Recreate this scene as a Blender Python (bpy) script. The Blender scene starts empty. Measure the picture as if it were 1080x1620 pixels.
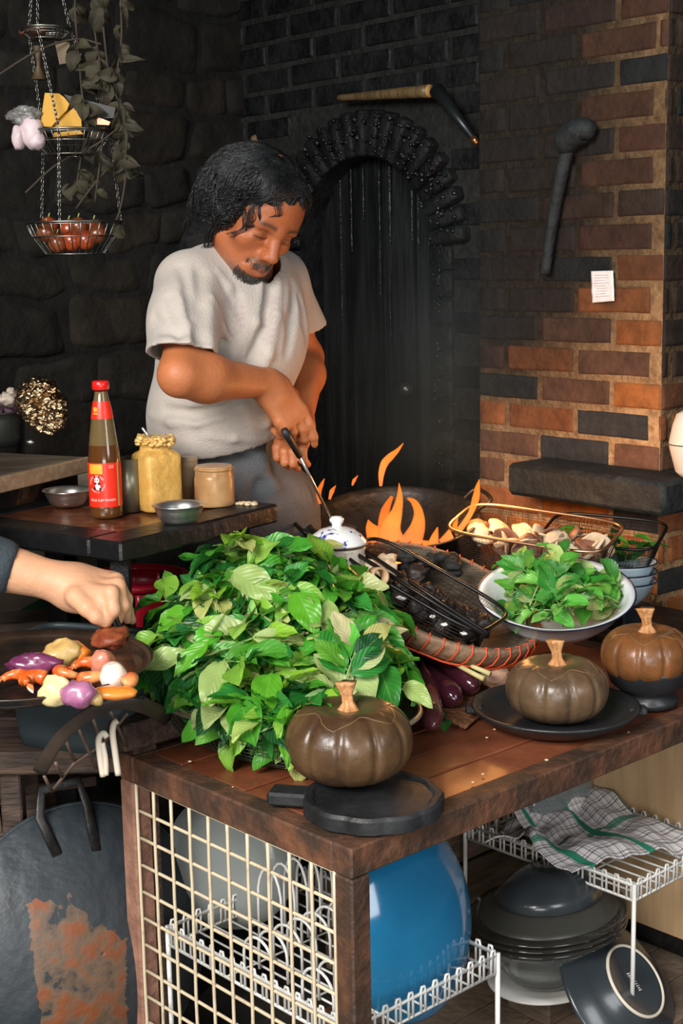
import bpy, bmesh, math, random
import numpy as np
from mathutils import Vector, Matrix, noise as mnoise, Euler
random.seed(7)
R = math.radians
SC = bpy.context.scene
COL = SC.collection
# ------------------------------------------------------------------ camera
F_PX = 2250.0
CAM = Vector((0, 0, 1.46))
pit, rol = R(10.0), R(-1.1)
cf = Vector((0, math.cos(pit), -math.sin(pit)))
_r0 = Vector((1, 0, 0)); _u0 = Vector((0, math.sin(pit), math.cos(pit)))
cr = _r0 * math.cos(rol) + _u0 * math.sin(rol)
cu = _u0 * math.cos(rol) - _r0 * math.sin(rol)
cd = bpy.data.cameras.new('camera'); cam = bpy.data.objects.new('camera', cd); COL.objects.link(cam)
cd.sensor_fit = 'VERTICAL'; cd.sensor_height = 36.0; cd.lens = F_PX / 1620 * 36
cd.clip_start = 0.05; cd.clip_end = 60
cam.matrix_world = Matrix(((cr.x, cu.x, -cf.x, CAM.x), (cr.y, cu.y, -cf.y, CAM.y), (cr.z, cu.z, -cf.z, CAM.z), (0, 0, 0, 1)))
cd.dof.use_dof = False
SC.camera = cam
# ------------------------------------------------------------------ world, lights, exposure
SC.view_settings.view_transform = 'Standard'; SC.view_settings.look = 'None'
SC.view_settings.gamma = 1.0; SC.view_settings.exposure = 0.52
try: SC.view_settings.use_curve_mapping = False
except Exception: pass
w = bpy.data.worlds.new('world'); SC.world = w; w.use_nodes = True
w.node_tree.nodes['Background'].inputs[0].default_value = (.62, .72, .85, 1)
w.node_tree.nodes['Background'].inputs[1].default_value = 0.06
def area_light(name, loc, target, size, power, col=(1, 1, 1), size_y=None):
    l = bpy.data.lights.new(name, 'AREA'); l.energy = power; l.size = size; l.color = col
    if size_y: l.shape = 'RECTANGLE'; l.size_y = size_y
    o = bpy.data.objects.new(name, l); COL.objects.link(o); o.location = loc
    o.rotation_euler = (Vector(target) - Vector(loc)).to_track_quat('-Z', 'Y').to_euler()
    return o
# daylight through the open front of the kitchen (high, slightly to the left), an added fill light on the right, a low front light
area_light('daylight_opening', (-1.5, -0.6, 2.7), (0.1, 2.3, 0.85), 1.8, 158, (1.0, .97, .93), 1.3)
area_light('side_fill', (1.9, 0.2, 1.9), (0.4, 2.4, 0.7), .9, 18, (.95, .97, 1.0), 1.1)
area_light('low_front_light', (0.1, -0.6, 0.9), (0.1, 2.2, 0.5), 1.2, 18, (1, .97, .94), .8)

# ------------------------------------------------------------------ pixel rays
def ray(px, py):
    return cf + cr * ((px - 540) / F_PX) + cu * ((810 - py) / F_PX)
def atz(px, py, z):
    d = ray(px, py); return CAM + d * ((z - CAM.z) / d.z)
def aty(px, py, y):
    d = ray(px, py); return CAM + d * (y / d.y)
def onplane(px, py, P, n):
    d = ray(px, py); return CAM + d * ((Vector(P) - CAM).dot(n) / d.dot(n))
def proj(v):
    q = Vector(v) - CAM; z = q.dot(cf)
    return 540 + F_PX * q.dot(cr) / z, 810 - F_PX * q.dot(cu) / z

# ------------------------------------------------------------------ materials
def nlink(t, a, b): t.links.new(a, b)
def mat(name, col=(.5, .5, .5), rough=.5, metal=0., col2=None, vscale=8., vlo=.4, vhi=.65, stretch=None, bump=None, bscale=30.,
        attr=None, spec=None, trans=0., ior=None, coat=0., emit=None, estr=0., sss=0., rough2=None, alpha=None, sheen=0., third=None):
    m = bpy.data.materials.new(name); m.use_nodes = True; t = m.node_tree; b = t.nodes['Principled BSDF']
    b.inputs['Roughness'].default_value = rough; b.inputs['Metallic'].default_value = metal
    tc = t.nodes.new('ShaderNodeTexCoord'); mp = t.nodes.new('ShaderNodeMapping'); nlink(t, tc.outputs['Object'], mp.inputs['Vector'])
    if stretch: mp.inputs['Scale'].default_value = stretch
    base = None
    if attr:
        a = t.nodes.new('ShaderNodeAttribute'); a.attribute_name = attr; base = a.outputs['Color']
    if col2 is not None:
        n = t.nodes.new('ShaderNodeTexNoise'); n.inputs['Scale'].default_value = vscale; n.inputs['Detail'].default_value = 6
        n.inputs['Roughness'].default_value = .62
        nlink(t, mp.outputs[0], n.inputs['Vector'])
        rp = t.nodes.new('ShaderNodeValToRGB'); rp.color_ramp.elements[0].position = vlo; rp.color_ramp.elements[1].position = vhi
        nlink(t, n.outputs['Fac'], rp.inputs['Fac'])
        if base is None:
            rp.color_ramp.elements[0].color = (*col, 1); rp.color_ramp.elements[1].color = (*col2, 1)
            if third:
                e = rp.color_ramp.elements.new(min(1, vhi + .12)); e.color = (*third, 1)
            base = rp.outputs['Color']
        else:
            mx = t.nodes.new('ShaderNodeMix'); mx.data_type = 'RGBA'; mx.blend_type = 'MULTIPLY'; mx.inputs['Factor'].default_value = 1
            rp.color_ramp.elements[0].color = (*col, 1); rp.color_ramp.elements[1].color = (*col2, 1)
            nlink(t, base, mx.inputs['A']); nlink(t, rp.outputs['Color'], mx.inputs['B']); base = mx.outputs['Result']
        if rough2 is not None:
            mr = t.nodes.new('ShaderNodeMapRange'); mr.inputs['From Min'].default_value = vlo; mr.inputs['From Max'].default_value = vhi
            mr.inputs['To Min'].default_value = rough; mr.inputs['To Max'].default_value = rough2
            nlink(t, n.outputs['Fac'], mr.inputs['Value']); nlink(t, mr.outputs[0], b.inputs['Roughness'])
    if base is None: b.inputs['Base Color'].default_value = (*col, 1)
    else: nlink(t, base, b.inputs['Base Color'])
    if bump:
        n2 = t.nodes.new('ShaderNodeTexNoise'); n2.inputs['Scale'].default_value = bscale; n2.inputs['Detail'].default_value = 5
        nlink(t, mp.outputs[0], n2.inputs['Vector'])
        bp = t.nodes.new('ShaderNodeBump'); bp.inputs['Strength'].default_value = bump; bp.inputs['Distance'].default_value = .01
        nlink(t, n2.outputs['Fac'], bp.inputs['Height']); nlink(t, bp.outputs[0], b.inputs['Normal'])
    if spec is not None: b.inputs['Specular IOR Level'].default_value = spec
    if trans: b.inputs['Transmission Weight'].default_value = trans
    if ior: b.inputs['IOR'].default_value = ior
    if coat: b.inputs['Coat Weight'].default_value = coat; b.inputs['Coat Roughness'].default_value = .12
    if emit: b.inputs['Emission Color'].default_value = (*emit, 1); b.inputs['Emission Strength'].default_value = estr
    if sss:
        b.inputs['Subsurface Weight'].default_value = sss; b.inputs['Subsurface Scale'].default_value = .01
        b.inputs['Subsurface Radius'].default_value = (1, .35, .2)
    if alpha is not None: b.inputs['Alpha'].default_value = alpha
    if sheen: b.inputs['Sheen Weight'].default_value = sheen
    return m

# ------------------------------------------------------------------ object helpers
INV = {}
def tag(o, label=None, cat=None, group=None, kind=None):
    if label: o['label'] = label
    if cat: o['category'] = cat
    if group: o['group'] = group
    if kind: o['kind'] = kind
    return o
def thing(name, label, cat, loc=(0, 0, 0), rz=0, group=None):
    o = bpy.data.objects.new(name, None); COL.objects.link(o); o.empty_display_size = .05
    o.location = loc; o.rotation_euler = (0, 0, rz)
    INV[o] = (Matrix.Translation(Vector(loc)) @ Matrix.Rotation(rz, 4, 'Z')).inverted()
    return tag(o, label, cat, group)
def mesh_np(name, V, F=None, quads=None, tris=None, mats=None, smooth=True, cols=None, uvs=None, fm=None):
    """V Nx3 array; F list of faces (any) or quads/tris arrays"""
    me = bpy.data.meshes.new(name)
    if F is not None:
        ln = np.fromiter((len(f) for f in F), dtype=np.int32, count=len(F))
        idx = np.fromiter((i for f in F for i in f), dtype=np.int32)
    else:
        A = quads if quads is not None else tris
        ln = np.full(len(A), A.shape[1], dtype=np.int32); idx = np.ascontiguousarray(A, dtype=np.int32).ravel()
    me.vertices.add(len(V)); me.vertices.foreach_set('co', np.ascontiguousarray(V, dtype=np.float32).ravel())
    me.loops.add(len(idx)); me.loops.foreach_set('vertex_index', idx)
    me.polygons.add(len(ln)); st = np.zeros(len(ln), dtype=np.int32); st[1:] = np.cumsum(ln)[:-1]
    me.polygons.foreach_set('loop_start', st); me.polygons.foreach_set('loop_total', ln)
    if fm is not None: me.polygons.foreach_set('material_index', np.asarray(fm, dtype=np.int32))
    me.polygons.foreach_set('use_smooth', np.full(len(ln), bool(smooth)))
    if uvs is not None:
        ul = me.uv_layers.new(name='UVMap'); ul.data.foreach_set('uv', np.asarray(uvs, dtype=np.float32)[idx].ravel())
    if cols is not None:
        ca = me.color_attributes.new('Col', 'FLOAT_COLOR', 'POINT')
        c4 = np.ones((len(V), 4), dtype=np.float32); c4[:, :3] = cols; ca.data.foreach_set('color', c4.ravel())
    me.update(calc_edges=True); me.validate()
    for m in (mats or []): me.materials.append(m)
    return me
class MB:
    """collects shapes into one mesh"""
    def __init__(s): s.V = []; s.F = []; s.C = []; s.U = []; s.fm = []; s.mi = 0; s.col = (1, 1, 1); s.X = None
    def add(s, vs, fs, uv=None):
        b = len(s.V)
        for i, v in enumerate(vs):
            v = Vector(v)
            if s.X is not None: v = s.X @ v
            s.V.append(v); s.C.append(s.col); s.U.append(uv[i] if uv else (0, 0))
        for f in fs: s.F.append(tuple(i + b for i in f)); s.fm.append(s.mi)
        return s
    def box(s, c, sz, ax=None, bev=0.0):
        """c centre, sz full sizes, ax (3 axes)"""
        c = Vector(c); ax = ax or (Vector((1, 0, 0)), Vector((0, 1, 0)), Vector((0, 0, 1)))
        h = [q / 2 for q in sz]
        if bev <= 0:
            vs = [c + ax[0] * h[0] * i + ax[1] * h[1] * j + ax[2] * h[2] * k for i in (-1, 1) for j in (-1, 1) for k in (-1, 1)]
            fs = [(0, 1, 3, 2), (4, 6, 7, 5), (0, 4, 5, 1), (2, 3, 7, 6), (0, 2, 6, 4), (1, 5, 7, 3)]
            return s.add(vs, fs)
        vs = []; ids = {}
        for i in (-1, 1):
            for j in (-1, 1):
                for k in (-1, 1):
                    for a in range(3):
                        sg = (i, j, k)
                        p = [h[q] * sg[q] - (bev * sg[q] if q != a else 0) for q in range(3)]
                        ids[(i, j, k, a)] = len(vs); vs.append(c + ax[0] * p[0] + ax[1] * p[1] + ax[2] * p[2])
        fs = []
        for a in range(3):
            o = [q for q in range(3) if q != a]
            for sg in (-1, 1):
                f = []
                for (p, q) in ((-1, -1), (1, -1), (1, 1), (-1, 1)):
                    t = [0, 0, 0]; t[a] = sg; t[o[0]] = p; t[o[1]] = q; f.append(ids[(*t, a)])
                fs.append(tuple(f) if (sg > 0) == (a != 1) else tuple(reversed(f)))
            for p in (-1, 1):
                for q in (-1, 1):
                    t0 = [0, 0, 0]; t1 = [0, 0, 0]; t0[a] = -1; t1[a] = 1
                    for t in (t0, t1): t[o[0]] = p; t[o[1]] = q
                    f = (ids[(*t0, o[0])], ids[(*t1, o[0])], ids[(*t1, o[1])], ids[(*t0, o[1])])
                    fs.append(f)
        for i in (-1, 1):
            for j in (-1, 1):
                for k in (-1, 1): fs.append((ids[(i, j, k, 0)], ids[(i, j, k, 1)], ids[(i, j, k, 2)]))
        return s.add(vs, fs)
    def tube(s, pts, r, n=8, cap=True, closed=False, flat=None):
        pts = [Vector(p) for p in pts]; m = len(pts)
        rs = [r] * m if isinstance(r, (int, float)) else list(r)
        up = None; vs = []
        for i, p in enumerate(pts):
            if closed: t = pts[(i + 1) % m] - pts[i - 1]
            else: t = pts[min(i + 1, m - 1)] - pts[max(i - 1, 0)]
            if t.length < 1e-9: t = Vector((0, 0, 1))
            t.normalize()
            if up is None:
                up = t.orthogonal().normalized()
                if flat: up = (Vector(flat) - t * t.dot(Vector(flat))).normalized()
            up = (up - t * up.dot(t)); up = up.normalized() if up.length > 1e-6 else t.orthogonal().normalized()
            sd = t.cross(up)
            fl = 1.0 if not flat else s.flatr
            for k in range(n):
                a = 2 * math.pi * k / n
                vs.append(p + (up * math.cos(a) * fl + sd * math.sin(a)) * rs[i])
        fs = []
        for i in range(m if closed else m - 1):
            j = (i + 1) % m
            for k in range(n): fs.append((i * n + k, i * n + (k + 1) % n, j * n + (k + 1) % n, j * n + k))
        if cap and not closed:
            fs.append(tuple(reversed(range(n)))); fs.append(tuple((m - 1) * n + k for k in range(n)))
        return s.add(vs, fs)
    flatr = .3
    def lathe(s, prof, c=(0, 0, 0), n=48, ax=None, sx=1, sy=1, lobes=None):
        c = Vector(c); ax = ax or (Vector((1, 0, 0)), Vector((0, 1, 0)), Vector((0, 0, 1))); vs = []
        for (r, z) in prof:
            for k in range(n):
                a = 2 * math.pi * k / n; rr = r * (lobes(a, r, z) if lobes else 1)
                vs.append(c + ax[0] * rr * math.cos(a) * sx + ax[1] * rr * math.sin(a) * sy + ax[2] * z)
        fs = []
        for i in range(len(prof) - 1):
            for k in range(n): fs.append((i * n + k, i * n + (k + 1) % n, (i + 1) * n + (k + 1) % n, (i + 1) * n + k))
        if prof[0][0] > 1e-6: pass
        return s.add(vs, fs)
    def grid(s, fn, nu, nv, wrap_u=False):
        vs = []; uv = []
        for j in range(nv):
            for i in range(nu):
                u = i / (nu if wrap_u else nu - 1); v = j / (nv - 1); vs.append(fn(u, v)); uv.append((u, v))
        fs = []
        for j in range(nv - 1):
            for i in range(nu if wrap_u else nu - 1):
                k = (i + 1) % nu; fs.append((j * nu + i, j * nu + k, (j + 1) * nu + k, (j + 1) * nu + i))
        return s.add(vs, fs, uv)
    def ball(s, c, r, n=16, m=10, ax=None, fn=None):
        c = Vector(c); rr = (r, r, r) if isinstance(r, (int, float)) else r
        ax = ax or (Vector((1, 0, 0)), Vector((0, 1, 0)), Vector((0, 0, 1)))
        def g(u, v):
            a = 2 * math.pi * u; b = math.pi * (v - .5) * .9999
            d = Vector((math.cos(a) * math.cos(b), math.sin(a) * math.cos(b), math.sin(b)))
            k = fn(d) if fn else 1
            return c + (ax[0] * d.x * rr[0] + ax[1] * d.y * rr[1] + ax[2] * d.z * rr[2]) * k
        return s.grid(g, n, m, True)
    def prism(s, poly, P, ax, th):
        """poly list of (u,v); extrude th along ax[2]"""
        P = Vector(P); n = len(poly)
        vs = [P + ax[0] * u + ax[1] * v for u, v in poly] + [P + ax[0] * u + ax[1] * v + ax[2] * th for u, v in poly]
        fs = [tuple(reversed(range(n))), tuple(range(n, 2 * n))] + [(i, (i + 1) % n, n + (i + 1) % n, n + i) for i in range(n)]
        return s.add(vs, fs)
    def build(s, name, m, parent=None, smooth=True, auto=None, cols=False, uv=False, mods=None):
        V = np.array([tuple(v) for v in s.V], dtype=np.float64).reshape(-1, 3)
        if parent is not None and parent in INV:
            M = np.array(INV[parent]); V = V @ M[:3, :3].T + M[:3, 3]
        mats = m if isinstance(m, (list, tuple)) else [m]
        me = mesh_np(name, V, F=s.F, mats=mats, smooth=smooth, cols=np.array(s.C) if cols else None, uvs=np.array(s.U) if uv else None, fm=s.fm)
        o = bpy.data.objects.new(name, me); COL.objects.link(o)
        if parent is not None:
            o.parent = parent
            if parent in INV: INV[o] = INV[parent]
        if auto: shade(o, auto)
        return o
def fixnormals(o):
    bm = bmesh.new(); bm.from_mesh(o.data); bmesh.ops.recalc_face_normals(bm, faces=bm.faces); bm.to_mesh(o.data); bm.free(); return o
def shade(o, ang=35):
    fixnormals(o)
    me = o.data; bm = bmesh.new(); bm.from_mesh(me)
    for e in bm.edges:
        if len(e.link_faces) == 2 and e.calc_face_angle(0) > R(ang): e.smooth = False
    for f in bm.faces: f.smooth = True
    bm.to_mesh(me); bm.free(); return o
def bevel(o, wd=.002, seg=2):
    m = o.modifiers.new('bevel', 'BEVEL'); m.width = wd; m.segments = seg; m.limit_method = 'ANGLE'; return o
def place(o, loc=None, ax=None):
    return o
def dup(root, loc, rot=None, label=None, group=None, scale=None):
    r = root.copy(); COL.objects.link(r); r.location = loc
    if rot is not None: r.rotation_mode = 'XYZ'; r.rotation_euler = rot
    if scale is not None: r.scale = (scale,) * 3 if isinstance(scale, (int, float)) else scale
    if label: r['label'] = label
    if group: r['group'] = group
    for ch in list(root.children):
        c = ch.copy(); COL.objects.link(c); c.parent = r
        for g in ch.children:
            d = g.copy(); COL.objects.link(d); d.parent = c
    return r
def basis(zax, xhint=(1, 0, 0)):
    z = Vector(zax).normalized(); x = Vector(xhint); x = (x - z * x.dot(z)).normalized(); y = z.cross(x); return (x, y, z)
X3, Y3, Z3 = Vector((1, 0, 0)), Vector((0, 1, 0)), Vector((0, 0, 1))
def bez(p, n=12):
    """catmull-rom through points"""
    p = [Vector(q) for q in p]; out = []
    for i in range(len(p) - 1):
        a = p[i - 1] if i > 0 else p[i] * 2 - p[i + 1]; b = p[i]; c = p[i + 1]; d = p[i + 2] if i + 2 < len(p) else p[i + 1] * 2 - p[i]
        for k in range(n):
            t = k / n
            out.append(.5 * ((2 * b) + (c - a) * t + (2 * a - 5 * b + 4 * c - d) * t * t + (3 * b - a - 3 * c + d) * t ** 3))
    out.append(p[-1]); return out
def nz(p, s=1.0): return mnoise.noise(Vector(p) * s)

# ------------------------------------------------------------------ signed distance sculpting (for bodies, clothes, hair)
class SDF:
    def __init__(s, lo, hi, h):
        s.lo = np.array(lo, dtype=np.float64); s.h = h
        s.n = tuple(int(math.ceil((hi[i] - lo[i]) / h)) + 1 for i in range(3))
        s.G = np.full(s.n, .5, dtype=np.float32); s.ops = []
    def _pts(s, i0, i1):
        ax = [s.lo[k] + s.h * np.arange(i0[k], i1[k]) for k in range(3)]
        return np.meshgrid(*ax, indexing='ij')
    @staticmethod
    def _comb(a, d, k, mode):
        if mode == 'add':
            hh = np.maximum(k - np.abs(a - d), 0) / k if k > 0 else 0
            return np.minimum(a, d) - hh * hh * k * .25
        d = -d
        hh = np.maximum(k - np.abs(a - d), 0) / k if k > 0 else 0
        return np.maximum(a, d) + hh * hh * k * .25
    def op(s, fn, lo, hi, k, mode='add'):
        pad = k + 3 * s.h + .012
        i0 = [max(0, int((lo[q] - pad - s.lo[q]) / s.h)) for q in range(3)]
        i1 = [min(s.n[q], int((hi[q] + pad - s.lo[q]) / s.h) + 2) for q in range(3)]
        s.ops.append((fn, np.array(lo) - pad, np.array(hi) + pad, k, mode))
        if any(i1[q] <= i0[q] for q in range(3)): return
        x, y, z = s._pts(i0, i1)
        sl = tuple(slice(i0[q], i1[q]) for q in range(3))
        s.G[sl] = s._comb(s.G[sl], fn(x, y, z), k, mode)
    def at(s, P):
        x, y, z = (np.array([q]) for q in P); a = np.array([.5])
        for fn, lo, hi, k, mode in s.ops:
            if all(lo[i] <= P[i] <= hi[i] for i in range(3)): a = s._comb(a, fn(x, y, z), k, mode)
        return float(a[0])
    def cap(s, a, b, ra, rb=None, k=.02, mode='add', sq=None):
        rb = ra if rb is None else rb; a = np.array(a, dtype=float); b = np.array(b, dtype=float); ba = b - a; L = max(float(ba @ ba), 1e-12)
        def fn(x, y, z):
            px, py, pz = x - a[0], y - a[1], z - a[2]
            h = np.clip((px * ba[0] + py * ba[1] + pz * ba[2]) / L, 0, 1)
            return np.sqrt((px - ba[0] * h) ** 2 + (py - ba[1] * h) ** 2 + (pz - ba[2] * h) ** 2) - (ra + (rb - ra) * h)
        m = max(ra, rb); s.op(fn, np.minimum(a, b) - m, np.maximum(a, b) + m, k, mode)
    def ell(s, c, r, ax=None, k=.02, mode='add'):
        c = np.array(c, dtype=float); r = np.array((r, r, r) if isinstance(r, (int, float)) else r, dtype=float)
        A = np.array([tuple(q) for q in (ax or (X3, Y3, Z3))])
        def fn(x, y, z):
            p = (x - c[0], y - c[1], z - c[2]); q = [A[i][0] * p[0] + A[i][1] * p[1] + A[i][2] * p[2] for i in range(3)]
            k0 = np.sqrt(sum((q[i] / r[i]) ** 2 for i in range(3))); k1 = np.sqrt(sum((q[i] / r[i] ** 2) ** 2 for i in range(3)))
            return k0 * (k0 - 1) / np.maximum(k1, 1e-9)
        m = float(max(r)); s.op(fn, c - m, c + m, k, mode)
    def rbox(s, c, hs, rr, ax=None, k=.02, mode='add'):
        c = np.array(c, dtype=float); A = np.array([tuple(q) for q in (ax or (X3, Y3, Z3))])
        def fn(x, y, z):
            p = (x - c[0], y - c[1], z - c[2]); q = [np.abs(A[i][0] * p[0] + A[i][1] * p[1] + A[i][2] * p[2]) - hs[i] + rr for i in range(3)]
            out = np.sqrt(sum(np.maximum(v, 0) ** 2 for v in q)); return out + np.minimum(np.maximum(np.maximum(q[0], q[1]), q[2]), 0) - rr
        m = math.sqrt(sum(v * v for v in hs)); s.op(fn, c - m, c + m, k, mode)
    def cut(s, P, n, k=.002, lo=None, hi=None):
        """remove the half space on the n side of P"""
        P = np.array(P, dtype=float); n = np.array(tuple(Vector(n).normalized()))
        fn = lambda x, y, z: -((x - P[0]) * n[0] + (y - P[1]) * n[1] + (z - P[2]) * n[2])
        s.op(fn, s.lo if lo is None else lo, (s.lo + s.h * np.array(s.n)) if hi is None else hi, k, 'sub')
    def pathcap(s, pts, r, k, mode='add'):
        pts = [Vector(p) for p in pts]; m = len(pts); rs = [r] * m if isinstance(r, (int, float)) else r
        for i in range(m - 1): s.cap(pts[i], pts[i + 1], rs[i], rs[i + 1], k, mode)
    def march(s, px, py, y0, y1):
        """first surface point of the shape along the view ray of a photo pixel"""
        d = ray(px, py); t = y0 / d.y; te = y1 / d.y; dn = d.length
        while t < te:
            P = CAM + d * t; v = s.at(P)
            if v < .0008: return P
            t += max(min(v, .05), .0015) / dn
        return None
    def nets(s, disp=None):
        G, n = s.G, s.n
        if disp is not None: G = disp(G, s)
        sg = G < 0
        act = np.zeros((n[0] - 1, n[1] - 1, n[2] - 1), dtype=np.int8)
        for i in (0, 1):
            for j in (0, 1):
                for k in (0, 1): act += sg[i:n[0] - 1 + i, j:n[1] - 1 + j, k:n[2] - 1 + k]
        I, J, K = np.nonzero((act > 0) & (act < 8)); N = len(I)
        ids = np.full(act.shape, -1, dtype=np.int32); ids[I, J, K] = np.arange(N)
        S = np.zeros((N, 3)); C = np.zeros(N)
        cs = [(i, j, k) for i in (0, 1) for j in (0, 1) for k in (0, 1)]
        for a in cs:
            for ax in range(3):
                if a[ax] == 0:
                    b = list(a); b[ax] = 1
                    va = G[I + a[0], J + a[1], K + a[2]].astype(float); vb = G[I + b[0], J + b[1], K + b[2]].astype(float)
                    m = (va < 0) != (vb < 0); t = np.where(m, va / np.where(m, va - vb, 1), 0)
                    for q in range(3):
                        S[:, q] += np.where(m, a[q] + (t if q == ax else 0), 0)
                    C += m
        V = np.stack([I, J, K], 1) + S / C[:, None]; V = s.lo + V * s.h
        Q = []
        for ax in range(3):
            sl0 = [slice(0, None)] * 3; sl1 = [slice(0, None)] * 3; sl0[ax] = slice(0, -1); sl1[ax] = slice(1, None)
            d = sg[tuple(sl0)] != sg[tuple(sl1)]
            o1, o2 = [q for q in range(3) if q != ax]
            i = list(np.nonzero(d)); ok = (i[o1] > 0) & (i[o2] > 0) & (i[o1] < n[o1] - 1) & (i[o2] < n[o2] - 1); i = [q[ok] for q in i]
            def cell(d1, d2):
                c = [q.copy() for q in i]; c[o1] = c[o1] - d1; c[o2] = c[o2] - d2; return ids[c[0], c[1], c[2]]
            q = np.stack([cell(1, 1), cell(0, 1), cell(0, 0), cell(1, 0)], 1)
            fl = sg[i[0], i[1], i[2]]
            if ax == 1: fl = ~fl
            q[~fl] = q[~fl][:, ::-1]; Q.append(q)
        return V, np.concatenate(Q)
def nets_obj(name, V, Q, m, parent=None, colfn=None, smooth_it=0):
    cols = colfn(V) if colfn else None
    W = V
    if parent is not None and parent in INV:
        M = np.array(INV[parent]); W = V @ M[:3, :3].T + M[:3, 3]
    me = mesh_np(name, W, quads=Q, mats=[m] if not isinstance(m, list) else m, smooth=True, cols=cols)
    o = bpy.data.objects.new(name, me); COL.objects.link(o)
    if parent is not None:
        o.parent = parent
        if parent in INV: INV[o] = INV[parent]
    if smooth_it:
        md = o.modifiers.new('smooth', 'SMOOTH'); md.factor = .5; md.iterations = smooth_it
    return o
def sm(x, a, b):
    t = np.clip((x - a) / (b - a), 0, 1); return t * t * (3 - 2 * t)
# ================================================================== SETTING
def col_soot_shade(c, s, soot=(.006, .008, .0085)): return tuple(c[i] * (1 - s) + soot[i] * s for i in range(3))
D_W = Vector((-.6567, .7541, 0)).normalized(); N_W = Vector((-D_W.y, D_W.x, 0)) * 1.0
if N_W.y > 0: N_W = -N_W
K = aty(1048, 500, 3.15); K.z = 0
def wall_u(px, py, off=0.0):
    P = K - N_W * off; h = onplane(px, py, P, N_W); return (h - P).dot(D_W), h.z
Lc = .217; Hc = .0705
zph = (wall_u(1020, 450)[1]) % Hc
m_brick = mat('fired brick', (.55, .55, .55), .82, attr='Col', col2=(1.25, 1.2, 1.15), vscale=22, vlo=.3, vhi=.7, bump=.5, bscale=60, spec=.3)
m_sootbrick = mat('soot blackened brick', (.5, .5, .5), .55, attr='Col', col2=(1.4, 1.4, 1.4), vscale=18, bump=.6, bscale=55, spec=.3, rough2=.8)
m_mortar = mat('mortar', (.5, .45, .4), .95, attr='Col', col2=(1.3, 1.25, 1.2), vscale=40, vlo=.3, vhi=.7, bump=.9, bscale=80, spec=.2)
def soot_shade_pier(u, z):  # soot and painted light fall-off together: darker upward and towards the recess
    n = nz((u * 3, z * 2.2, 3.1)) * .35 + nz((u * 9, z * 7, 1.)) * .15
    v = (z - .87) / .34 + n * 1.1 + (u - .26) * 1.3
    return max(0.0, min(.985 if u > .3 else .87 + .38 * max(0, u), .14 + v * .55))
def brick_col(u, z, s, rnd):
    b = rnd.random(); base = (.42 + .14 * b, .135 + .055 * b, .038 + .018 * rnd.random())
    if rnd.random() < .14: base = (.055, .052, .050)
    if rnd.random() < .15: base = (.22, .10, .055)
    return col_soot_shade(base, s)
def brickwall(mb, P0, d, n, u0, u1, z0, z1, soot_shade_f, excl=None, phase=0.0, rnd=None, cm=None, bond=.5, zp=None, colf=None):
    rnd = rnd or random.Random(5)
    k0 = int(math.floor((z0 - (zp if zp is not None else zph)) / Hc))
    k = k0
    while True:
        za = (zp if zp is not None else zph) + k * Hc; zb = za + Hc
        if za > z1: break
        off = phase + (Lc * bond if k % 2 else 0)
        j = math.floor((u0 - off) / Lc)
        while off + j * Lc < u1:
            ua = off + j * Lc + .006 + rnd.uniform(-.002, .002); ub = ua + Lc - .013 + rnd.uniform(-.002, .002)
            ua = max(ua, u0); ub = min(ub, u1); j += 1
            a0, a1 = max(za + .0055, z0), min(zb - .0055, z1)
            if ub - ua < .02 or a1 - a0 < .01: continue
            uc = (ua + ub) / 2; zc = (a0 + a1) / 2
            if excl and excl(uc, zc, ua, ub): continue
            s = soot_shade_f(uc, zc); mb.col = (colf or brick_col)(uc, zc, s, rnd)
            dz = rnd.uniform(-.0015, .0015); pr = rnd.uniform(.003, .007)
            nu = 7; nv = 3; e = .004
            def g(uu, vv):
                x = ua + (ub - ua) * uu; y = a0 + (a1 - a0) * vv + dz
                edge = min(uu * (ub - ua), (1 - uu) * (ub - ua), vv * (a1 - a0), (1 - vv) * (a1 - a0))
                h = pr * min(1, edge / e) if edge < e else pr
                return P0 + d * x + Z3 * y + n * h
            us = [0, .02, .05, .35, .65, .95, .98, 1]; vsn = [0, .07, .15, .5, .85, .93, 1]
            vs = []; fs = []
            for b in vsn:
                for a in us:
                    x = ua + (ub - ua) * a; y = a0 + (a1 - a0) * b + dz
                    ed = min(a * (ub - ua), (1 - a) * (ub - ua), b * (a1 - a0), (1 - b) * (a1 - a0))
                    h = -.004 + (pr + .004) * min(1, (ed / e)) ** .6 + nz((x * 40, y * 40, 7)) * .0012
                    jx = nz((x * 25, y * 25, 2)) * .0022
                    vs.append(P0 + d * (x + jx) + Z3 * (y + jx) + n * h)
            w = len(us)
            for b in range(len(vsn) - 1):
                for a in range(w - 1): fs.append((b * w + a, b * w + a + 1, (b + 1) * w + a + 1, (b + 1) * w + a))
            mb.add(vs, fs)
        k += 1
def mortar_strip(mb, P0, d, n, u0, u1, z0f, z1, soot_shade_f, du=.03, base=(.50, .31, .155)):
    m = max(1, int(math.ceil((u1 - u0) / du))); nzr = 40
    us = [u0 + (u1 - u0) * i / m for i in range(m + 1)]
    for i in range(m):
        a, b = us[i], us[i + 1]
        za, zb = z0f(a), z0f(b)
        vs = []
        for k in range(nzr + 1):
            t = k / nzr
            for (x, zz) in ((a, za), (b, zb)):
                z = zz + (z1 - zz) * t
                vs.append((P0 + d * x + Z3 * z + n * (nz((x * 30, z * 30, 5)) * .002), x, z))
        b0 = len(mb.V)
        for (p, x, z) in vs:
            s = soot_shade_f(x, z); mb.V.append(p); mb.C.append(col_soot_shade(base, s)); mb.U.append((0, 0))
        for k in range(nzr): mb.F.append((b0 + 2 * k, b0 + 2 * k + 1, b0 + 2 * k + 3, b0 + 2 * k + 2)); mb.fm.append(mb.mi)
U_P = wall_u(759, 500)[0]                       # width of the pier face
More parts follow.
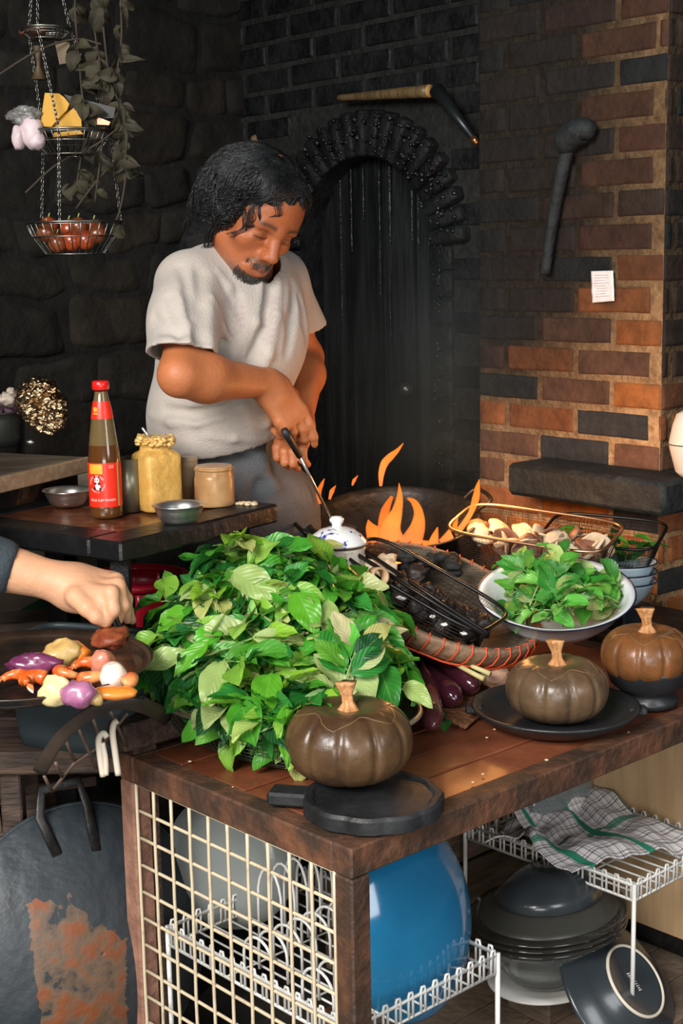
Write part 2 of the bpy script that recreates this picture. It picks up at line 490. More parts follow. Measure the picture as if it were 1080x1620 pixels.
ZT = 2.55
# pier: front face and the end face round the corner
mb = MB(); rnd = random.Random(11)
E_W = -N_W                                       # into the wall
ph = (wall_u(912, 475)[0]) % Lc
brickwall(mb, K, D_W, N_W, 0.0, U_P, .0, ZT, soot_shade_pier, phase=ph, rnd=rnd)
n1 = len(mb.F)
brickwall(mb, K, E_W, -D_W, 0.0, .9, .0, ZT, lambda u, z: min(.96, soot_shade_pier(0, z) + .38), phase=.03, rnd=rnd)
mb.mi = 1
mortar_strip(mb, K, D_W, N_W, 0, U_P, lambda u: 0, ZT, lambda u, z: min(.97, max(0, soot_shade_pier(u, z) * 1.10 - .08 - .8 * max(0, .24 - u))))
mortar_strip(mb, K, E_W, -D_W, 0, .9, lambda u: 0, ZT, lambda u, z: min(.9, soot_shade_pier(0, z) + .2))
# the return of the pier towards the recess
mb.mi = 0; PR = K + D_W * U_P
brickwall(mb, PR, E_W, D_W, 0, .16, 0, ZT, lambda u, z: .9, rnd=rnd)
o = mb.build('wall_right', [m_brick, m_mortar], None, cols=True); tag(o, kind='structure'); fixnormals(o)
# recessed back wall with the arched opening
REC = .14
KB = K - N_W * REC
def bu(px, py): return wall_u(px, py, REC)
U_R = bu(692, 520)[0]; U_L = bu(489, 520)[0]; ZA = bu(588, 247)[1]; U_E = bu(384, 300)[0]
UC = (U_L + U_R) / 2; RW = (U_L - U_R) / 2; ZS = ZA - RW * .92; ARCW = .125
def archz(u, extra=0.0):
    r = RW + extra; q = (u - UC) / r
    if abs(q) >= 1: return 0.0
    return ZS + math.sqrt(1 - q * q) * (RW * .92 + extra)
def excl(uc, zc, ua, ub):
    return any(zc < archz(x, ARCW * .9) + .02 for x in (ua, uc, ub)) if abs(uc - UC) < RW + ARCW * .55 else False
def soot_back(u, z): return min(.97, max(.80, .93 + .08 * nz((u * 3, z * 3, 0))))
def back_col(u, z, s, r):
    b = r.random(); return (.0035 + .0035 * b, .0043 + .0035 * b, .005 + .0035 * b)
mb = MB(); rnd = random.Random(12)
brickwall(mb, KB, D_W, N_W, U_P - .02, U_E + .02, 0, ZT, soot_back, excl=excl, phase=ph, rnd=rnd, colf=back_col)
mb.mi = 1
mortar_strip(mb, KB, D_W, N_W, U_P - .05, U_E + .05, lambda u: archz(u, .02) if abs(u - UC) < RW + .02 else 0, ZT, lambda u, z: .955 + .03 * nz((u * 3, z * 3, 0)), base=(.30, .31, .30))
# bricks of the jambs
mb.mi = 0
for sgn in (-1, 1):
    u0 = UC + sgn * (RW + .0); u1 = UC + sgn * (RW + ARCW * .55)
    z = .02
    while z < ZS - .03:
        mb.col = back_col(0, 0, 0, rnd); c = KB + D_W * ((u0 + u1) / 2) + Z3 * (z + .033) - N_W * .045
        mb.box(c, (abs(u1 - u0) - .008, .12, .062), (D_W, N_W, Z3), .004); z += Hc
# voussoirs
nv = 21
for i in range(nv):
    a = math.pi * (i + .5) / nv; dr = D_W * math.cos(a) + Z3 * math.sin(a) * .92; tn = (D_W * -math.sin(a) + Z3 * math.cos(a) * .92).normalized(); dr.normalize()
    c0 = KB + D_W * UC + Z3 * ZS + D_W * math.cos(a) * (RW + ARCW / 2) + Z3 * math.sin(a) * (RW * .92 + ARCW / 2)
    mb.col = back_col(0, 0, 0, rnd); mb.box(c0 + N_W * rnd.uniform(-.022, -.012), (ARCW, math.pi * RW / nv * .92, .10), (dr, tn, N_W), .006)
o = mb.build('wall_back', [m_sootbrick, m_mortar], None, cols=True); tag(o, kind='structure'); fixnormals(o)
# sooty plank door deep in the arch, with tar runs
m_tar = mat('tarry soot planks', (.0025, .0032, .0035), .34, col2=(.007, .009, .010), vscale=14, stretch=(1, 1, .12), bump=.7, bscale=35, rough2=.7, spec=.5)
m_tarwet = mat('glossy tar', (.006, .008, .009), .2, bump=.9, bscale=90, spec=.6)
KD = KB - N_W * .045
dr_ = thing('door_1', None, None, tuple(KD + D_W * UC), 0); tag(dr_, kind='structure')
mb = MB(); m = 8
for i in range(m):
    a = UC - RW + 2 * RW * i / m; b = a + 2 * RW / m - .006
    n_ = 6; vs = []
    top = [archz(min(max(a + (b - a) * q / n_, UC - RW * .995), UC + RW * .995), .01) + .02 for q in range(n_ + 1)]
    poly = [(a, 0)] + [(b, 0)] + [(a + (b - a) * q / n_, top[q]) for q in range(n_, -1, -1)]
    mb.prism(poly, KD - N_W * (.03 + .006 * (i % 2)), (D_W, Z3, N_W), .03)
mb.build('door_panel', m_tar, dr_, auto=30)
mb = MB(); rnd = random.Random(3)
for px, y0, y1, r in ((683, 340, 768, .0075), (556, 262, 400, .006), (617, 262, 385, .008), (601, 268, 470, .004), (652, 300, 390, .005), (662, 300, 395, .004), (575, 265, 350, .005), (618, 430, 560, .003), (540, 258, 520, .004)):
    pts = []; rs = []
    for i in range(40):
        y = y0 + (y1 - y0) * i / 39; h = onplane(px, y, KD, N_W)
        h = KD + D_W * ((onplane(px, (y0 + y1) / 2, KD, N_W) - KD).dot(D_W)) + Z3 * h.z
        pts.append(h + N_W * .001); rs.append(r * (.55 + .55 * abs(nz((i * .9, px, 0)))) * (1 if i < 36 else .5))
    mb.tube(pts, rs, 6)
mb.build('door_trim', m_tarwet, dr_)
h = onplane(649, 615, KD, N_W); mb = MB(); mb.ball(h + N_W * .016, .021, 16, 10); mb.lathe([(.0, 0), (.008, .0), (.008, .012)], h, 12, basis(N_W))
mb.build('door_knob', mat('blackened iron knob', (.10, .11, .11), .3, .8), dr_)
# crust of tar on the arch
mb = MB(); rnd = random.Random(8)
for i in range(260):
    a = rnd.uniform(.02, math.pi - .02); q = rnd.random(); rr = RW + ARCW * q
    p = KB + D_W * (UC + math.cos(a) * rr) + Z3 * (ZS + math.sin(a) * (rr * .94)) + N_W * (.036 + rnd.uniform(-.004, .004))
    r = rnd.uniform(.003, .010); mb.ball(p, (r, r * rnd.uniform(.5, 1), r * .5), 6, 4, (D_W, Z3, N_W))
for sgn, n_ in ((-1, 60), (1, 150)):
    for i in range(n_):
        p = KB + D_W * (UC + sgn * (RW + rnd.uniform(0, .03))) + Z3 * rnd.uniform(.9, ZS) + N_W * .017; r = rnd.uniform(.003, .007)
        mb.ball(p, (r, r * 1.3, r * .5), 6, 4, (D_W, Z3, N_W))
o = mb.build('trim_1', m_tarwet); tag(o, kind='structure')
# reveal of the arch
mb = MB()
def rev(u, v):
    if u < .25: q = u / .25; P = (UC - RW, ZS * q)
    elif u > .75: q = (u - .75) / .25; P = (UC + RW, ZS * (1 - q))
    else: a = math.pi * (1 - (u - .25) / .5); P = (UC + RW * math.cos(a), ZS + RW * .92 * math.sin(a))
    return KB + D_W * P[0] + Z3 * P[1] + N_W * (.03 - .09 * v)
mb.grid(rev, 48, 4); o = mb.build('trim_2', m_sootbrick, cols=False); tag(o, kind='structure')
o.data.color_attributes.new('Col', 'FLOAT_COLOR', 'POINT').data.foreach_set('color', np.tile([.005, .006, .007, 1], len(o.data.vertices)).astype(np.float32))
# stone wall on the left
CS = KB + D_W * U_E; D_S = Vector((-.7547, -.6561, 0)).normalized(); N_S = Vector((.6561, -.7547, 0)).normalized()
m_stone = mat('smoke darkened rubble stone', (.55, .55, .55), .85, attr='Col', col2=(1.3, 1.25, 1.2), vscale=9, bump=.9, bscale=28, spec=.3)
mb = MB(); rnd = random.Random(21)
z = 0.0; 
nodes = {}
rows = [0]
while rows[-1] < ZT: rows.append(rows[-1] + rnd.uniform(.11, .19))
for ri in range(len(rows) - 1):
    u = -.05 - rnd.uniform(0, .2)
    while u < 3.2:
        wd = rnd.uniform(.13, .34); za, zb = rows[ri], rows[ri + 1]
        def wz(zz, uu): return zz + .05 * nz((uu * 3.1, zz * 3, 4)) + .02 * nz((uu * 9, zz * 5, 1))
        ang = rnd.uniform(-.04, .04)
        c = [(u + .003, za), (u + wd - .003, za), (u + wd - .003 + ang, zb), (u + .003 + ang, zb)]
        tone = rnd.uniform(.6, 1.45); pr = rnd.uniform(.015, .04)
        warm = rnd.random() ** 2
        mb.col = (.0105 * tone * (1 + .5 * warm), .0105 * tone * (1 + .2 * warm), .0088 * tone)
        nn = 9; vs = []; fs = []
        sd = rnd.random() * 50
        for b in range(nn):
            for a in range(nn):
                s, t = a / (nn - 1), b / (nn - 1)
                ss = .5 + .5 * math.copysign(abs(2 * s - 1) ** .8, 2 * s - 1); tt = .5 + .5 * math.copysign(abs(2 * t - 1) ** .8, 2 * t - 1)
                x = (c[0][0] * (1 - ss) + c[1][0] * ss) * (1 - tt) + (c[3][0] * (1 - ss) + c[2][0] * ss) * tt
                y = za + .006 + (zb - za - .012) * tt
                q = max(abs(2 * s - 1), abs(2 * t - 1)); rd = max(0, (abs(2 * s - 1) ** 4 + abs(2 * t - 1) ** 4) - .9)
                cx, cz = (c[0][0] + c[1][0]) / 2, (za + zb) / 2
                x += (cx - x) * rd * .10; y += (cz - y) * rd * .16
                h = .6 * pr * (1 - q ** 10) - .012 + .011 * nz((x * 11, y * 11, sd)) * (1 - q ** 4)
                vs.append(CS + D_S * x + Z3 * wz(y, x) + N_S * (h + .01))
        for b in range(nn - 1):
            for a in range(nn - 1): fs.append((b * nn + a, b * nn + a + 1, (b + 1) * nn + a + 1, (b + 1) * nn + a))
        mb.add(vs, fs); u += wd
mb.col = (.008, .008, .008)
mb.add([CS + D_S * -.1, CS + D_S * 3.3, CS + D_S * 3.3 + Z3 * ZT, CS - D_S * .1 + Z3 * ZT], [(0, 1, 2, 3)])
o = mb.build('wall_left', m_stone, cols=True); tag(o, kind='structure'); fixnormals(o)
# floor, roof over the cooking area
m_floor = mat('earthen concrete floor', (.03, .026, .022), .85, col2=(.09, .075, .06), vscale=5, bump=.6, bscale=20)
mb = MB(); mb.box((0, 2.2, -.02), (9, 9, .04)); o = mb.build('floor', m_floor, smooth=False); tag(o, kind='structure')
m_ceil = mat('smoky roof boards', (.015, .013, .011), .9, col2=(.03, .026, .022), vscale=10, stretch=(1, 8, 1))
mb = MB(); mb.box((0, 4.1, ZT + .02), (9, 4.6, .04)); o = mb.build('ceiling', m_ceil, smooth=False); tag(o, kind='structure')
# ================================================================== WORK TABLE WITH RACK CABINET
ZT0 = .68
C0 = atz(555, 1345, ZT0); PL = atz(187, 1190, ZT0)
A_T = (PL - C0); A_T.z = 0; LA = A_T.length; A_T.normalize()
B_T = Vector((-A_T.y, A_T.x, 0)); 
if B_T.x < 0: B_T = -B_T
LB = 1.075
def tp(a, b, z): return Vector((C0.x, C0.y, 0)) + A_T * a + B_T * b + Z3 * z
def inp(px, py, a):   # photo pixel met at table depth a behind the long front edge
    return onplane(px, py, tp(a, 0, 0), A_T)
def inq(px, py, b): return onplane(px, py, tp(0, b, 0), B_T)
TAX = (B_T, A_T, Z3)
m_wood = mat('red brown varnished planks', (.105, .025, .010), .40, col2=(.26, .075, .030), vscale=5, stretch=(1, 1, 1), vlo=.35, vhi=.7, bump=.35, bscale=16, rough2=.6, coat=.08, third=(.28, .13, .08))
m_rust = mat('rusty brown painted frame', (.050, .027, .016), .62, col2=(.19, .075, .034), vscale=13, vlo=.42, vhi=.72, bump=.6, bscale=45, third=(.10, .06, .04))
m_rustl = mat('worn pinkish brown post', (.17, .085, .055), .65, col2=(.34, .17, .115), vscale=16, vlo=.35, vhi=.65, bump=.5, bscale=50)
m_cream = mat('cream coated wire', (.62, .52, .36), .5, col2=(.36, .24, .14), vscale=30, vlo=.55, vhi=.75)
m_white = mat('white coated wire', (.80, .80, .77), .35, col2=(.70, .69, .64), vscale=12)
m_ply = mat('pale plywood panel', (.50, .31, .155), .6, col2=(.66, .45, .25), vscale=5, stretch=(6, 6, .7), vlo=.3, vhi=.7)
m_board = mat('grey brown boards', (.10, .07, .048), .8, col2=(.19, .135, .09), vscale=5, stretch=(2, 2, 14), bump=.4)
tb = thing('work_table', 'rusty brown framed table with red brown plank top and wire mesh side', 'table', tuple(tp(LA / 2, LB / 2, 0)))
PW = .040
mb = MB(); nb = 6
for i in range(nb):
    w_ = (LA - 2 * PW) / nb
    mb.box(tp(PW + (i + .5) * w_, LB / 2, ZT0 - .013 + .0015 * (i % 2)), (LB - 2 * PW, w_ - .003, .02), TAX, .002)
mb.build('table_top', m_wood, tb, auto=30)
mb = MB(); zb = ZT0 - .022
mb.box(tp(PW / 2, LB / 2, zb), (LB, PW, .044), TAX, .003); mb.box(tp(LA - PW / 2, LB / 2, zb), (LB, PW, .044), TAX, .003)
mb.box(tp(LA / 2, PW / 2, zb - .0005), (PW, LA - 2 * PW, .044), TAX, .003); mb.box(tp(LA / 2, LB - PW / 2, zb - .0005), (PW, LA - 2 * PW, .044), TAX, .003)
mb.build('top_frame', m_rust, tb, auto=30)
for (a, b, m) in ((.018, .018, m_rust), (LA - .018, .018, m_rustl), (.018, LB - .018, m_rust), (LA - .018, LB - .018, m_rust)):
    mb = MB(); mb.box(tp(a, b, (ZT0 - .045) / 2), (.036, .036, ZT0 - .045), TAX, .003); mb.build('leg', m, tb, auto=30)
mb = MB(); mb.box(tp(.02, LB / 2, .045), (LB, .03, .035), TAX, .002); mb.box(tp(LA - .02, LB / 2, .045), (LB, .03, .035), TAX, .002)
mb.box(tp(LA / 2, .02, .045), (.03, LA, .035), TAX, .002); mb.build('bottom_rail', m_rust, tb, auto=30)
mb = MB()
for i in range(5): mb.box(tp(.04 + (LA - .08) * (i + .5) / 5, LB / 2, .07), (LB - .04, (LA - .08) / 5 - .003, .014), TAX, .001)
mb.build('bottom_shelf', m_board, tb, auto=30)
# side mesh
mb = MB(); cell = .0475
b0 = .006; a0, a1 = .038, LA - .038; zt = ZT0 - .046
na = int((a1 - a0) / cell) + 1
for i in range(na + 1):
    a = min(a1 - i * cell, a1); 
    if a < a0: break
    pts = [tp(a + .0015 * nz((q * .7, a * 20, 0)), b0, .065 + (zt - .065) * q / 14) for q in range(15)]
    mb.tube(pts, .0029, 6)
for j in range(1, 12):
    z = zt - j * cell * .98
    mb.tube([tp(a0 + (a1 - a0) * q / 10, b0 + .004, z + .0015 * nz((q, j, 0))) for q in range(11)], .0029, 6)
mb.tube([tp(a0, b0 + .002, zt), tp(a1, b0 + .002, zt)], .003, 6)
mb.build('wire_panel', m_cream, tb)
# back: low grey brown boards, pale plywood
bp_ = (onplane(862, 1260, tp(LA - .05, 0, 0), A_T) - tp(LA - .05, 0, 0)).dot(B_T)
mb = MB(); mb.box(tp(LA / 2 - .0, LB - .045, .38), (.008, LA - .08, .50), TAX, .001); mb.build('plywood_panel', m_ply, tb, auto=30)
mb = MB()
for i in range(4): mb.box(tp(LA - .028, .72, .20 + i * .1), (.60, .012, .092), TAX, .002)
mb.build('back_board', m_board, tb, auto=30)

# ------------------------------------------------------------------ white wire dish racks
def wire_rack(nm, label, a0, a1, b0, b1, zt, zb, drop, hoops, spacing=.026, posts=True, group=None, loops=None):
    """a, b extents in the table frame, zt top rail"""
    root = thing(nm, label, 'dish rack', tuple(tp((a0 + a1) / 2, (b0 + b1) / 2, zb)))
    cs = [(a0, b0), (a1, b0), (a1, b1), (a0, b1)]
    mb = MB()
    for z, r in ((zt, .0036), (zt - drop, .0030)): mb.tube([tp(a, b, z) for a, b in cs], r, 8, closed=True)
    mb.build('rail', m_white, root)
    mb = MB()
    for i in range(4):
        (aa, bb), (ac, bc) = cs[i], cs[(i + 1) % 4]; L = math.hypot(ac - aa, bc - bb); m = max(2, int(L / spacing))
        for k in range(m):
            t0, t1 = (k + .25) / m, (k + .6) / m
            P = lambda t, z: tp(aa + (ac - aa) * t, bb + (bc - bb) * t, z)
            e = .0045
            mb.tube([P(t0, zt - drop), P(t0, zt - .003 + .006), P((t0 * .8 + t1 * .2), zt + .010), P((t0 * .2 + t1 * .8), zt + .010), P(t1, zt + .004), P(t1, zt - drop)], .0022, 6)
    mb.build('side_hoops', m_white, root)
    mb = MB(); m = int((b1 - b0) / .03)
    for k in range(m + 1): b = b0 + (b1 - b0) * k / m; mb.tube([tp(a0, b, zt - drop), tp(a1, b, zt - drop)], .0020, 6)
    for k in (.33, .66): a = a0 + (a1 - a0) * k; mb.tube([tp(a, b0, zt - drop - .002), tp(a, b1, zt - drop - .002)], .0018, 6)
    mb.build('floor_wires', m_white, root)
    for (a, b) in cs:
        mb = MB(); mb.tube([tp(a, b, zt + .003), tp(a, b, zb)], .0042, 8); mb.build('leg', m_white, root)
    if hoops:
        for (ha, hb0, hb1, n, h, tall) in hoops:
            for k in range(n):
                b = hb0 + (hb1 - hb0) * k / max(1, n - 1); w_ = tall
                mb = MB(); pts = []
                for q in range(11):
                    t = math.pi * q / 10; pts.append(tp(ha - w_ * math.cos(t), b, zt - drop + h * .55 + h * .45 * math.sin(t)))
                pts = [tp(ha - w_, b, zt - drop)] + pts + [tp(ha + w_, b, zt - drop)]
                mb.tube(pts, .0026, 6); mb.build('plate_hoop', m_white, root)
    return root
def ab(P): q = P - tp(0, 0, 0); return q.dot(A_T), q.dot(B_T)
# rack behind the mesh (back-left corner post at photo 262,1465 -> front-left at 590,1605 -> front-right at 787,1510)
p1 = inp(787, 1510, .055); zr = p1.z
aL, bL = ab(atz(262, 1468, zr)); a1_, b1_ = ab(p1)
aF = .055
wire_rack('dish_rack', 'white wire dish rack with plate hoops seen through the cream mesh panel', aF, min(aL, LA - .05), .045, b1_, zr, .0785, .030,
          [(aF + .10, .07, b1_ - .03, 9, .075, .035), (aF + .24, .07, b1_ - .05, 9, .075, .035), (aF + .33, .17, b1_ - .05, 6, .13, .03)])
# rack carrying the tea towel
p2 = inp(1003, 1402, .075); zr2 = p2.z; a2, b2 = ab(p2)
aE, bE = ab(atz(720, 1322, zr2))
RA0, RA1, RB0, RB1 = .075, LA - .075, b2, LB - .05
wire_rack('dish_rack', 'two tier white wire dish rack carrying the checked tea towel', RA0, RA1, RB0 - .0, RB1, zr2, .0785, .028, [(RA1 - .02, RB0 + .05, RB1 - .04, 6, .06, .018)])
def upright(nm, label, cat, P, nrm, prof, mats, hint=(0, 0, 1), sx=1, sy=1, n=56, group=None, lobes=None, parts=None):
    """dish of revolution standing or leaning, axis along nrm"""
    P = Vector(P); ax = basis(nrm, hint)
    root = thing(nm, label, cat, tuple(P), group=group)
    for i, (pn, pr, m) in enumerate(prof if isinstance(prof[0][0], str) else [('bowl_body', prof, mats)]):
        mb = MB(); mb.lathe(pr, P, n, ax, sx, sy, lobes if i == 0 else None); mb.build(pn, m, root)
    return root, ax
def shell(pts, th):
    """outer profile [(r,z)...] from centre to rim, turned into a closed thick shell (inside on +z)"""
    inner = [(max(0.0001, r - (th if i > 1 else 0)), z + th) for i, (r, z) in enumerate(pts)]
    return [(0.0001, pts[0][1])] + pts + [(pts[-1][0] - th * .3, pts[-1][1] + th * .6)] + list(reversed(inner)) + [(.0001, inner[0][1])]
m_blue = mat('glossy blue enamel', (.012, .155, .33), .10, col2=(.018, .19, .37), vscale=3, coat=.6)
m_dgrey = mat('dark blue grey glazed stoneware', (.030, .038, .045), .26, col2=(.045, .054, .06), vscale=6, coat=.3)
m_dish = mat('dark brown glass', (.020, .020, .017), .08, col2=(.032, .030, .024), vscale=4, coat=.5)
m_glass = mat('clear glass', (.93, .97, .96), .03, trans=.95, ior=1.45)
m_glassd = mat('smoky glass lid', (.50, .56, .55), .06, trans=.75, ior=1.42)
m_creamc = mat('cream foot ring', (.72, .64, .52), .5)
m_wht = mat('off white ceramic', (.74, .73, .68), .3, col2=(.68, .66, .60), vscale=8)
# blue platter leaning behind the front post
P = inp(650, 1455, .12)
pr = shell([(.02, .0), (.04, .001), (.06, .0035), (.08, .0075), (.10, .0135), (.12, .022), (.138, .032), (.150, .041), (.155, .046)], .004)
n_b = (B_T * -.10 + A_T * .93 + Z3 * -.28)
r_, ax = upright('serving_platter', 'glossy blue oval platter standing on edge in the rack beside the front post', 'platter', P + Vector((.032, .0, 0)), n_b, pr, m_blue, sx=1.0, sy=.98)
# grey glass lid / round glass dish behind the mesh
P = inq(362, 1362, .20); 
pr = [(.0001, .012), (.06, .010), (.082, .004), (.088, -.006), (.104, -.012), (.108, -.010), (.108, -.006), (.092, .0), (.085, .010), (.062, .015), (.0001, .017)]
upright('glass_dish', 'round grey glass dish standing upright behind the cream mesh panel', 'dish', P, B_T * -.8 - A_T * .45 + Z3 * .15, [(r * 1.12, z) for r, z in pr], mat('grey frosted glass', (.33, .36, .345), .22, trans=.25, ior=1.4, coat=.6))
# glass lid behind, under the front beam
P = inp(893, 1268, .36)
upright('pan_cover', 'clear round glass lid standing against the pale plywood', 'lid', P, A_T * -1 + Z3 * .12, [(.0001, .010), (.05, .009), (.076, .004), (.084, -.004), (.098, -.007), (.101, -.005), (.086, .0), (.078, .007), (.05, .013), (.0001, .014)], m_glassd)
# stack of dark oven dishes
def dish(nm, label, px, py, a, r, prof, m, rz=0, tilt=0, group=None, parts=None, lobes=None, sx=1, sy=1, nn=48):
    P = inp(px, py, a); ax = basis(Z3 + A_T * tilt, B_T)
    root = thing(nm, label, cat_of[nm], tuple(P), group=group)
    mb = MB(); mb.lathe([(q * r, z) for q, z in prof], P, nn, ax, sx, sy, lobes); mb.build('dish_body', m, root)
    return root, P, ax
cat_of = dict(casserole_lid='lid', oven_dish='dish', glass_bowl='bowl', glass_plate='plate')
zg = .265
base = inp(868, 1560, .24); zbse = .224
def stackdish(nm, label, z, r, prof, m, lobes=None, sx=1.0, sy=.8, off=0, pn='dish_body'):
    P = Vector((base.x, base.y, 0)) + B_T * off + Z3 * z
    root = thing(nm, label, cat_of[nm], tuple(P)); mb = MB(); mb.lathe([(q * r, zz) for q, zz in prof], P, 72, (B_T, A_T, Z3), sx, sy, lobes); mb.build(pn, m, root); return root
base = inp(868, 1455, .24)
zl = base.z
#print('stack z', zl, 'zr', zr, 'zr2', zr2, 'LA', LA)
def lob(a, r, z): return 1 + .012 * abs(math.sin(a * 16)) 
gb = stackdish('glass_bowl', 'clear scalloped glass bowl on a white plate at the base of the dark dish stack', zl - .105, .125, [(.0001, .0), (.62, .0), (.70, .01), (.86, .035), (.95, .07), (1.0, .095), (.97, .095), (.92, .07), (.83, .038), (.66, .014), (.0001, .008)], m_glass, lob)
stackdish('glass_plate', 'off white oval plate under the scalloped glass bowl', zl - .122, .128, [(.0001, 0), (.6, 0), (.7, .004), (1.0, .014), (1.0, .018), (.7, .01), (.0001, .006)], m_wht)
for i in range(3):
    stackdish('oven_dish', ['dark brown glass oven dish, lowest of the rimmed three', 'dark brown glass oven dish, middle of the rimmed three', 'dark brown glass oven dish, top of the rimmed three'][i], zl - .010 + i * .011, .165, [(.0001, -.0), (.60, -.0), (.75, .008), (.90, .008), (1.0, .006), (1.0, .010), (.9, .0125), (.74, .012), (.6, .005), (.0001, .004)], m_dish)
stackdish('casserole_lid', 'matt grey brown casserole lid below the black domed lid', zl + .026, .145, [(.0001, .028), (.70, .028), (.80, .022), (.93, .004), (1.0, .0), (1.0, -.003), (.92, .0), (.78, .017), (.70, .024), (.0001, .024)], mat('matt grey brown glaze', (.05, .05, .042), .35))
stackdish('casserole_lid', 'black domed lid on top of the dark dish stack', zl + .057, .112, [(.0001, .045), (.3, .043), (.6, .034), (.85, .017), (1.0, -.002), (.98, -.003), (.8, .014), (.0001, .04)], m_dgrey, off=-.0)
mb = MB(); P = Vector((base.x, base.y, 0))
# wooden blocks that carry the stack above the shelf
st = thing('wooden_block', 'grey brown wooden block under the stack of dark dishes', 'block', tuple(P + Z3 * .0775)); h_ = zl - .123 - .0775
if h_ > .012:
    mb.box(P + Z3 * (.0775 + h_ / 2), (.12, .10, h_), TAX, .003); mb.build('block_body', m_board, st, auto=30)
else: bpy.data.objects.remove(st)
# tilted dark plate with cream foot ring
P = inp(1004, 1552, .085)
n_p = Vector((.585, -.44, .67)).normalized()
root, ax = upright('dinner_plate', 'dark blue grey plate tilted up to show its cream foot ring', 'plate', P, -n_p, [('plate_body', shell([(.02, .003), (.062, .003), (.066, 0), (.070, .0), (.074, .006), (.105, .016), (.140, .036), (.144, .041)], .004), m_dgrey)], None, hint=B_T)
mb = MB(); mb.lathe([(.064, -.002), (.0655, -.0045), (.068, -.0045), (.0695, -.002), (.0695, .003), (.064, .003)], P, 64, ax); mb.build('foot_ring', m_creamc, root)
mb = MB(); rnd = random.Random(4)
ax2 = (ax[0], ax[1], -ax[2]); e1 = Z3 - n_p * n_p.z; e1.normalize(); e2 = n_p.cross(e1)
q0 = P + n_p * -.001
for i in range(9):
    hgt = [.014, .014, .014, .004, .011, .008, .010, .007, .010][i]; x = .016 - i * .0042
    mb.box(q0 + e1 * x + n_p * .0003, (.0022, hgt, .0008), (e1, (e2 + e1 * .25).normalized(), n_p))
mb.build('maker_mark', mat('pale stamp ink', (.62, .64, .62), .5), root)
# glass plate low in the cabinet and small blue dish
P = inp(705, 1612, .12); upright('glass_plate', 'clear ribbed glass plate lying below the blue platter', 'plate', P, Z3, [(.0001, 0), (.05, 0), (.08, .008), (.1, .018), (.1, .021), (.078, .012), (.05, .004), (.0001, .004)], m_glass)
# tea towel draped over the second rack
m_t = bpy.data.materials.new('checked tea towel'); m_t.use_nodes = True; t = m_t.node_tree; b = t.nodes['Principled BSDF']; b.inputs['Roughness'].default_value = .9
uvn = t.nodes.new('ShaderNodeUVMap'); sp = t.nodes.new('ShaderNodeSeparateXYZ'); nlink(t, uvn.outputs[0], sp.inputs[0])
def M_(op, a, b_=None, **k):
    n = t.nodes.new('ShaderNodeMath'); n.operation = op
    for i, v in enumerate((a, b_)):
        if v is None: continue
        if isinstance(v, (int, float)): n.inputs[i].default_value = v
        else: nlink(t, v, n.inputs[i])
    return n.outputs[0]
def stripes(c, per, lo, hi):
    f = M_('FRACT', M_('MULTIPLY', c, per)); return M_('MULTIPLY', M_('GREATER_THAN', f, lo), M_('LESS_THAN', f, hi))
u_, v_ = sp.outputs[0], sp.outputs[1]
dark = M_('ADD', M_('ADD', stripes(u_, 19, .08, .24), stripes(u_, 19, .42, .50)), M_('ADD', stripes(v_, 13, .1, .24), stripes(v_, 13, .42, .50)))
dk = M_('MINIMUM', M_('MULTIPLY', dark, .62), .93)
grn = M_('MAXIMUM', stripes(u_, 2.3, .28, .38), M_('MULTIPLY', stripes(v_, 1.6, .6, .68), .8))
mx = t.nodes.new('ShaderNodeMix'); mx.data_type = 'RGBA'; mx.inputs['A'].default_value = (.74, .70, .68, 1); mx.inputs['B'].default_value = (.035, .035, .05, 1); nlink(t, dk, mx.inputs['Factor'])
mx2 = t.nodes.new('ShaderNodeMix'); mx2.data_type = 'RGBA'; mx2.inputs['B'].default_value = (.02, .22, .13, 1); nlink(t, grn, mx2.inputs['Factor']); nlink(t, mx.outputs['Result'], mx2.inputs['A']); nlink(t, mx2.outputs['Result'], b.inputs['Base Color'])
mb = MB()
def cloth(u, v):
    # u along B (0 at the folded nose), v from front to back
    b_ = RB0 - .055 + (RB1 - RB0 + .02) * u; a = RA0 + .005 + (RA1 - RA0 - .02) * (v * (.55 + .45 * u)) + .09 * (1 - u)
    z = zr2 + .014 + .022 * math.sin(v * 3.1) * (1 - .3 * u) + .022 * nz((u * 3, v * 3, 2)) + .014 * nz((u * 7, v * 6, 5)) + .010 * math.sin(u * 5 + v * 4)
    return tp(a, b_ + .05 * nz((v * 2, 0, 4)), z)
mb.grid(cloth, 60, 40)
o = mb.build('tea_towel', m_t, uv=True); s_ = o.modifiers.new('solid', 'SOLIDIFY'); s_.thickness = .003
tag(o, 'white tea towel checked in black and green lying on the wire rack', 'towel')
mb = MB()
def cloth2(u, v):
    a = RA1 - .14 + .10 * v; b_ = RB0 + .02 + .22 * u
    return tp(a + .01 * math.sin(u * 6), b_, zr2 + .02 + .045 * math.sin(v * 2.4) + .008 * nz((u * 5, v * 5, 9)))
mb.grid(cloth2, 40, 24); o = mb.build('tea_towel', m_t, uv=True); s_ = o.modifiers.new('solid', 'SOLIDIFY'); s_.thickness = .003
tag(o, 'smaller folded green striped tea towel behind the spread one', 'towel')
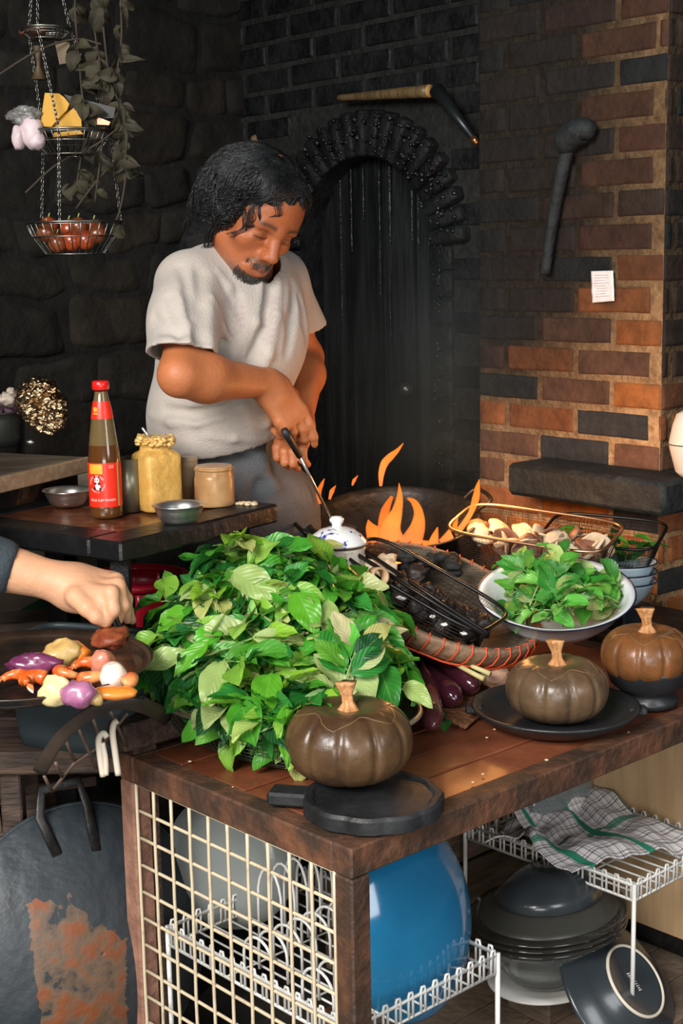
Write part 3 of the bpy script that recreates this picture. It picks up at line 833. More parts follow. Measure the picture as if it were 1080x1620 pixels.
# red brown base of stove bench behind the table
m_bench = mat('blackened masonry bench', (.018, .016, .015), .7, col2=(.045, .038, .032), vscale=9, bump=.8, bscale=24, rough2=.4)
be = thing('stove_bench', 'blackened masonry stove bench between the work table and the brick wall', 'bench', tuple(tp(LA + .5, .95, 0)))
BBX = [(LA + .012, .82, .50, 1.385), (.82, 1.06, .74, 1.385), (.25, LA + .012, LB + .012, 1.385)]
mb = MB()
for BA0, BA1, BB0, BB1 in BBX: mb.box(tp((BA0 + BA1) / 2, (BB0 + BB1) / 2, .33), (BB1 - BB0, BA1 - BA0 - .0004, .66), TAX)
mb.build('bench_body', m_bench, be, auto=30)
mb = MB()
for BA0, BA1, BB0, BB1 in BBX: mb.box(tp((BA0 + BA1) / 2, (BB0 + BB1) / 2, .675), (BB1 - BB0, BA1 - BA0 - .0004, .028), TAX)
mb.build('bench_top', mat('greasy charred bench top', (.012, .010, .009), .35, col2=(.05, .028, .016), vscale=12, bump=.8, bscale=30, rough2=.7), be, auto=30)
# ================================================================== FOOD AND WARES ON THE TABLE AND BENCH
m_black = mat('matt black painted wood', (.010, .011, .012), .42, col2=(.022, .024, .026), vscale=10, bump=.25, bscale=30, rough2=.6)
m_blackc = mat('black pottery', (.013, .014, .016), .38, col2=(.022, .024, .026), vscale=7, bump=.15, bscale=40)
m_iron = mat('dark bare iron', (.022, .022, .022), .42, .7, col2=(.05, .048, .045), vscale=14, bump=.25, bscale=40)
m_wire = mat('dark brown wire', (.075, .05, .035), .38, .85)
m_wirek = mat('black wire', (.018, .016, .015), .35, .6)
m_steel = mat('brushed steel', (.78, .77, .74), .30, .95, col2=(.60, .58, .55), vscale=8, stretch=(1, 1, 8))
m_copper = mat('copper coloured wire', (.62, .36, .20), .3, .95)
def pump_mat(name, c1, c2, c3): return mat(name, c1, .30, col2=c2, vscale=11, vlo=.38, vhi=.66, third=c3, coat=.12, bump=.35, bscale=22, rough2=.42)
m_p1 = pump_mat('olive brown squash skin', (.055, .029, .014), (.12, .066, .028), (.20, .105, .035))
m_p2 = pump_mat('brown green squash skin', (.075, .046, .026), (.165, .10, .052), (.25, .15, .07))
m_p3 = pump_mat('orange brown squash skin', (.13, .055, .020), (.28, .10, .024), (.40, .125, .018))
m_stem = mat('orange tan squash stem', (.42, .17, .055), .5, col2=(.62, .33, .14), vscale=40, bump=.5, bscale=70)
m_cut = mat('pale cut line', (.20, .12, .05), .5)
def pumpkin(label, P, r, h, m, rz=0, cut=True, n=11):
    P = Vector(P); root = thing('squash', label, 'pumpkin', tuple(P), rz)
    INV[root] = Matrix.Translation(P).inverted() if rz == 0 else INV[root]
    rz_ = Matrix.Rotation(0, 4, 'Z')
    prof = []
    for i in range(33):
        t = -math.pi / 2 + math.pi * i / 32
        rr = abs(math.cos(t)) ** .72; zz = .5 + .5 * math.copysign(abs(math.sin(t)) ** .9, t)
        if t > .9: q = (t - .9) / (math.pi / 2 - .9); zz -= .13 * q * q
        prof.append((max(rr * r, .0003), zz * h))
    def lob(a, rr, z):
        f = abs(math.sin((a + rz) * n / 2)); d = math.exp(-(f / .30) ** 2)
        return 1 - .050 * d * min(1, rr / (r * .35)) + .014 * nz((math.cos(a) * 1.5, math.sin(a) * 1.5, z * 14))
    def surf(a, i):
        rr, z = prof[i]; k = lob(a, rr, z); return P + Vector((rr * k * math.cos(a), rr * k * math.sin(a), z))
    mb = MB(); mb.lathe(prof, P, 132, None, 1, 1, lob); o = mb.build('squash_body', m, root); fixnormals(o)
    mb = MB(); zt = h * .86
    pts = bez([P + Vector((0, 0, zt - .004)), P + Vector((0, 0, zt + .012)), P + Vector((-.002, -.001, zt + .03)), P + Vector((-.003, 0, zt + .046))], 5)
    rs = [(.020 - .0035 * 0) * (1 - .62 * min(1, i / 6)) + (.0012 * max(0, i - 9)) for i in range(len(pts))]
    m0 = len(mb.V); mb.tube(pts, rs, 20)
    for i in range(len(pts)):
        for k in range(20):
            v = mb.V[m0 + i * 20 + k]; mb.V[m0 + i * 20 + k] = pts[i] + (v - pts[i]) * (1 + .24 * math.cos(k / 20 * 2 * math.pi * 5 + i * .1) * (1 if i > 0 else 1))
    mb.build('stem', m_stem, root)
    if cut:
        mb = MB(); pts = []
        for q in range(45):
            a = q / 44 * 2 * math.pi; zig = abs(((q / 44 * 5) % 1) - .5) * 2; i = 22.5 + 4.6 * zig; i0 = int(i); f = i - i0
            pts.append(surf(a, i0) * (1 - f) + surf(a, i0 + 1) * f + Vector((0, 0, .0004)))
        mb.tube(pts, .0007, 5, closed=False); mb.build('lid_cut', m_cut, root)
    return root
def board_disc(): pass
# round black board with a handle, under the nearest pumpkin
P = atz(590, 1256, .706); P.z = .681
cb = thing('serving_board', 'black scalloped wooden board with short handle under the front pumpkin', 'board', tuple(P))
mb = MB(); lobf = lambda a, r, z: 1 + (.035 * abs(math.cos(a * 5.5)) - .02 if r > .05 else 0)
mb.lathe([(.0001, 0), (.094, 0), (.101, .004), (.101, .022), (.097, .027), (.088, .026), (.084, .023), (.0001, .023)], P, 132, None, 1, 1, lobf); o = mb.build('board_body', m_black, cb, auto=30)
hd = (atz(428, 1262, .69) - P); hd.z = 0; hl = hd.length; hd.normalize(); sdv = Z3.cross(hd)
mb = MB(); mb.box(P + hd * (.09 + (hl - .09) / 2) + Z3 * .014, (hl - .088, .042, .02), (hd, sdv, Z3), .004); mb.build('handle', m_black, cb, auto=30)
pp = atz(553, 1218, .72); pumpkin('olive brown pumpkin with orange stem on the round black board', (pp.x + .0, pp.y, .7075), .0945, .118, m_p1, cut=True)
P2 = atz(878, 1128, .70); P2.z = .681
pl = thing('serving_dish', 'shallow black dish with raised rim under the middle pumpkin', 'dish', tuple(P2))
mb = MB(); mb.lathe([(.0001, 0), (.088, 0), (.100, .004), (.128, .020), (.140, .030), (.142, .034), (.137, .035), (.122, .026), (.098, .012), (.085, .009), (.0001, .009)], P2, 96); mb.build('dish_body', m_blackc, pl)
mb = MB(); hd = Vector((1, -.10, 0)).normalized(); mb.box(P2 + hd * .137 + Z3 * .026, (.03, .03, .012), (hd, Z3.cross(hd), Z3), .003); mb.build('lug', m_black, pl, auto=30)
mb = MB(); hd = Vector((-1, .1, 0)).normalized(); mb.box(P2 + hd * .137 + Z3 * .026, (.03, .03, .012), (hd, Z3.cross(hd), Z3), .003); mb.build('lug', m_black, pl, auto=30)
pumpkin('brown green pumpkin with cut lid standing in the shallow black dish', (P2.x + .003, P2.y, .6905), .0865, .106, m_p2, rz=.3)
P3 = atz(1024, 1104, .69); P3.z = .681
bw = thing('footed_bowl', 'black footed bowl holding the orange brown pumpkin', 'bowl', tuple(P3))
mb = MB(); mb.lathe([(.0001, 0), (.052, 0), (.054, .012), (.042, .018), (.050, .026), (.066, .040), (.074, .062), (.076, .070), (.072, .071), (.062, .05), (.045, .034), (.0001, .03)], P3, 72); mb.build('bowl_body', m_blackc, bw)
pumpkin('orange brown pumpkin with cut lid resting in the black footed bowl', (P3.x - .004, P3.y - .004, .681 + .041), .0795, .100, m_p3, rz=.8)

# ------------------------------------------------------------------ leaves
m_leaf = bpy.data.materials.new('basil leaf'); m_leaf.use_nodes = True; t = m_leaf.node_tree; b = t.nodes['Principled BSDF']
b.inputs['Roughness'].default_value = .36; b.inputs['Specular IOR Level'].default_value = .55
at_ = t.nodes.new('ShaderNodeAttribute'); at_.attribute_name = 'Col'
uvn = t.nodes.new('ShaderNodeUVMap'); sp = t.nodes.new('ShaderNodeSeparateXYZ'); nlink(t, uvn.outputs[0], sp.inputs[0])
ua = M_('ABSOLUTE', M_('SUBTRACT', sp.outputs[0], .5)); mid = M_('LESS_THAN', ua, .022)
ph_ = M_('FRACT', M_('MULTIPLY', M_('SUBTRACT', sp.outputs[1], M_('MULTIPLY', ua, .7)), 8.0)); vein = M_('MULTIPLY', M_('LESS_THAN', ph_, .10), .6)
vv = M_('MAXIMUM', mid, vein)
tri = M_('ABSOLUTE', M_('SUBTRACT', ph_, .5))
mx = t.nodes.new('ShaderNodeMix'); mx.data_type = 'RGBA'; nlink(t, at_.outputs['Color'], mx.inputs['A']); mx.inputs['B'].default_value = (.42, .60, .20, 1)
nlink(t, M_('MULTIPLY', vv, .22), mx.inputs['Factor']); nlink(t, mx.outputs['Result'], b.inputs['Base Color'])
bpn = t.nodes.new('ShaderNodeBump'); bpn.inputs['Strength'].default_value = .35; bpn.inputs['Distance'].default_value = .002; bpn.invert = True
nlink(t, M_('ADD', M_('MULTIPLY', tri, 1.4), vv), bpn.inputs['Height']); nlink(t, bpn.outputs[0], b.inputs['Normal'])
tl = t.nodes.new('ShaderNodeBsdfTranslucent'); nlink(t, mx.outputs['Result'], tl.inputs['Color']); ms = t.nodes.new('ShaderNodeMixShader'); ms.inputs[0].default_value = .32
nlink(t, b.outputs[0], ms.inputs[1]); nlink(t, tl.outputs[0], ms.inputs[2]); nlink(t, ms.outputs[0], t.nodes['Material Output'].inputs['Surface'])
m_stalk = mat('green stalk', (.20, .34, .08), .5, col2=(.30, .42, .14), vscale=20)
GRN = [(.055, .28, .018), (.11, .40, .02), (.014, .15, .022), (.028, .21, .026), (.20, .42, .05), (.42, .54, .20), (.36, .50, .15), (.10, .34, .03), (.008, .08, .016), (.045, .25, .02)]
def leaf(mb, P, d, n, L, W, col, curl=.5, fold=.35, ruf=.06, seed=0, tw=0., nu=7, nv=10):
    d = Vector(d).normalized(); n = Vector(n); n = (n - d * n.dot(d)).normalized(); s = d.cross(n)
    mb.col = col; P = Vector(P)
    def g(u, v):
        x = (u - .5) * 2; wv = W * .5 * (math.sin(math.pi * min(1, v ** .78)) ** .85) * (1 - .12 * v) if 0 < v < 1 else 0
        if v < .04: wv = W * .03
        th = curl * v; q = P + (d * math.sin(th) + n * (math.cos(th) - 1)) * (L / max(curl, .01)) if abs(curl) > .02 else P + d * (L * v)
        nn = (n * math.cos(th) + d * math.sin(th) * 1).normalized()
        ss = s * math.cos(tw * v) + nn * math.sin(tw * v)
        z = fold * abs(x) * wv + ruf * L * nz((x * 1.3 + seed, v * 4.2, seed * .37)) * (.3 + abs(x))
        return q + ss * (x * wv) + nn * z
    b0 = len(mb.U); mb.grid(g, nu, nv)
def sprig(mbl, mbs, rnd, L=.11, pairs=5, size=1.0, pal=None, light=0.):
    """basil top: stalk along +X, leaves in pairs, normal +Z"""
    pts = []; k = rnd.uniform(-.25, .25)
    for i in range(10):
        x = i / 9; pts.append(Vector((x * L, k * x * x * L, .012 * math.sin(x * 2.5))))
    mbs.tube(pts, [.0019 - .0010 * i / 9 for i in range(10)], 6)
    for p in range(pairs):
        x = (p + .6) / pairs; P = pts[min(9, int(x * 9))]
        for sd in (-1, 1):
            if rnd.random() < .12: continue
            base = rnd.uniform(.5, 1.1) * (1 - .35 * x); sz = size * (.048 + .04 * base)
            ang = sd * rnd.uniform(.55, 1.25) * (1 - .35 * x); d = Vector((math.cos(ang), math.sin(ang), rnd.uniform(-.15, .55)))
            n = Vector((rnd.uniform(-.5, .5), rnd.uniform(-.5, .5), 1)); c = rnd.choice(pal or GRN); c = tuple(q * rnd.uniform(.85, 1.4) for q in c)
            st = P + d.normalized() * .008
            mbs.tube([P, st], .0009, 5)
            leaf(mbl, st, d, n, sz, sz * rnd.uniform(.50, .66), c, rnd.uniform(.2, 1.3), rnd.uniform(.1, .6), .09, rnd.random() * 50, rnd.uniform(-.6, .6))
    for q in range(3):
        a = q * 2.1; leaf(mbl, pts[-1], (math.cos(a) * .6 + .7, math.sin(a) * .6, .5), (0, .3, 1), .03 * size, .016 * size, rnd.choice((pal or GRN)), .5, .5, .05, q)
rnd = random.Random(31); protos = []
for i in range(12):
    t0 = thing('basil_sprig', 'leafy green basil sprig in the heap filling the wire basket', 'herb', (0, 0, 0), group='basil sprigs heaped in the wire basket')
    ml, ms_ = MB(), MB(); sprig(ml, ms_, rnd, rnd.uniform(.08, .13), rnd.choice((4, 5, 5)))
    ml.build('leaves', m_leaf, t0, cols=True, uv=True); ms_.build('stalk', m_stalk, t0); protos.append(t0)
# wire basket of basil
HC = Vector((-.130, 2.292, 0)); HA, HB = .310, .190
def sup(a, ex=2.6): c, s_ = math.cos(a), math.sin(a); return math.copysign(abs(c) ** (2 / ex), c), math.copysign(abs(s_) ** (2 / ex), s_)
hb = thing('wire_basket', 'large oval green grey wire mesh basket under the heap of basil', 'basket', (HC.x, HC.y, .682))
HZ0, HZ1 = .686, .752
m_net = mat('green grey mesh wire', (.055, .075, .05), .45, .6, col2=(.10, .12, .08), vscale=20)
def bk(u, v, th=0):
    a = u * 2 * math.pi; x, y = sup(a); k = .74 + .26 * v ** .7; tiltz = .0
    return HC + A_T * (x * (HA - .02) * k) + B_T * (y * (HB - .02) * k) + Z3 * (HZ0 + (HZ1 - HZ0) * v + tiltz)
mb = MB(); mb.grid(bk, 150, 9, True)
mb.grid(lambda u, v: HC + A_T * (sup(u * 6.2832)[0] * (HA - .02) * .74 * max(.01, v)) + B_T * (sup(u * 6.2832)[1] * (HB - .02) * .74 * max(.01, v)) + Z3 * HZ0, 100, 14, True)
o = mb.build('basket_mesh', m_net, hb, smooth=False); wf = o.modifiers.new('wire', 'WIREFRAME'); wf.thickness = .0016; wf.use_replace = True; wf.use_even_offset = False
mb = MB(); mb.tube([bk(i / 80, 1) for i in range(80)], .0042, 8, closed=True); mb.build('rim', mat('pale worn rim', (.42, .33, .24), .4, .5), hb)
mb = MB(); mb.grid(lambda u, v: bk(u, v * .94) * .985 + HC * .015 + Z3 * .012, 60, 6, True)
# heap
HP = Vector((-.125, 2.47, 0))
def hz(x, y):
    d = Vector((x, y, 0)) - HC; a, b_ = d.dot(A_T) / (HA + .03), (d.dot(B_T) - .03) / (HB + .085)
    rho = (abs(a) ** 2.4 + abs(b_) ** 2.4) ** (1 / 2.4)
    if rho >= 1.15: return None
    pk = (Vector((x, y, 0)) - HP).length
    return .745 + .185 * max(0, 1 - pk / .36) ** .85 + .06 * max(0, 1 - rho) ** .5 - max(0, rho - .95) * .25
mb = MB(); rnd = random.Random(77)
HEAP_IN = [(245, 1015), (335, 940), (405, 875), (465, 875), (520, 925), (560, 975), (595, 1040), (605, 1085), (550, 1100), (470, 1105), (390, 1095), (290, 1035)]
def inside_(P, poly=HEAP_IN):
    x, y = proj(P); c = False; n = len(poly)
    for i in range(n):
        (x0, y0), (x1, y1) = poly[i], poly[i - 1]
        if (y0 > y) != (y1 > y) and x < (x1 - x0) * (y - y0) / (y1 - y0) + x0: c = not c
    return c
# inner mass of leaves no one could count
cnt = 0
while cnt < 900:
    a = rnd.uniform(-1, 1) * HA * .97; b_ = rnd.uniform(-1, 1) * HB * .97; q = HC + A_T * a + B_T * b_; z = hz(q.x, q.y)
    if z is None or ((abs(a) / HA) ** 2.4 + (abs(b_) / HB) ** 2.4) > .93: continue
    
    if not inside_((q.x, q.y, z)): continue
    cnt += 1; z -= rnd.uniform(.008, .035) ; n = Vector((rnd.uniform(-1, 1), rnd.uniform(-1, 1), 1.2)); d = Vector((rnd.uniform(-1, 1), rnd.uniform(-1, 1), rnd.uniform(-.4, .3)))
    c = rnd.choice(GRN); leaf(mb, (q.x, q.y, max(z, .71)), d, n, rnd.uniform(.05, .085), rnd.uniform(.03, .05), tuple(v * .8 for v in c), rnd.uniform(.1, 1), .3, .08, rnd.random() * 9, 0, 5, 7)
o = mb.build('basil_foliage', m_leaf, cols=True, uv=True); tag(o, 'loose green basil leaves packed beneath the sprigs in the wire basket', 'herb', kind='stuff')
HEAP = [(205, 1015), (290, 945), (340, 892), (405, 852), (465, 850), (545, 895), (590, 955), (625, 1030), (630, 1085), (560, 1110), (470, 1150), (390, 1150), (300, 1120), (220, 1050)]
LIM = [(160, 1012), (238, 962), (290, 905), (345, 862), (430, 818), (485, 826), (565, 878), (605, 930), (648, 1000), (655, 1060), (660, 1110), (610, 1140), (560, 1150), (470, 1215), (430, 1185), (330, 1172), (265, 1132), (195, 1062)]
def inside(P, poly=HEAP):
    x, y = proj(P); c = False; n = len(poly)
    for i in range(n):
        (x0, y0), (x1, y1) = poly[i], poly[i - 1]
        if (y0 > y) != (y1 > y) and x < (x1 - x0) * (y - y0) / (y1 - y0) + x0: c = not c
    return c
def orient(p, n, dirv):
    x, y, z = Vector(dirv), None, Vector(n).normalized(); x = (x - z * x.dot(z)).normalized(); y = z.cross(x)
    return Matrix((x, y, z)).transposed().to_euler()
cnt = 0; tries = 0; pts = []
used = set()
while cnt < 215 and tries < 60000:
    tries += 1
    a = rnd.uniform(-1, 1) * HA * 1.03; b_ = rnd.uniform(-1, 1.35) * HB * 1.03; q = HC + A_T * a + B_T * b_; z = hz(q.x, q.y)
    if z is None or any((Vector((q.x, q.y)) - w).length < .021 for w in pts) or not inside((q.x, q.y, z)): continue
    pts.append(Vector((q.x, q.y)))
    e = .01; zx = (hz(q.x + e, q.y) or z) - (hz(q.x - e, q.y) or z); zy = (hz(q.x, q.y + e) or z) - (hz(q.x, q.y - e) or z)
    n = Vector((-zx / (2 * e), -zy / (2 * e), 1)).normalized(); out = Vector((q.x - HP.x, q.y - HP.y, 0)).normalized()
    dv = out + Vector((rnd.uniform(-1.1, 1.1), rnd.uniform(-1.1, 1.1), rnd.uniform(-.1, .5))); nn = n + Vector((rnd.uniform(-.45, .45), rnd.uniform(-.45, .45), 0))
    loc = Vector((q.x, q.y, z - .006)) - dv.normalized() * .06
    eu = orient(q, nn, dv); xx = eu.to_matrix() @ Vector((1, 0, 0)); yy = eu.to_matrix() @ Vector((0, 1, 0))
    if not all(inside(loc + xx * a_ + yy * b2, LIM) for a_, b2 in ((.0, 0), (.14, 0), (.11, .05), (.11, -.05), (.05, .06), (.05, -.06))): pts.pop(); continue
    pr_ = protos[cnt % 12]
    sc = rnd.uniform(.85, 1.15)
    if cnt < 12: pr_.location = loc; pr_.rotation_euler = eu; pr_.scale = (sc,) * 3
    else: dup(pr_, loc, eu, scale=sc)
    cnt += 1
# large single leaves lying on the heap where the photo shows them: (px, py, tip px, tip py, width ratio, colour index)
bigs = [(405, 855, 560, 885, .5, 1), (300, 925, 355, 985, .8, 5), (225, 1050, 300, 1020, .5, 6), (355, 1040, 320, 1110, .5, 6), (445, 830, 465, 850, .6, 4), (560, 1040, 585, 1100, .6, 5),
        (520, 945, 525, 1050, .35, 6), (400, 1005, 480, 1000, .45, 5), (300, 960, 240, 990, .6, 1), (470, 930, 500, 990, .6, 1), (600, 1050, 625, 1120, .55, 3), (640, 1075, 680, 1105, .5, 6), (250, 1000, 195, 1030, .6, 4),
        (330, 1010, 270, 1060, .45, 1), (430, 1060, 410, 1130, .5, 1), (500, 1075, 470, 1130, .6, 2), (370, 900, 440, 935, .6, 6), (560, 1000, 630, 1040, .45, 7), (455, 1110, 450, 1220, .35, 1), (380, 1100, 400, 1160, .6, 0)]
BIGL = ['topmost long bright green basil', 'broad pale crinkled basil', 'pale pointed basil', 'pale yellow green hanging basil', 'small upright basil tip', 'wide pale green basil lying above the front pumpkin, a large', 'long narrow pale basil leaf pointing down, the centre', 'light green slanting basil',
 'curled green basil', 'dull green broad basil', 'deep green basil leaf at the aubergine side, a drooping', 'pale yellow narrow basil leaf reaching over the aubergine, a single', 'small light basil leaf nearest the reaching hand, a loose', 'fresh green folded basil', 'bright green basil leaf facing the mesh end, a pointed', 'dark glossy basil', 'pale round basil',
 'green slanting basil leaf beside the woven tray, a mid sized', 'bright green leaf drooping beside the front pumpkin, long', 'mid green basil leaf low on the basket rim, a pointed']
for i, (x0, y0, x1, y1, wr, ci) in enumerate(bigs):
    def hit(px, py):
        d = ray(px, py); tt = 1.7
        while tt < 3.2:
            q = CAM + d * (tt / d.y); z = hz(q.x, q.y)
            if z is not None and q.z < z + .035: return q
            tt += .006
        return atz(px, py, .75)
    p0, p1_ = hit(x0, y0), hit(x1, y1)
    if (p1_ - p0).length > .10: p1_ = p0 + (p1_ - p0).normalized() * .10
    mb = MB(); L = max(.055, (p1_ - p0).length); wr = min(wr, .66); c = GRN[ci]
    leaf(mb, p0 - Vector((0, .02, 0)), p1_ - p0, (-.15, -.65, .75), L, L * wr, c, .45, .22, .07, i * 3.3, rnd.uniform(-.3, .3), 11, 16)
    mb.tube([p0 - Vector((0, .02, 0)), p0 - (p1_ - p0).normalized() * .02 + Vector((0, 0, -.01))], .001, 5)
    o = mb.build('basil_leaf', m_leaf, cols=True, uv=True); tag(o, BIGL[i] + ' leaf on the basil heap', 'herb', 'large loose leaves on the basil heap')

# ------------------------------------------------------------------ generic wire tray
def rect_basket(nm, label, C, L, W, H, dx, nrm, m_r, m_m, cellsz=.008, taper=.82, wt=.0011):
    C = Vector(C); z = Vector(nrm).normalized(); x = Vector(dx); x = (x - z * x.dot(z)).normalized(); y = z.cross(x)
    root = thing(nm, label, 'basket', tuple(C))
    def sp_(a, k, zz):
        cx, cy = sup(a, 5.0); return C + x * (cx * L / 2 * k) + y * (cy * W / 2 * k) + z * zz
    nn = int(2 * (L + W) / cellsz); nr = max(3, int(H / cellsz))
    mb = MB(); mb.grid(lambda u, v: sp_(u * 6.2832, taper + (1 - taper) * v, H * v), nn, nr + 1, True)
    mb.grid(lambda u, v: C + x * ((u - .5) * L * taper * .96) + y * ((v - .5) * W * taper * .96), int(L / cellsz / 1.2), int(W / cellsz / 1.2))
    o = mb.build('basket_mesh', m_m, root, smooth=False); wf = o.modifiers.new('wire', 'WIREFRAME'); wf.thickness = wt; wf.use_even_offset = False
    mb = MB(); mb.tube([sp_(i / 72 * 6.2832, 1, H) for i in range(72)], .0036, 8, closed=True); mb.build('rim', m_r, root)
    return root, (x, y, z), sp_
m_mush = mat('pale cream mushroom', (.62, .46, .30), .6, col2=(.80, .66, .46), vscale=18, bump=.4, bscale=50, attr=None)
m_mushd = mat('brown mushroom cap', (.14, .060, .035), .5, col2=(.27, .14, .09), vscale=18, bump=.3, bscale=40)
m_dark = mat('black dried mushroom', (.012, .008, .007), .55, col2=(.035, .020, .016), vscale=20, bump=.7, bscale=45)
m_redf = mat('red chilli', (.42, .035, .015), .3, coat=.3)
def blob_mb(mb, c, r, seed, amp=.18, fs=1.6, ax=None, n=18, m=12): mb.ball(c, r, n, m, ax, lambda d: 1 + amp * nz(d * fs + Vector((seed, seed * .7, 0))) + amp * .5 * nz(d * fs * 2.7 + Vector((0, seed, 1))))
def rndax(rnd):
    e = Euler((rnd.uniform(0, 6.28), rnd.uniform(0, 6.28), rnd.uniform(0, 6.28))).to_matrix(); return tuple(e.col[i].copy() for i in range(3))
def mushroom(label, P, r, m, rnd, group, flare=1.):
    root = thing('mushroom', label, 'mushroom', tuple(P), group=group); ax = rndax(rnd)
    if ax[2].z < 0: ax = (ax[0], -ax[1], -ax[2])
    mb = MB(); sd = rnd.random() * 30; mb.lathe([(.0002, r * .34), (r * .45, r * .33), (r * .85, r * .15), (r * 1.05, -.02 * r), (r * .98, -.06 * r), (r * .6, .02 * r), (.0002, .1 * r)], P, 24, ax, 1, 1, lambda a, q, z: 1 + .22 * nz((math.cos(a) * 1.8, math.sin(a) * 1.8, sd))); mb.build('cap', m, root)
    mb = MB(); mb.tube([Vector(P) + ax[2] * r * .08, Vector(P) - ax[2] * r * .35, Vector(P) - ax[2] * r * .8 + ax[0] * r * .15], [r * .22, r * .2, r * .26], 10); mb.build('stem', m_mush, root)
    return root
# basket of mushrooms near the brick pier
rnd = random.Random(51)
CM = aty(846, 893, 2.90)
rb, ax, spf = rect_basket('wire_basket', 'copper rimmed wire mesh basket full of pale mushrooms by the brick pier', CM, .345, .17, .085, (.86, -.51, 0), (-.05, -.22, 1), m_copper, m_wire, .006)
k = 0
for i in range(34):
    u, v = rnd.uniform(-.43, .43), rnd.uniform(-.38, .38); P = CM + ax[0] * (u * .30) + ax[1] * (v * .14) + ax[2] * (.040 + .022 * (i / 34))
    dark_ = rnd.random() < .18
    mushroom('brown capped mushroom among the pale ones in the copper rimmed basket' if dark_ else 'pale cream mushroom in the copper rimmed basket', P, rnd.uniform(.019, .033), m_mushd if dark_ else m_mush, rnd, 'brown mushrooms in the copper rimmed basket' if dark_ else 'pale mushrooms in the copper rimmed basket')
# second basket with greens and the bowls beneath it
CG = aty(955, 884, 3.02)
rb2, ax2_, _ = rect_basket('wire_basket', 'black rimmed wire basket of green leaves behind the mushroom basket', CG, .25, .17, .065, (.90, -.42, -.02), (-.05, -.20, 1), m_wirek, m_wirek, .0075)
mb = MB()
for i in range(70):
    P = CG + ax2_[0] * rnd.uniform(-.10, .10) + ax2_[1] * rnd.uniform(-.06, .06) + ax2_[2] * rnd.uniform(.012, .045)
    leaf(mb, P, (rnd.uniform(-1, 1), rnd.uniform(-1, 1), .1), (rnd.uniform(-.4, .4), -.3, 1), .05, .02, GRN[rnd.choice((2, 3, 8, 0))], .6, .3, .06, i)
o = mb.build('leafy_greens', m_leaf, cols=True, uv=True); tag(o, 'dark green leaves loose in the black rimmed wire basket', 'greens', kind='stuff')
m_enam = mat('white enamel', (.80, .83, .83), .12, col2=(.72, .76, .78), vscale=5, coat=.5)
m_enamb = mat('blue white enamel', (.56, .66, .72), .14, col2=(.48, .60, .68), vscale=5, coat=.4)
m_rimk = mat('blue black enamel rim', (.010, .014, .03), .25)
Pz = aty(985, 955, 2.93)
for i in range(3):
    P = Pz + Z3 * (i * .020); root = thing('enamel_bowl', ['blue white enamel bowl, lowest in the nest beside the basin', 'blue white enamel bowl, middle of the nest beside the basin', 'blue white enamel bowl, top of the nest beside the basin'][i], 'bowl', tuple(P))
    mb = MB(); mb.lathe([(.0001, 0), (.030, 0), (.034, .004), (.052, .022), (.064, .045), (.070, .052), (.067, .052), (.060, .045), (.048, .024), (.03, .006), (.0001, .004)], P, 56); mb.build('bowl_body', m_enamb, root)
    mb = MB(); mb.tube([P + Vector((.0695 * math.cos(a), .0695 * math.sin(a), .052)) for a in [q / 48 * 6.2832 for q in range(48)]], .0016, 6, closed=True); mb.build('rim', m_rimk, root)
mb = MB(); bz = Pz.z; mb.box((Pz.x, Pz.y, (.69 + bz) / 2), (.10, .08, max(.01, bz - .69 - .001)), TAX, .003)
o = mb.build('wooden_block', m_black, auto=30); tag(o, 'black wooden block carrying the nest of enamel bowls', 'block')
# enamel basin of greens
CB = aty(879, 985, 2.66); nb_ = Vector((-.04, -.27, 1)).normalized(); axb = basis(nb_)
root = thing('enamel_basin', 'wide white enamel basin with dark rim full of green leaves', 'basin', tuple(CB))
mb = MB(); mb.lathe([(.0001, 0), (.082, 0), (.092, .006), (.118, .030), (.136, .060), (.149, .066), (.149, .068), (.134, .063), (.115, .033), (.088, .010), (.0001, .004)], CB, 90, axb); mb.build('basin_body', m_enam, root)
mb = MB(); mb.tube([CB + axb[0] * .1490 * math.cos(a) + axb[1] * .1490 * math.sin(a) + axb[2] * .067 for a in [q / 80 * 6.2832 for q in range(80)]], .0017, 6, closed=True); mb.build('rim', m_rimk, root)
PALE = [(.28, .46, .10), (.38, .54, .17), (.13, .38, .05), (.04, .26, .035), (.24, .46, .09), (.08, .32, .04)]
pr2 = []
for i in range(5):
    t0 = thing('herb_sprig', 'long stalked green herb sprig lying in the white enamel basin', 'herb', (0, 0, 0), group='herb sprigs in the white enamel basin')
    ml, ms_ = MB(), MB(); sprig(ml, ms_, rnd, .11, 5, .72, PALE); ml.build('leaves', m_leaf, t0, cols=True, uv=True); ms_.build('stalk', m_stalk, t0); pr2.append(t0)
for i in range(27):
    a = rnd.uniform(0, 6.28); r = .088 * math.sqrt(rnd.random()); P = CB + axb[0] * r * math.cos(a) + axb[1] * r * math.sin(a) + axb[2] * (.030 + .055 * (1 - (r / .11) ** 2) + .012 * rnd.random())
    dv = Vector((rnd.uniform(-1, 1), rnd.uniform(-1, 1), rnd.uniform(-.1, .25))); P = P - dv.normalized() * .05; eu = orient(P, nb_ + Vector((rnd.uniform(-.4, .4), rnd.uniform(-.5, .2), 0)), dv); sc = rnd.uniform(.8, 1.0)
    if i < 5: pr2[i].location = P; pr2[i].rotation_euler = eu; pr2[i].scale = (sc,) * 3
    else: dup(pr2[i % 5], P, eu, scale=sc)
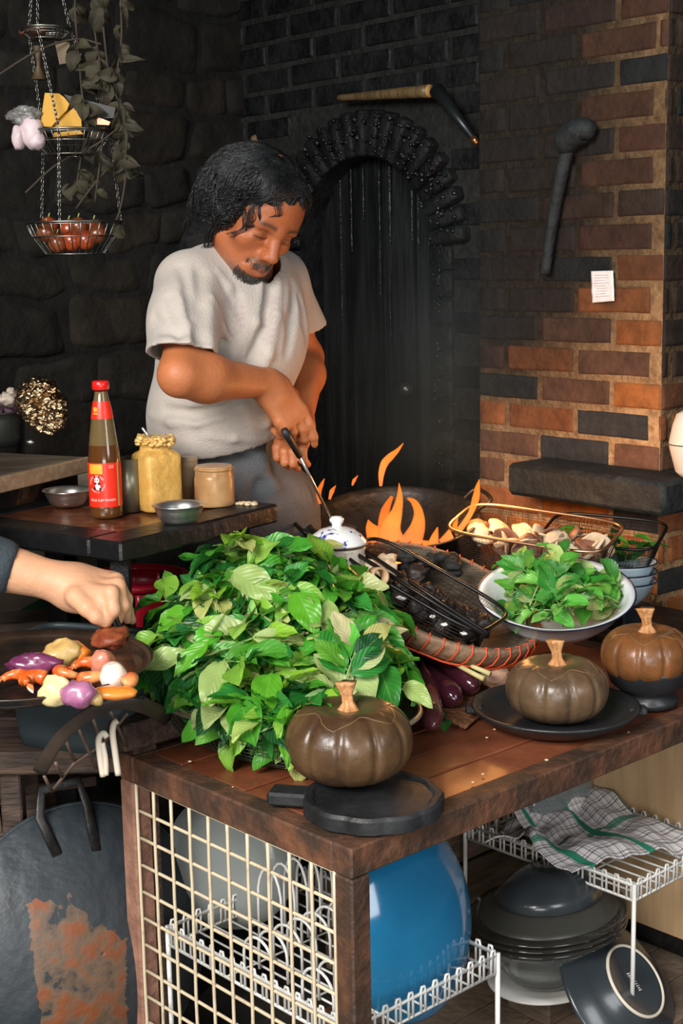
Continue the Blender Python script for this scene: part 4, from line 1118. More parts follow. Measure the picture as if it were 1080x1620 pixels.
# woven winnowing tray with orange lacing
m_wick = mat('grey brown woven bamboo', (.10, .075, .05), .8, col2=(.24, .18, .125), vscale=16, stretch=(1, 1, 4), bump=.9, bscale=90)
m_lace = mat('orange red lacing', (.62, .075, .02), .5)
nt = Vector((.36, -.26, 1)).normalized(); CT = aty(702, 945, 2.62) - nt * .060; axt = basis(nt)
root = thing('woven_tray', 'large round woven bamboo tray laced with orange red strips', 'tray', tuple(CT))
RT, HT = .188, .060
mb = MB(); prf = [(.0001, 0), (.115, 0), (.150, .012), (.176, .035), (RT, HT), (RT + .002, HT + .006), (RT - .010, HT + .007), (.166, .040), (.142, .020), (.11, .010), (.0001, .008)]
mb.lathe(prf, CT, 180, axt, 1, 1, lambda a, r, z: 1 + .004 * math.sin(a * 90) if r > .1 else 1); mb.build('tray_body', m_wick, root)
mb = MB(); mb.lathe([(.181, .030), (.187, .032), (RT + .006, HT + .004), (RT + .001, HT + .010), (RT - .004, HT + .006), (.179, .032)], CT, 90, axt); mb.build('rim_band', mat('split bamboo band', (.21, .125, .07), .6, col2=(.32, .20, .12), vscale=30, bump=.5, bscale=60), root)
mb = MB(); nl = 44
Pt = lambda a, r, z: CT + axt[0] * r * math.cos(a) + axt[1] * r * math.sin(a) + axt[2] * z
for i in range(nl):
    a = i / nl * 6.2832; mb.tube([Pt(a, .186, .028), Pt(a + .03, RT + .007, .042), Pt(a + .055, RT + .008, HT), Pt(a + .05, RT + .001, HT + .013), Pt(a + .03, RT - .008, HT + .004)], .0017, 5)
mb.tube([Pt(q / 90 * 6.2832, .1875, .028 + .001 * math.sin(q)) for q in range(90)], .0022, 6, closed=True)
mb.build('lacing', m_lace, root)
# black wire basket of dark mushrooms on the tray
CK = CT + nt * .024 + Vector((-.045, -.035, .016))
rb3, axk, spk = rect_basket('wire_basket', 'black wire mesh basket of dried black mushrooms lying on the woven tray', CK, .31, .16, .060, (.86, -.50, 0), nt, m_wirek, m_wirek, .0075)
for i in range(46):
    u, v = rnd.uniform(-.44, .44), rnd.uniform(-.40, .40); P = CK + axk[0] * (u * .30) + axk[1] * (v * .14) + axk[2] * (.018 + .026 * rnd.random()); r = rnd.uniform(.016, .028)
    mb = MB(); blob_mb(mb, P, (r, r * .8, r * .5), i * 1.7, .5, 1.8, rndax(rnd)); pale = (u < -.22 and rnd.random() < .75) or rnd.random() < .06
    o = mb.build('mushroom', m_mush if pale else m_dark)
    tag(o, 'pale mushroom piece in the black wire basket on the tray' if pale else 'wrinkled dried black mushroom in the black wire basket', 'mushroom', 'pale pieces in the black wire basket' if pale else 'dried black mushrooms in the black wire basket')
mb = MB()
for off in (0, .03): mb.tube([CK - axk[0] * .155 + axk[1] * (off - .05) + axk[2] * .066, CK + axk[0] * .165 + axk[1] * (off * .3 - .075) + axk[2] * .066], .0042, 8)
mb.build('folding_handle', m_wirek, rb3)
for i in range(5):
    P = CK + axk[0] * rnd.uniform(-.02, .13) + axk[1] * rnd.uniform(-.08, -.05) + axk[2] * .044; mb = MB(); blob_mb(mb, P, (.006, .004, .003), i * 3, .6)
    o = mb.build('garlic_piece', m_wht); tag(o, 'small white garlic piece on the black mushrooms', 'garlic', 'garlic pieces on the black mushrooms')
# lidded ceramic jar
PJ = aty(533, 860, 2.62); zj = PJ.z; PJ.z = .690
jar = thing('ceramic_jar', 'lidded ceramic jar with blue splashed white lid standing beside the wok', 'jar', tuple(PJ))
m_jar = mat('brown speckled white glaze', (.70, .64, .54), .3, col2=(.20, .11, .05), vscale=22, vlo=.55, vhi=.64)
m_lid = mat('blue splashed white glaze', (.80, .80, .78), .16, col2=(.02, .045, .36), vscale=20, vlo=.57, vhi=.60, coat=.5, third=(.05, .03, .03))
H = zj - .690
mb = MB(); mb.lathe([(.0001, 0), (.045, 0), (.050, .01), (.052, H * .5), (.053, H - .01), (.054, H - .004), (.048, H - .002)], PJ, 56); mb.build('jar_body', m_jar, jar)
mb = MB(); T = PJ + Z3 * H; mb.lathe([(.048, .0), (.056, .0), (.0570, .003), (.054, .007), (.046, .017), (.032, .027), (.016, .032), (.0001, .033)], T, 56); lid = mb.build('lid', m_lid, jar)
mb = MB(); mb.lathe([(.0001, .030), (.010, .031), (.009, .036), (.013, .042), (.014, .047), (.009, .052), (.0001, .053)], T, 28); mb.build('knob', m_lid, lid)
mb = MB(); mb.tube([T + Vector((.0555 * math.cos(q / 48 * 6.2832), .0555 * math.sin(q / 48 * 6.2832), -.001)) for q in range(48)], .0022, 6, closed=True); mb.build('neck_band', m_rust, jar)
mb = MB(); P = aty(597, 912, 2.52); mb.lathe([(.013, -.014), (.017, -.014), (.017, .014), (.013, .014), (.013, -.014)], P, 28, basis((.5, -1, .2))); o = mb.build('bamboo_ring', mat('bamboo', (.46, .30, .16), .5)); tag(o, 'short cut bamboo ring lying at the edge of the woven tray', 'ring')
# aubergines, lemongrass, mat
m_egg = mat('dark purple aubergine skin', (.030, .006, .014), .14, col2=(.060, .012, .022), vscale=5, coat=.6)
m_egg2 = mat('reddish purple aubergine skin', (.085, .020, .028), .14, col2=(.13, .035, .04), vscale=5, coat=.6)
def aubergine(label, px0, px1, z0, z1, r, m):
    a, b_ = atz(*px0, z0), atz(*px1, z1); root = thing('aubergine', label, 'vegetable', tuple((a + b_) / 2))
    pts = bez([a, a.lerp(b_, .35) + Vector((.004, 0, .004)), a.lerp(b_, .7) + Vector((.005, 0, .003)), b_], 8); n = len(pts)
    rs = [r * (.55 + .45 * min(1, i / n * 2.4)) * math.sqrt(max(.02, 1 - max(0, (i / (n - 1) - .82) / .18) ** 2)) for i in range(n)]
    mb = MB(); mb.tube(pts, rs, 24); mb.build('fruit', m, root)
    mb = MB(); d = (a - pts[3]).normalized(); mb.tube([a + d * .004, a + d * .018, a + d * .035], [.007, .005, .004], 10); mb.tube([pts[3], a, a + d * .006], [rs[3] * .9, rs[0] * 1.12, .006], 14); mb.build('stalk_cap', mat('green calyx', (.08, .14, .05), .6), root)
aubergine('reddish purple aubergine pointing to the table front beside the basil', (655, 1040), (684, 1150), .720, .702, .021, m_egg2)
aubergine('dark purple aubergine lying under the woven tray, upper of the pair', (640, 1020), (752, 1088), .722, .712, .024, m_egg)
aubergine('dark purple aubergine lying under the woven tray, lower of the pair', (632, 1052), (722, 1108), .71, .706, .023, m_egg)
mb = MB(); q = [atz(600, 1080, .684), atz(735, 1152, .684), atz(800, 1096, .684), atz(700, 1020, .684)]
def mt(u, v): a = q[0].lerp(q[1], u); b_ = q[3].lerp(q[2], u); return a.lerp(b_, v) + Z3 * (.001 + .001 * math.sin(u * 90))
mb.grid(mt, 40, 16); o = mb.build('woven_mat', mat('red brown woven mat', (.24, .10, .05), .7, col2=(.46, .20, .09), vscale=40, bump=.9, bscale=120)); s_ = o.modifiers.new('s', 'SOLIDIFY'); s_.thickness = .004; tag(o, 'red brown woven mat under the aubergines', 'mat')
m_lem = mat('lemongrass', (.50, .40, .15), .5, col2=(.62, .55, .25), vscale=20)
for i, (x0, y0, x1, y1) in enumerate(((690, 1035, 765, 1074), (700, 1028, 745, 1050), (712, 1040, 775, 1066))):
    a, b_ = atz(x0, y0, .75), atz(x1, y1, .735); mb = MB(); mb.tube([a, a.lerp(b_, .5), b_], [.003, .004, .005], 8); o = mb.build('lemongrass_stalk', m_lem); tag(o, 'pale yellow lemongrass stalk lying above the aubergines', 'herb', 'lemongrass stalks above the aubergines')
mb = MB(); P = atz(785, 1072, .71); blob_mb(mb, P, (.032, .025, .018), 3, .4); o = mb.build('ginger_root', mat('pinkish tan ginger', (.36, .20, .13), .7, col2=(.48, .30, .2), vscale=30, bump=.5)); tag(o, 'knobbly tan ginger root between the tray and the black dish', 'ginger')
m_dk = [leafm for leafm in (GRN[2], GRN[3], GRN[8])]
for i, (px, py) in enumerate(((700, 1140), (650, 1150), (625, 1130), (705, 1130))):
    mb = MB(); leaf(mb, atz(px, py, .695), (rnd.uniform(-1, 1), -.5, .1), (0, -.3, 1), .045, .032, m_dk[i % 3], .6, .3, .06, i); o = mb.build('basil_leaf', m_leaf, cols=True, uv=True); tag(o, 'fallen dark green leaf on the planks by the aubergine', 'leaf', 'fallen leaves by the aubergine')
# crumbs
mb = MB(); rnd = random.Random(5); m_crumb = mat('pale crumbs', (.62, .48, .30), .8)
for i in range(46):
    P = tp(rnd.uniform(.02, .5), rnd.uniform(.02, .95), ZT0 + .0012); r = rnd.uniform(.0008, .0026); mb.ball(P, (r * 1.6, r, r * .6), 6, 4)
o = mb.build('crumbs', m_crumb); tag(o, 'pale food crumbs scattered over the table planks', 'crumbs', kind='stuff')

# ------------------------------------------------------------------ stove, wok, fire
SW = aty(622, 820, 3.02); nw = Vector((-.02, -.20, 1)).normalized(); axw = basis(nw)
stv = thing('charcoal_stove', 'black iron drum stove with glowing embers under the wok', 'stove', (SW.x, SW.y, .69))
mb = MB(); mb.lathe([(.150, 0), (.152, .02), (.156, .10), (.150, .105), (.144, .10), (.140, .02), (.0001, .02)], (SW.x, SW.y, .69), 60); mb.build('drum', m_iron, stv)
m_ember = mat('glowing embers', (.9, .2, .03), .8, emit=(1, .22, .03), estr=3.0)
m_coal = mat('charcoal', (.012, .011, .010), .8, bump=.8, bscale=60)
mb = MB(); rnd = random.Random(9)
for i in range(9):
    P = aty(rnd.uniform(560, 660), rnd.uniform(884, 893), 2.72); blob_mb(mb, P, (.012, .010, .006), i * 2.2, .4, n=10, m=7)
mb.build('ember', m_ember, stv)['kind'] = 'stuff'
mb = MB()
for i in range(40):
    P = aty(rnd.uniform(540, 720), rnd.uniform(880, 905), rnd.uniform(2.68, 2.82)); blob_mb(mb, P, (.017, .013, .010), i * 2.2, .5, n=10, m=7)
mb.build('charcoal', m_coal, stv)['kind'] = 'stuff'
wok = thing('wok', 'black iron wok with flames licking out of it on the drum stove', 'wok', tuple(SW - nw * .088))
RWK = .182
mb = MB(); pw = []
for i in range(15): th = (math.pi * .40) * i / 14; pw.append((max(.0002, RWK * math.sin(th) / math.sin(math.pi * .40)), -.075 + .085 * (1 - math.cos(th)) / (1 - math.cos(math.pi * .40)) - .01))
pw2 = [(RWK + .006, .002), (RWK + .007, .005), (RWK + .001, .006)] + [(max(.0002, r - .003), z + .0035) for r, z in reversed(pw)]
mb.lathe(pw + pw2, SW, 90, axw); mb.build('wok_bowl', m_iron, wok)
for a in (.35, math.pi + .35):
    mb = MB(); e = [SW + axw[0] * (RWK + .002) * math.cos(a + t_) + axw[1] * (RWK + .002) * math.sin(a + t_) for t_ in (-.2, .2)]
    o_ = axw[0] * math.cos(a) + axw[1] * math.sin(a); mb.tube(bez([e[0], e[0] + o_ * .035 + axw[2] * .02, e[1] + o_ * .035 + axw[2] * .02, e[1]], 8), .0045, 8); mb.build('ear_handle', m_iron, wok)
# flames
m_fl = bpy.data.materials.new('flame'); m_fl.use_nodes = True; t = m_fl.node_tree; t.nodes.remove(t.nodes['Principled BSDF'])
at_ = t.nodes.new('ShaderNodeAttribute'); at_.attribute_name = 'Col'; em = t.nodes.new('ShaderNodeEmission'); em.inputs['Strength'].default_value = 1.25; nlink(t, at_.outputs['Color'], em.inputs['Color'])
tr = t.nodes.new('ShaderNodeBsdfTransparent'); lw = t.nodes.new('ShaderNodeLayerWeight'); lw.inputs['Blend'].default_value = .35; ms = t.nodes.new('ShaderNodeMixShader')
tcn = t.nodes.new('ShaderNodeTexCoord'); nn_ = t.nodes.new('ShaderNodeTexNoise'); nn_.inputs['Scale'].default_value = 30; nlink(t, tcn.outputs['Object'], nn_.inputs['Vector'])
f1 = M_('SUBTRACT', 1.0, lw.outputs['Facing']); f2 = M_('MULTIPLY', M_('POWER', f1, 1.7), M_('ADD', .35, M_('MULTIPLY', nn_.outputs['Fac'], .9)))
cl = M_('MINIMUM', f2, 1.0); nlink(t, cl, ms.inputs[0]); nlink(t, tr.outputs[0], ms.inputs[1]); nlink(t, em.outputs[0], ms.inputs[2]); nlink(t, ms.outputs[0], t.nodes['Material Output'].inputs['Surface'])
tongues = [(2.93, 'tall central flame tongue rising from the front of the wok', [(622, 864, 46), (618, 838, 34), (628, 808, 18), (632, 785, 10), (631, 764, 1)], 1.0),
 (2.92, 'curling flame arching beside the central tongue', [(648, 862, 38), (660, 835, 26), (662, 812, 16), (655, 795, 11), (644, 788, 3)], .8),
 (2.95, 'broad low flame at the front edge of the wok near the jar', [(600, 864, 44), (594, 848, 34), (586, 834, 18), (582, 822, 1)], .8),
 (2.94, 'orange flame hugging the central tongue on the jar side', [(608, 862, 26), (606, 830, 18), (610, 806, 15), (620, 785, 5)], .55),
 (2.94, 'short pointed flame between the curl and the brick side', [(684, 864, 20), (688, 848, 12), (692, 834, 2)], .8),
 (2.94, 'slanting flame leaning towards the brick pier', [(700, 860, 18), (712, 845, 15), (719, 832, 10), (724, 818, 1)], .9),
 (2.93, 'long thin flame lick reaching up to the brick pier', [(712, 852, 7), (728, 836, 10), (744, 812, 9), (752, 790, 13), (755, 772, 9), (758, 758, 1)], 1.0),
 (3.02, 'detached flame floating high above the wok', [(602, 769, 5), (603, 750, 10), (608, 733, 13), (618, 722, 12), (628, 713, 7), (638, 701, 1)], .9),
 (3.05, 'tiny detached flame above the back of the wok', [(557, 768, 3), (560, 760, 6), (566, 752, 1)], .5),
 (3.0, 'small flame beside the ladle, taller of two', [(506, 797, 5), (504, 780, 9), (509, 766, 6), (513, 757, 1)], .45),
 (3.0, 'small flame beside the ladle, shorter of two', [(521, 790, 4), (525, 777, 8), (531, 768, 1)], .55),
 (2.94, 'low flame band along the front rim of the wok', [(640, 866, 20), (665, 864, 22), (690, 862, 10), (700, 860, 2)], .7)]
for dep, lb, pl_, hot in tongues:
    mb = MB(); P3_ = [aty(x, y, dep) for x, y, w_ in pl_]; cp = bez(P3_, 8); n = len(cp); ws = []
    for i in range(n): f = i / 8; k = min(len(pl_) - 2, int(f)); g = f - k; ws.append(max(.0006, (pl_[k][2] * (1 - g) + pl_[k + 1][2] * g) * .5 * dep / F_PX))
    b0 = len(mb.V); mb.flatr = .6; mb.tube(cp, ws, 14, flat=(0, 1, 0))
    for i in range(n):
        for k in range(14):
            f = i / n; c = (.72, .095 + .10 * hot * (1 - abs(f - .35)), .010 + .035 * hot * (1 - f)); mb.C[b0 + i * 14 + k] = tuple(q_ * (.8 + .45 * hot) for q_ in c)
    o = mb.build('flame', m_fl, cols=True); tag(o, lb, 'flame', 'flames over the wok')
pl_ = bpy.data.lights.new('fire_glow', 'POINT'); pl_.energy = 3.6; pl_.color = (1, .42, .12); pl_.shadow_soft_size = .07
po = bpy.data.objects.new('fire_glow', pl_); COL.objects.link(po); po.location = SW + Vector((.17, -.05, .10))
# ================================================================== LEFT SIDE: FRYING PAN, STOOL TABLE, BENCH, HANGING BASKET, BIG WOK
rnd = random.Random(61)
def lump(nm, label, cat, P, r, m, seed, amp=.25, group=None, ax=None, fs=1.3, parts=None):
    mb = MB(); blob_mb(mb, P, r, seed, amp, fs, ax or rndax(rnd), 24, 16); o = mb.build(nm, m); tag(o, label, cat, group); return o
# big flat pan
CP = atz(40, 1066, .850)
pan = thing('griddle_pan', 'wide black iron griddle pan holding fried vegetables and prawns', 'pan', tuple(CP))
mb = MB(); mb.lathe([(.0001, 0), (.176, 0), (.186, .008), (.193, .016), (.196, .018), (.193, .020), (.184, .011), (.173, .004), (.0001, .004)], CP, 96); mb.build('pan_body', mat('oily black pan', (.010, .009, .008), .10, col2=(.035, .020, .012), vscale=7, rough2=.4, coat=.5), pan)
pz = CP.z + .004
m_pot = mat('yellow fried potato', (.50, .30, .09), .4, col2=(.66, .46, .18), vscale=22, vlo=.35, vhi=.6, third=(.28, .11, .05), coat=.4)
m_potc = mat('cut cream potato', (.72, .58, .26), .4, col2=(.80, .68, .38), vscale=14, coat=.3)
m_pur = mat('purple sweet potato', (.10, .015, .055), .3, col2=(.24, .055, .14), vscale=16, coat=.5)
m_purl = mat('cut purple sweet potato', (.25, .06, .16), .35, col2=(.38, .15, .26), vscale=20, coat=.4)
m_car = mat('orange carrot', (.72, .16, .015), .35, col2=(.80, .28, .04), vscale=14, coat=.4)
m_shr = mat('orange red prawn', (.72, .10, .012), .35, col2=(.80, .30, .10), vscale=30, vlo=.45, vhi=.6, coat=.4)
m_oni = mat('pale onion', (.78, .62, .50), .35, col2=(.86, .78, .68), vscale=10, coat=.3)
m_sha = mat('pink shallot', (.60, .15, .09), .35, col2=(.74, .32, .20), vscale=14, coat=.4)
def at_pan(px, py, h=0): return atz(px, py, pz + h)
lump('purple_potato', 'dark purple sweet potato chunk at the far side of the griddle pan', 'vegetable', at_pan(55, 1052, .02), (.036, .020, .018), m_pur, 3, .45, ax=(X3, Y3, Z3))
lump('potato', 'large yellow fried potato chunk in front of the carrot', 'vegetable', at_pan(98, 1034, .022), (.030, .024, .021), m_pot, 5, .35, ax=(X3, Y3, Z3))
mb = MB(); a, b_ = at_pan(103, 1022, .026), at_pan(136, 1040, .015); mb.tube([a, a.lerp(b_, .4), b_], [.010, .017, .013], 14); o = mb.build('carrot_piece', m_car); tag(o, 'orange carrot piece leaning behind the large yellow potato', 'vegetable')
lump('potato', 'cream coloured cut potato cube near the pan edge', 'vegetable', at_pan(89, 1094, .018), (.024, .018, .022), m_potc, 7, .22, ax=(X3, Y3, Z3))
lump('purple_potato', 'pinkish purple cut sweet potato beside the cream potato cube', 'vegetable', at_pan(124, 1098, .018), (.025, .02, .019), m_purl, 9, .25, ax=(X3, Y3, Z3))
lump('onion', 'pale peeled onion half beside the basil basket', 'vegetable', at_pan(179, 1070, .02), (.022, .02, .022), m_oni, 11, .12)
lump('shallot', 'pink cooked shallot behind the pale onion', 'vegetable', at_pan(163, 1050, .02), (.025, .018, .02), m_sha, 13, .2)
lump('potato', 'flat golden potato slice at the near edge of the pan', 'vegetable', at_pan(180, 1096, .010), (.032, .018, .010), m_car, 15, .15, ax=(X3, Y3, Z3))
lump('potato', 'small yellow potato piece at the near edge of the pan', 'vegetable', at_pan(150, 1103, .010), (.014, .012, .010), m_pot, 16, .2)
def prawn(label, px, py, r, rz):
    P = at_pan(px, py, .014); root = thing('prawn', label, 'prawn', tuple(P), group='fried prawns in the griddle pan'); pts = []; rs = []
    for i in range(12):
        t = i / 11; a = rz + t * 2.6; pts.append(P + Vector((math.cos(a) * r, math.sin(a) * r * .8, .006 * math.sin(t * 3)))); rs.append(.012 * (1 - .6 * t) * (1 + .10 * math.sin(i * 3.1)))
    mb = MB(); mb.tube(pts, rs, 12); mb.build('prawn_body', m_shr, root)
    mb = MB()
    for k in (-1, 0, 1): leaf(mb, pts[-1], (pts[-1] - pts[-2]) + Vector((0, 0, k * .002)), (k * .6, 0, 1), .018, .009, (1, 1, 1), .2, .1, 0, k, 0, 4, 5)
    mb.build('tail', m_shr, root)
for i, (px, py, lb) in enumerate(((20, 1078, 'orange fried prawn nearest the left rim of the pan'), (62, 1078, 'orange fried prawn between the rim and the cream potato cube'), (115, 1066, 'orange red fried prawn behind the cream potato cube'), (148, 1072, 'orange red fried prawn beside the pink shallot'), (188, 1080, 'fried prawn tucked against the basil basket'), (135, 1058, 'orange red fried prawn behind the others in the middle of the pan'))):
    prawn(lb, px, py, .020, i * 1.3)
lump('chilli_paste', 'red brown chilli paste lump by the reaching hand', 'food', at_pan(176, 1008, .012), (.03, .045, .018), mat('chilli paste', (.20, .035, .012), .5, col2=(.34, .09, .03), vscale=30, bump=.6), 4, .3, ax=(X3, Y3, Z3))
# tub under the pan
tubm = mat('slate grey plastic', (.040, .058, .066), .45, col2=(.055, .075, .082), vscale=4)
tb_c = atz(128, 1190, .676); tub = thing('plastic_tub', 'slate grey plastic tub standing under the griddle pan', 'tub', (tb_c.x, tb_c.y + .075, .676))
mb = MB(); TC = Vector((tb_c.x, tb_c.y + .075, .676)); dxt = Vector((.94, -.34, 0)).normalized(); dyt = Z3.cross(dxt)
def tf(u, v):
    x, y = sup(u * 6.2832, 6); k = .82 + .18 * v; return TC + dxt * (x * .118 * k) + dyt * (y * .085 * k) + Z3 * (.168 * v)
mb.grid(tf, 72, 8, True); mb.grid(lambda u, v: TC + (tf(u, 0) - TC) * max(.01, v), 72, 4, True); o = mb.build('tub_body', tubm, tub); s_ = o.modifiers.new('s', 'SOLIDIFY'); s_.thickness = .003; s_.offset = 1
mb = MB(); mb.tube([tf(i / 72, 1) for i in range(72)], .006, 8, closed=True); mb.build('rim', tubm, tub)
# low wooden bench under the tub
m_oldw = mat('old dark timber', (.035, .022, .016), .75, col2=(.10, .06, .04), vscale=9, stretch=(1, 5, 5), bump=.5)
lb_ = thing('low_bench', 'low dark timber bench carrying the grey tub', 'bench', (-.56, 2.33, 0))
mb = MB(); mb.box((-.56, 2.33, .655), (.48, .19, .04), None, .004); mb.build('bench_top', m_oldw, lb_, auto=30)
for sx in (-.77, -.56):
    for sy in (2.27, 2.40): mb = MB(); mb.box((sx, sy, .317), (.035, .035, .634), None, .003); mb.build('leg', m_oldw, lb_, auto=30)
# timber block behind the left table corner
P = atz(248, 1126, .735); wb = thing('wooden_block', 'weathered grey brown timber block behind the mesh end of the table', 'block', (P.x, P.y, .60))
mb = MB(); mb.box((P.x, P.y, .715), (.17, .06, .045), TAX, .003); mb.build('cross_piece', m_oldw, wb, auto=30)
mb = MB(); mb.box((P.x - .03, P.y - .02, .345), (.045, .045, .69), TAX, .003); mb.build('upright', m_oldw, wb, auto=30)
# big wok hanging on edge behind the table
ab_w = LA + .075; PWk = onplane(128, 1495, tp(ab_w, 0, 0), A_T); nwk = (-A_T * .96 + Z3 * .22 + B_T * -.12).normalized()
axk2 = basis(nwk, (0, 0, 1))
bwk = thing('large_wok', 'large rusty slate black wok hanging on edge at the mesh end of the table', 'wok', tuple(PWk))
m_wokb = mat('slate black rusty wok iron', (.020, .027, .033), .48, col2=(.034, .042, .050), vscale=6, bump=.5, bscale=26, rough2=.6)
t = m_wokb.node_tree; b = t.nodes['Principled BSDF']; at_ = t.nodes.new('ShaderNodeAttribute'); at_.attribute_name = 'Col'
nzn = t.nodes.new('ShaderNodeTexNoise'); nzn.inputs['Scale'].default_value = 24; nzn.inputs['Detail'].default_value = 8; tcn = t.nodes.new('ShaderNodeTexCoord'); nlink(t, tcn.outputs['Object'], nzn.inputs['Vector'])
rp = t.nodes.new('ShaderNodeValToRGB'); rp.color_ramp.elements[0].position = .38; rp.color_ramp.elements[0].color = (.07, .045, .033, 1); rp.color_ramp.elements[1].position = .62; rp.color_ramp.elements[1].color = (.20, .060, .020, 1)
e = rp.color_ramp.elements.new(.5); e.color = (.13, .085, .055, 1); nlink(t, nzn.outputs['Fac'], rp.inputs['Fac'])
old = b.inputs['Base Color'].links[0].from_socket; mx = t.nodes.new('ShaderNodeMix'); mx.data_type = 'RGBA'; nlink(t, old, mx.inputs['A']); nlink(t, rp.outputs['Color'], mx.inputs['B'])
sp = t.nodes.new('ShaderNodeSeparateColor'); nlink(t, at_.outputs['Color'], sp.inputs[0])
th_ = M_('GREATER_THAN', M_('ADD', sp.outputs[0], M_('MULTIPLY', M_('SUBTRACT', nzn.outputs['Fac'], .5), 1.3)), .5); nlink(t, th_, mx.inputs['Factor']); nlink(t, mx.outputs['Result'], b.inputs['Base Color'])
RB_ = .235
def wprof(rr):  # flat crown, then a shoulder, then the flank
    return .085 * (1 - (rr / RB_) ** 2.2)
mb = MB(); nr_, na_ = 40, 120; vs = []; cs = []
for i in range(nr_ + 1):
    r = max(.0005, RB_ * i / nr_)
    for k in range(na_):
        a = 2 * math.pi * k / na_; P = PWk + axk2[0] * r * math.cos(a) + axk2[1] * r * math.sin(a) + axk2[2] * wprof(r); vs.append(P)
        x, y = proj(P); inr = 1 if (x > 38 + max(0, y - 1430) * .14 + 6 * nz((y * .03, 0, 0)) and x < 200 and y > 1432 - max(0, 60 - abs(x - 85)) * .25 + 30 * nz((x * .05, 3, 0)) + max(0, x - 110) * .55) else 0
        cs.append((inr * .62, 0, 0))
b0 = len(mb.V); mb.add(vs, [(i * na_ + k, i * na_ + (k + 1) % na_, (i + 1) * na_ + (k + 1) % na_, (i + 1) * na_ + k) for i in range(nr_) for k in range(na_)])
for i, c in enumerate(cs): mb.C[b0 + i] = c
mb.col = (0, 0, 0)
o = mb.build('wok_bowl', m_wokb, bwk, cols=True); s_ = o.modifiers.new('s', 'SOLIDIFY'); s_.thickness = .003
mb = MB(); mb.tube([PWk + axk2[0] * RB_ * math.cos(q / 90 * 6.2832) + axk2[1] * RB_ * math.sin(q / 90 * 6.2832) for q in range(90)], .004, 8, closed=True); mb.col = (0, 0, 0); mb.C = [(0, 0, 0)] * len(mb.V); mb.build('rim', m_wokb, bwk, cols=True)
ang0 = math.atan2(0, 1)
def wp(a, r, h): return PWk + axk2[0] * r * math.cos(a) + axk2[1] * r * math.sin(a) + axk2[2] * h
mb = MB(); mb.flatr = .35
sg = 1 if (wp(.2, .2, 0) - wp(-.2, .2, 0)).x > 0 else -1
pth = [wp(-sg * .21, .17, .045), wp(-sg * .20, .235, .02), wp(-sg * .135, .275, .02), wp(sg * .105, .278, .02), wp(sg * .17, .235, .02), wp(sg * .19, .16, .05)]
mb.tube(pth, [.010, .009, .009, .009, .009, .010], 10, flat=tuple(axk2[2])); mb.build('handle', m_iron, bwk)
# iron basket with rods above the wok
gb_ = thing('iron_rod_basket', 'black banded iron rod basket behind the large wok', 'basket', tuple(atz(140, 1200, .60)))
def rb_p(px, py, dd=2.30): return aty(px, py, 2.07 + (dd - 2.26) * 1.1)
m_band = mat('dark brown iron band', (.030, .022, .017), .5, col2=(.06, .042, .03), vscale=12)
mb = MB(); mb.flatr = .25; pts = bez([aty(62, 1222, 2.05), aty(92, 1172, 2.02), aty(135, 1133, 2.0), aty(185, 1113, 2.0), aty(232, 1120, 2.04), aty(265, 1140, 2.2)], 8); mb.tube(pts, .011, 10, flat=(0, 1, .2)); mb.build('band', m_band, gb_)
m_rod = mat('rusty iron rod', (.16, .10, .075), .5, .3, col2=(.26, .19, .15), vscale=30)
for (x0, y0, x1, y1) in ((70, 1228, 82, 1252), (88, 1207, 98, 1229), (104, 1172, 118, 1204), (121, 1146, 152, 1215), (143, 1126, 172, 1206), (173, 1122, 202, 1184)):
    mb = MB(); mb.tube([rb_p(x0, y0, 2.29), rb_p(x1, y1, 2.36)], .0028, 8); mb.build('rod', m_rod, gb_)
mb = MB(); mb.tube([rb_p(82, 1252, 2.36), rb_p(118, 1206, 2.36), rb_p(160, 1180, 2.36), rb_p(202, 1128, 2.36)], .0028, 8); mb.build('rod', m_rod, gb_)
for i, (pts_, lb) in enumerate((([(163, 1228), (158, 1195), (156, 1170), (163, 1160), (169, 1166)], 'cream plastic coated hook hanging between the rods, shorter one'), ([(168, 1226), (167, 1200), (162, 1175)], 'cream plastic hook shank beside the shorter hook'), ([(187, 1226), (182, 1190), (178, 1160), (180, 1145), (186, 1140)], 'cream plastic coated hook beside the table post'))):
    mb = MB(); mb.tube(bez([rb_p(x, y, 2.27) for x, y in pts_], 6), .0050 if i != 1 else .004, 10); o = mb.build('hook', mat('cream plastic', (.66, .58, .47), .4)); tag(o, lb, 'hook')
# old wire crate at the left edge
wc = thing('wire_crate', 'rusty wire crate with a dark board on top beside the low bench', 'crate', (-.52, 2.35, .05))
mb = MB()
for i in range(5):
    mb.tube([aty(-30 + i * 24, 1268 - i * 6, 2.40), aty(-20 + i * 24, 1330, 2.40)], .003, 6)
mb.tube([aty(-40, 1285, 2.4), aty(90, 1240, 2.4)], .003, 6); mb.tube([aty(-40, 1330, 2.4), aty(90, 1300, 2.4)], .003, 6); mb.build('wires', m_rod, wc)
mb = MB(); c = aty(20, 1232, 2.44); mb.box((c.x, c.y, c.z), (.28, .14, .018), basis(Z3, (.9, .3, 0)), .002); mb.build('top_board', m_oldw, wc, auto=30)
mb = MB(); c = aty(-10, 1560, 2.6); mb.box((c.x, c.y, .17), (.16, .05, .34), basis(Z3, (.8, .5, 0)), .004); o = mb.build('timber_offcut', mat('pale worn timber', (.22, .14, .085), .8, col2=(.38, .26, .17), vscale=10, bump=.5), auto=30); tag(o, 'pale worn timber offcut standing on the floor behind the wok', 'timber')
mb = MB(); c = tb_c; 
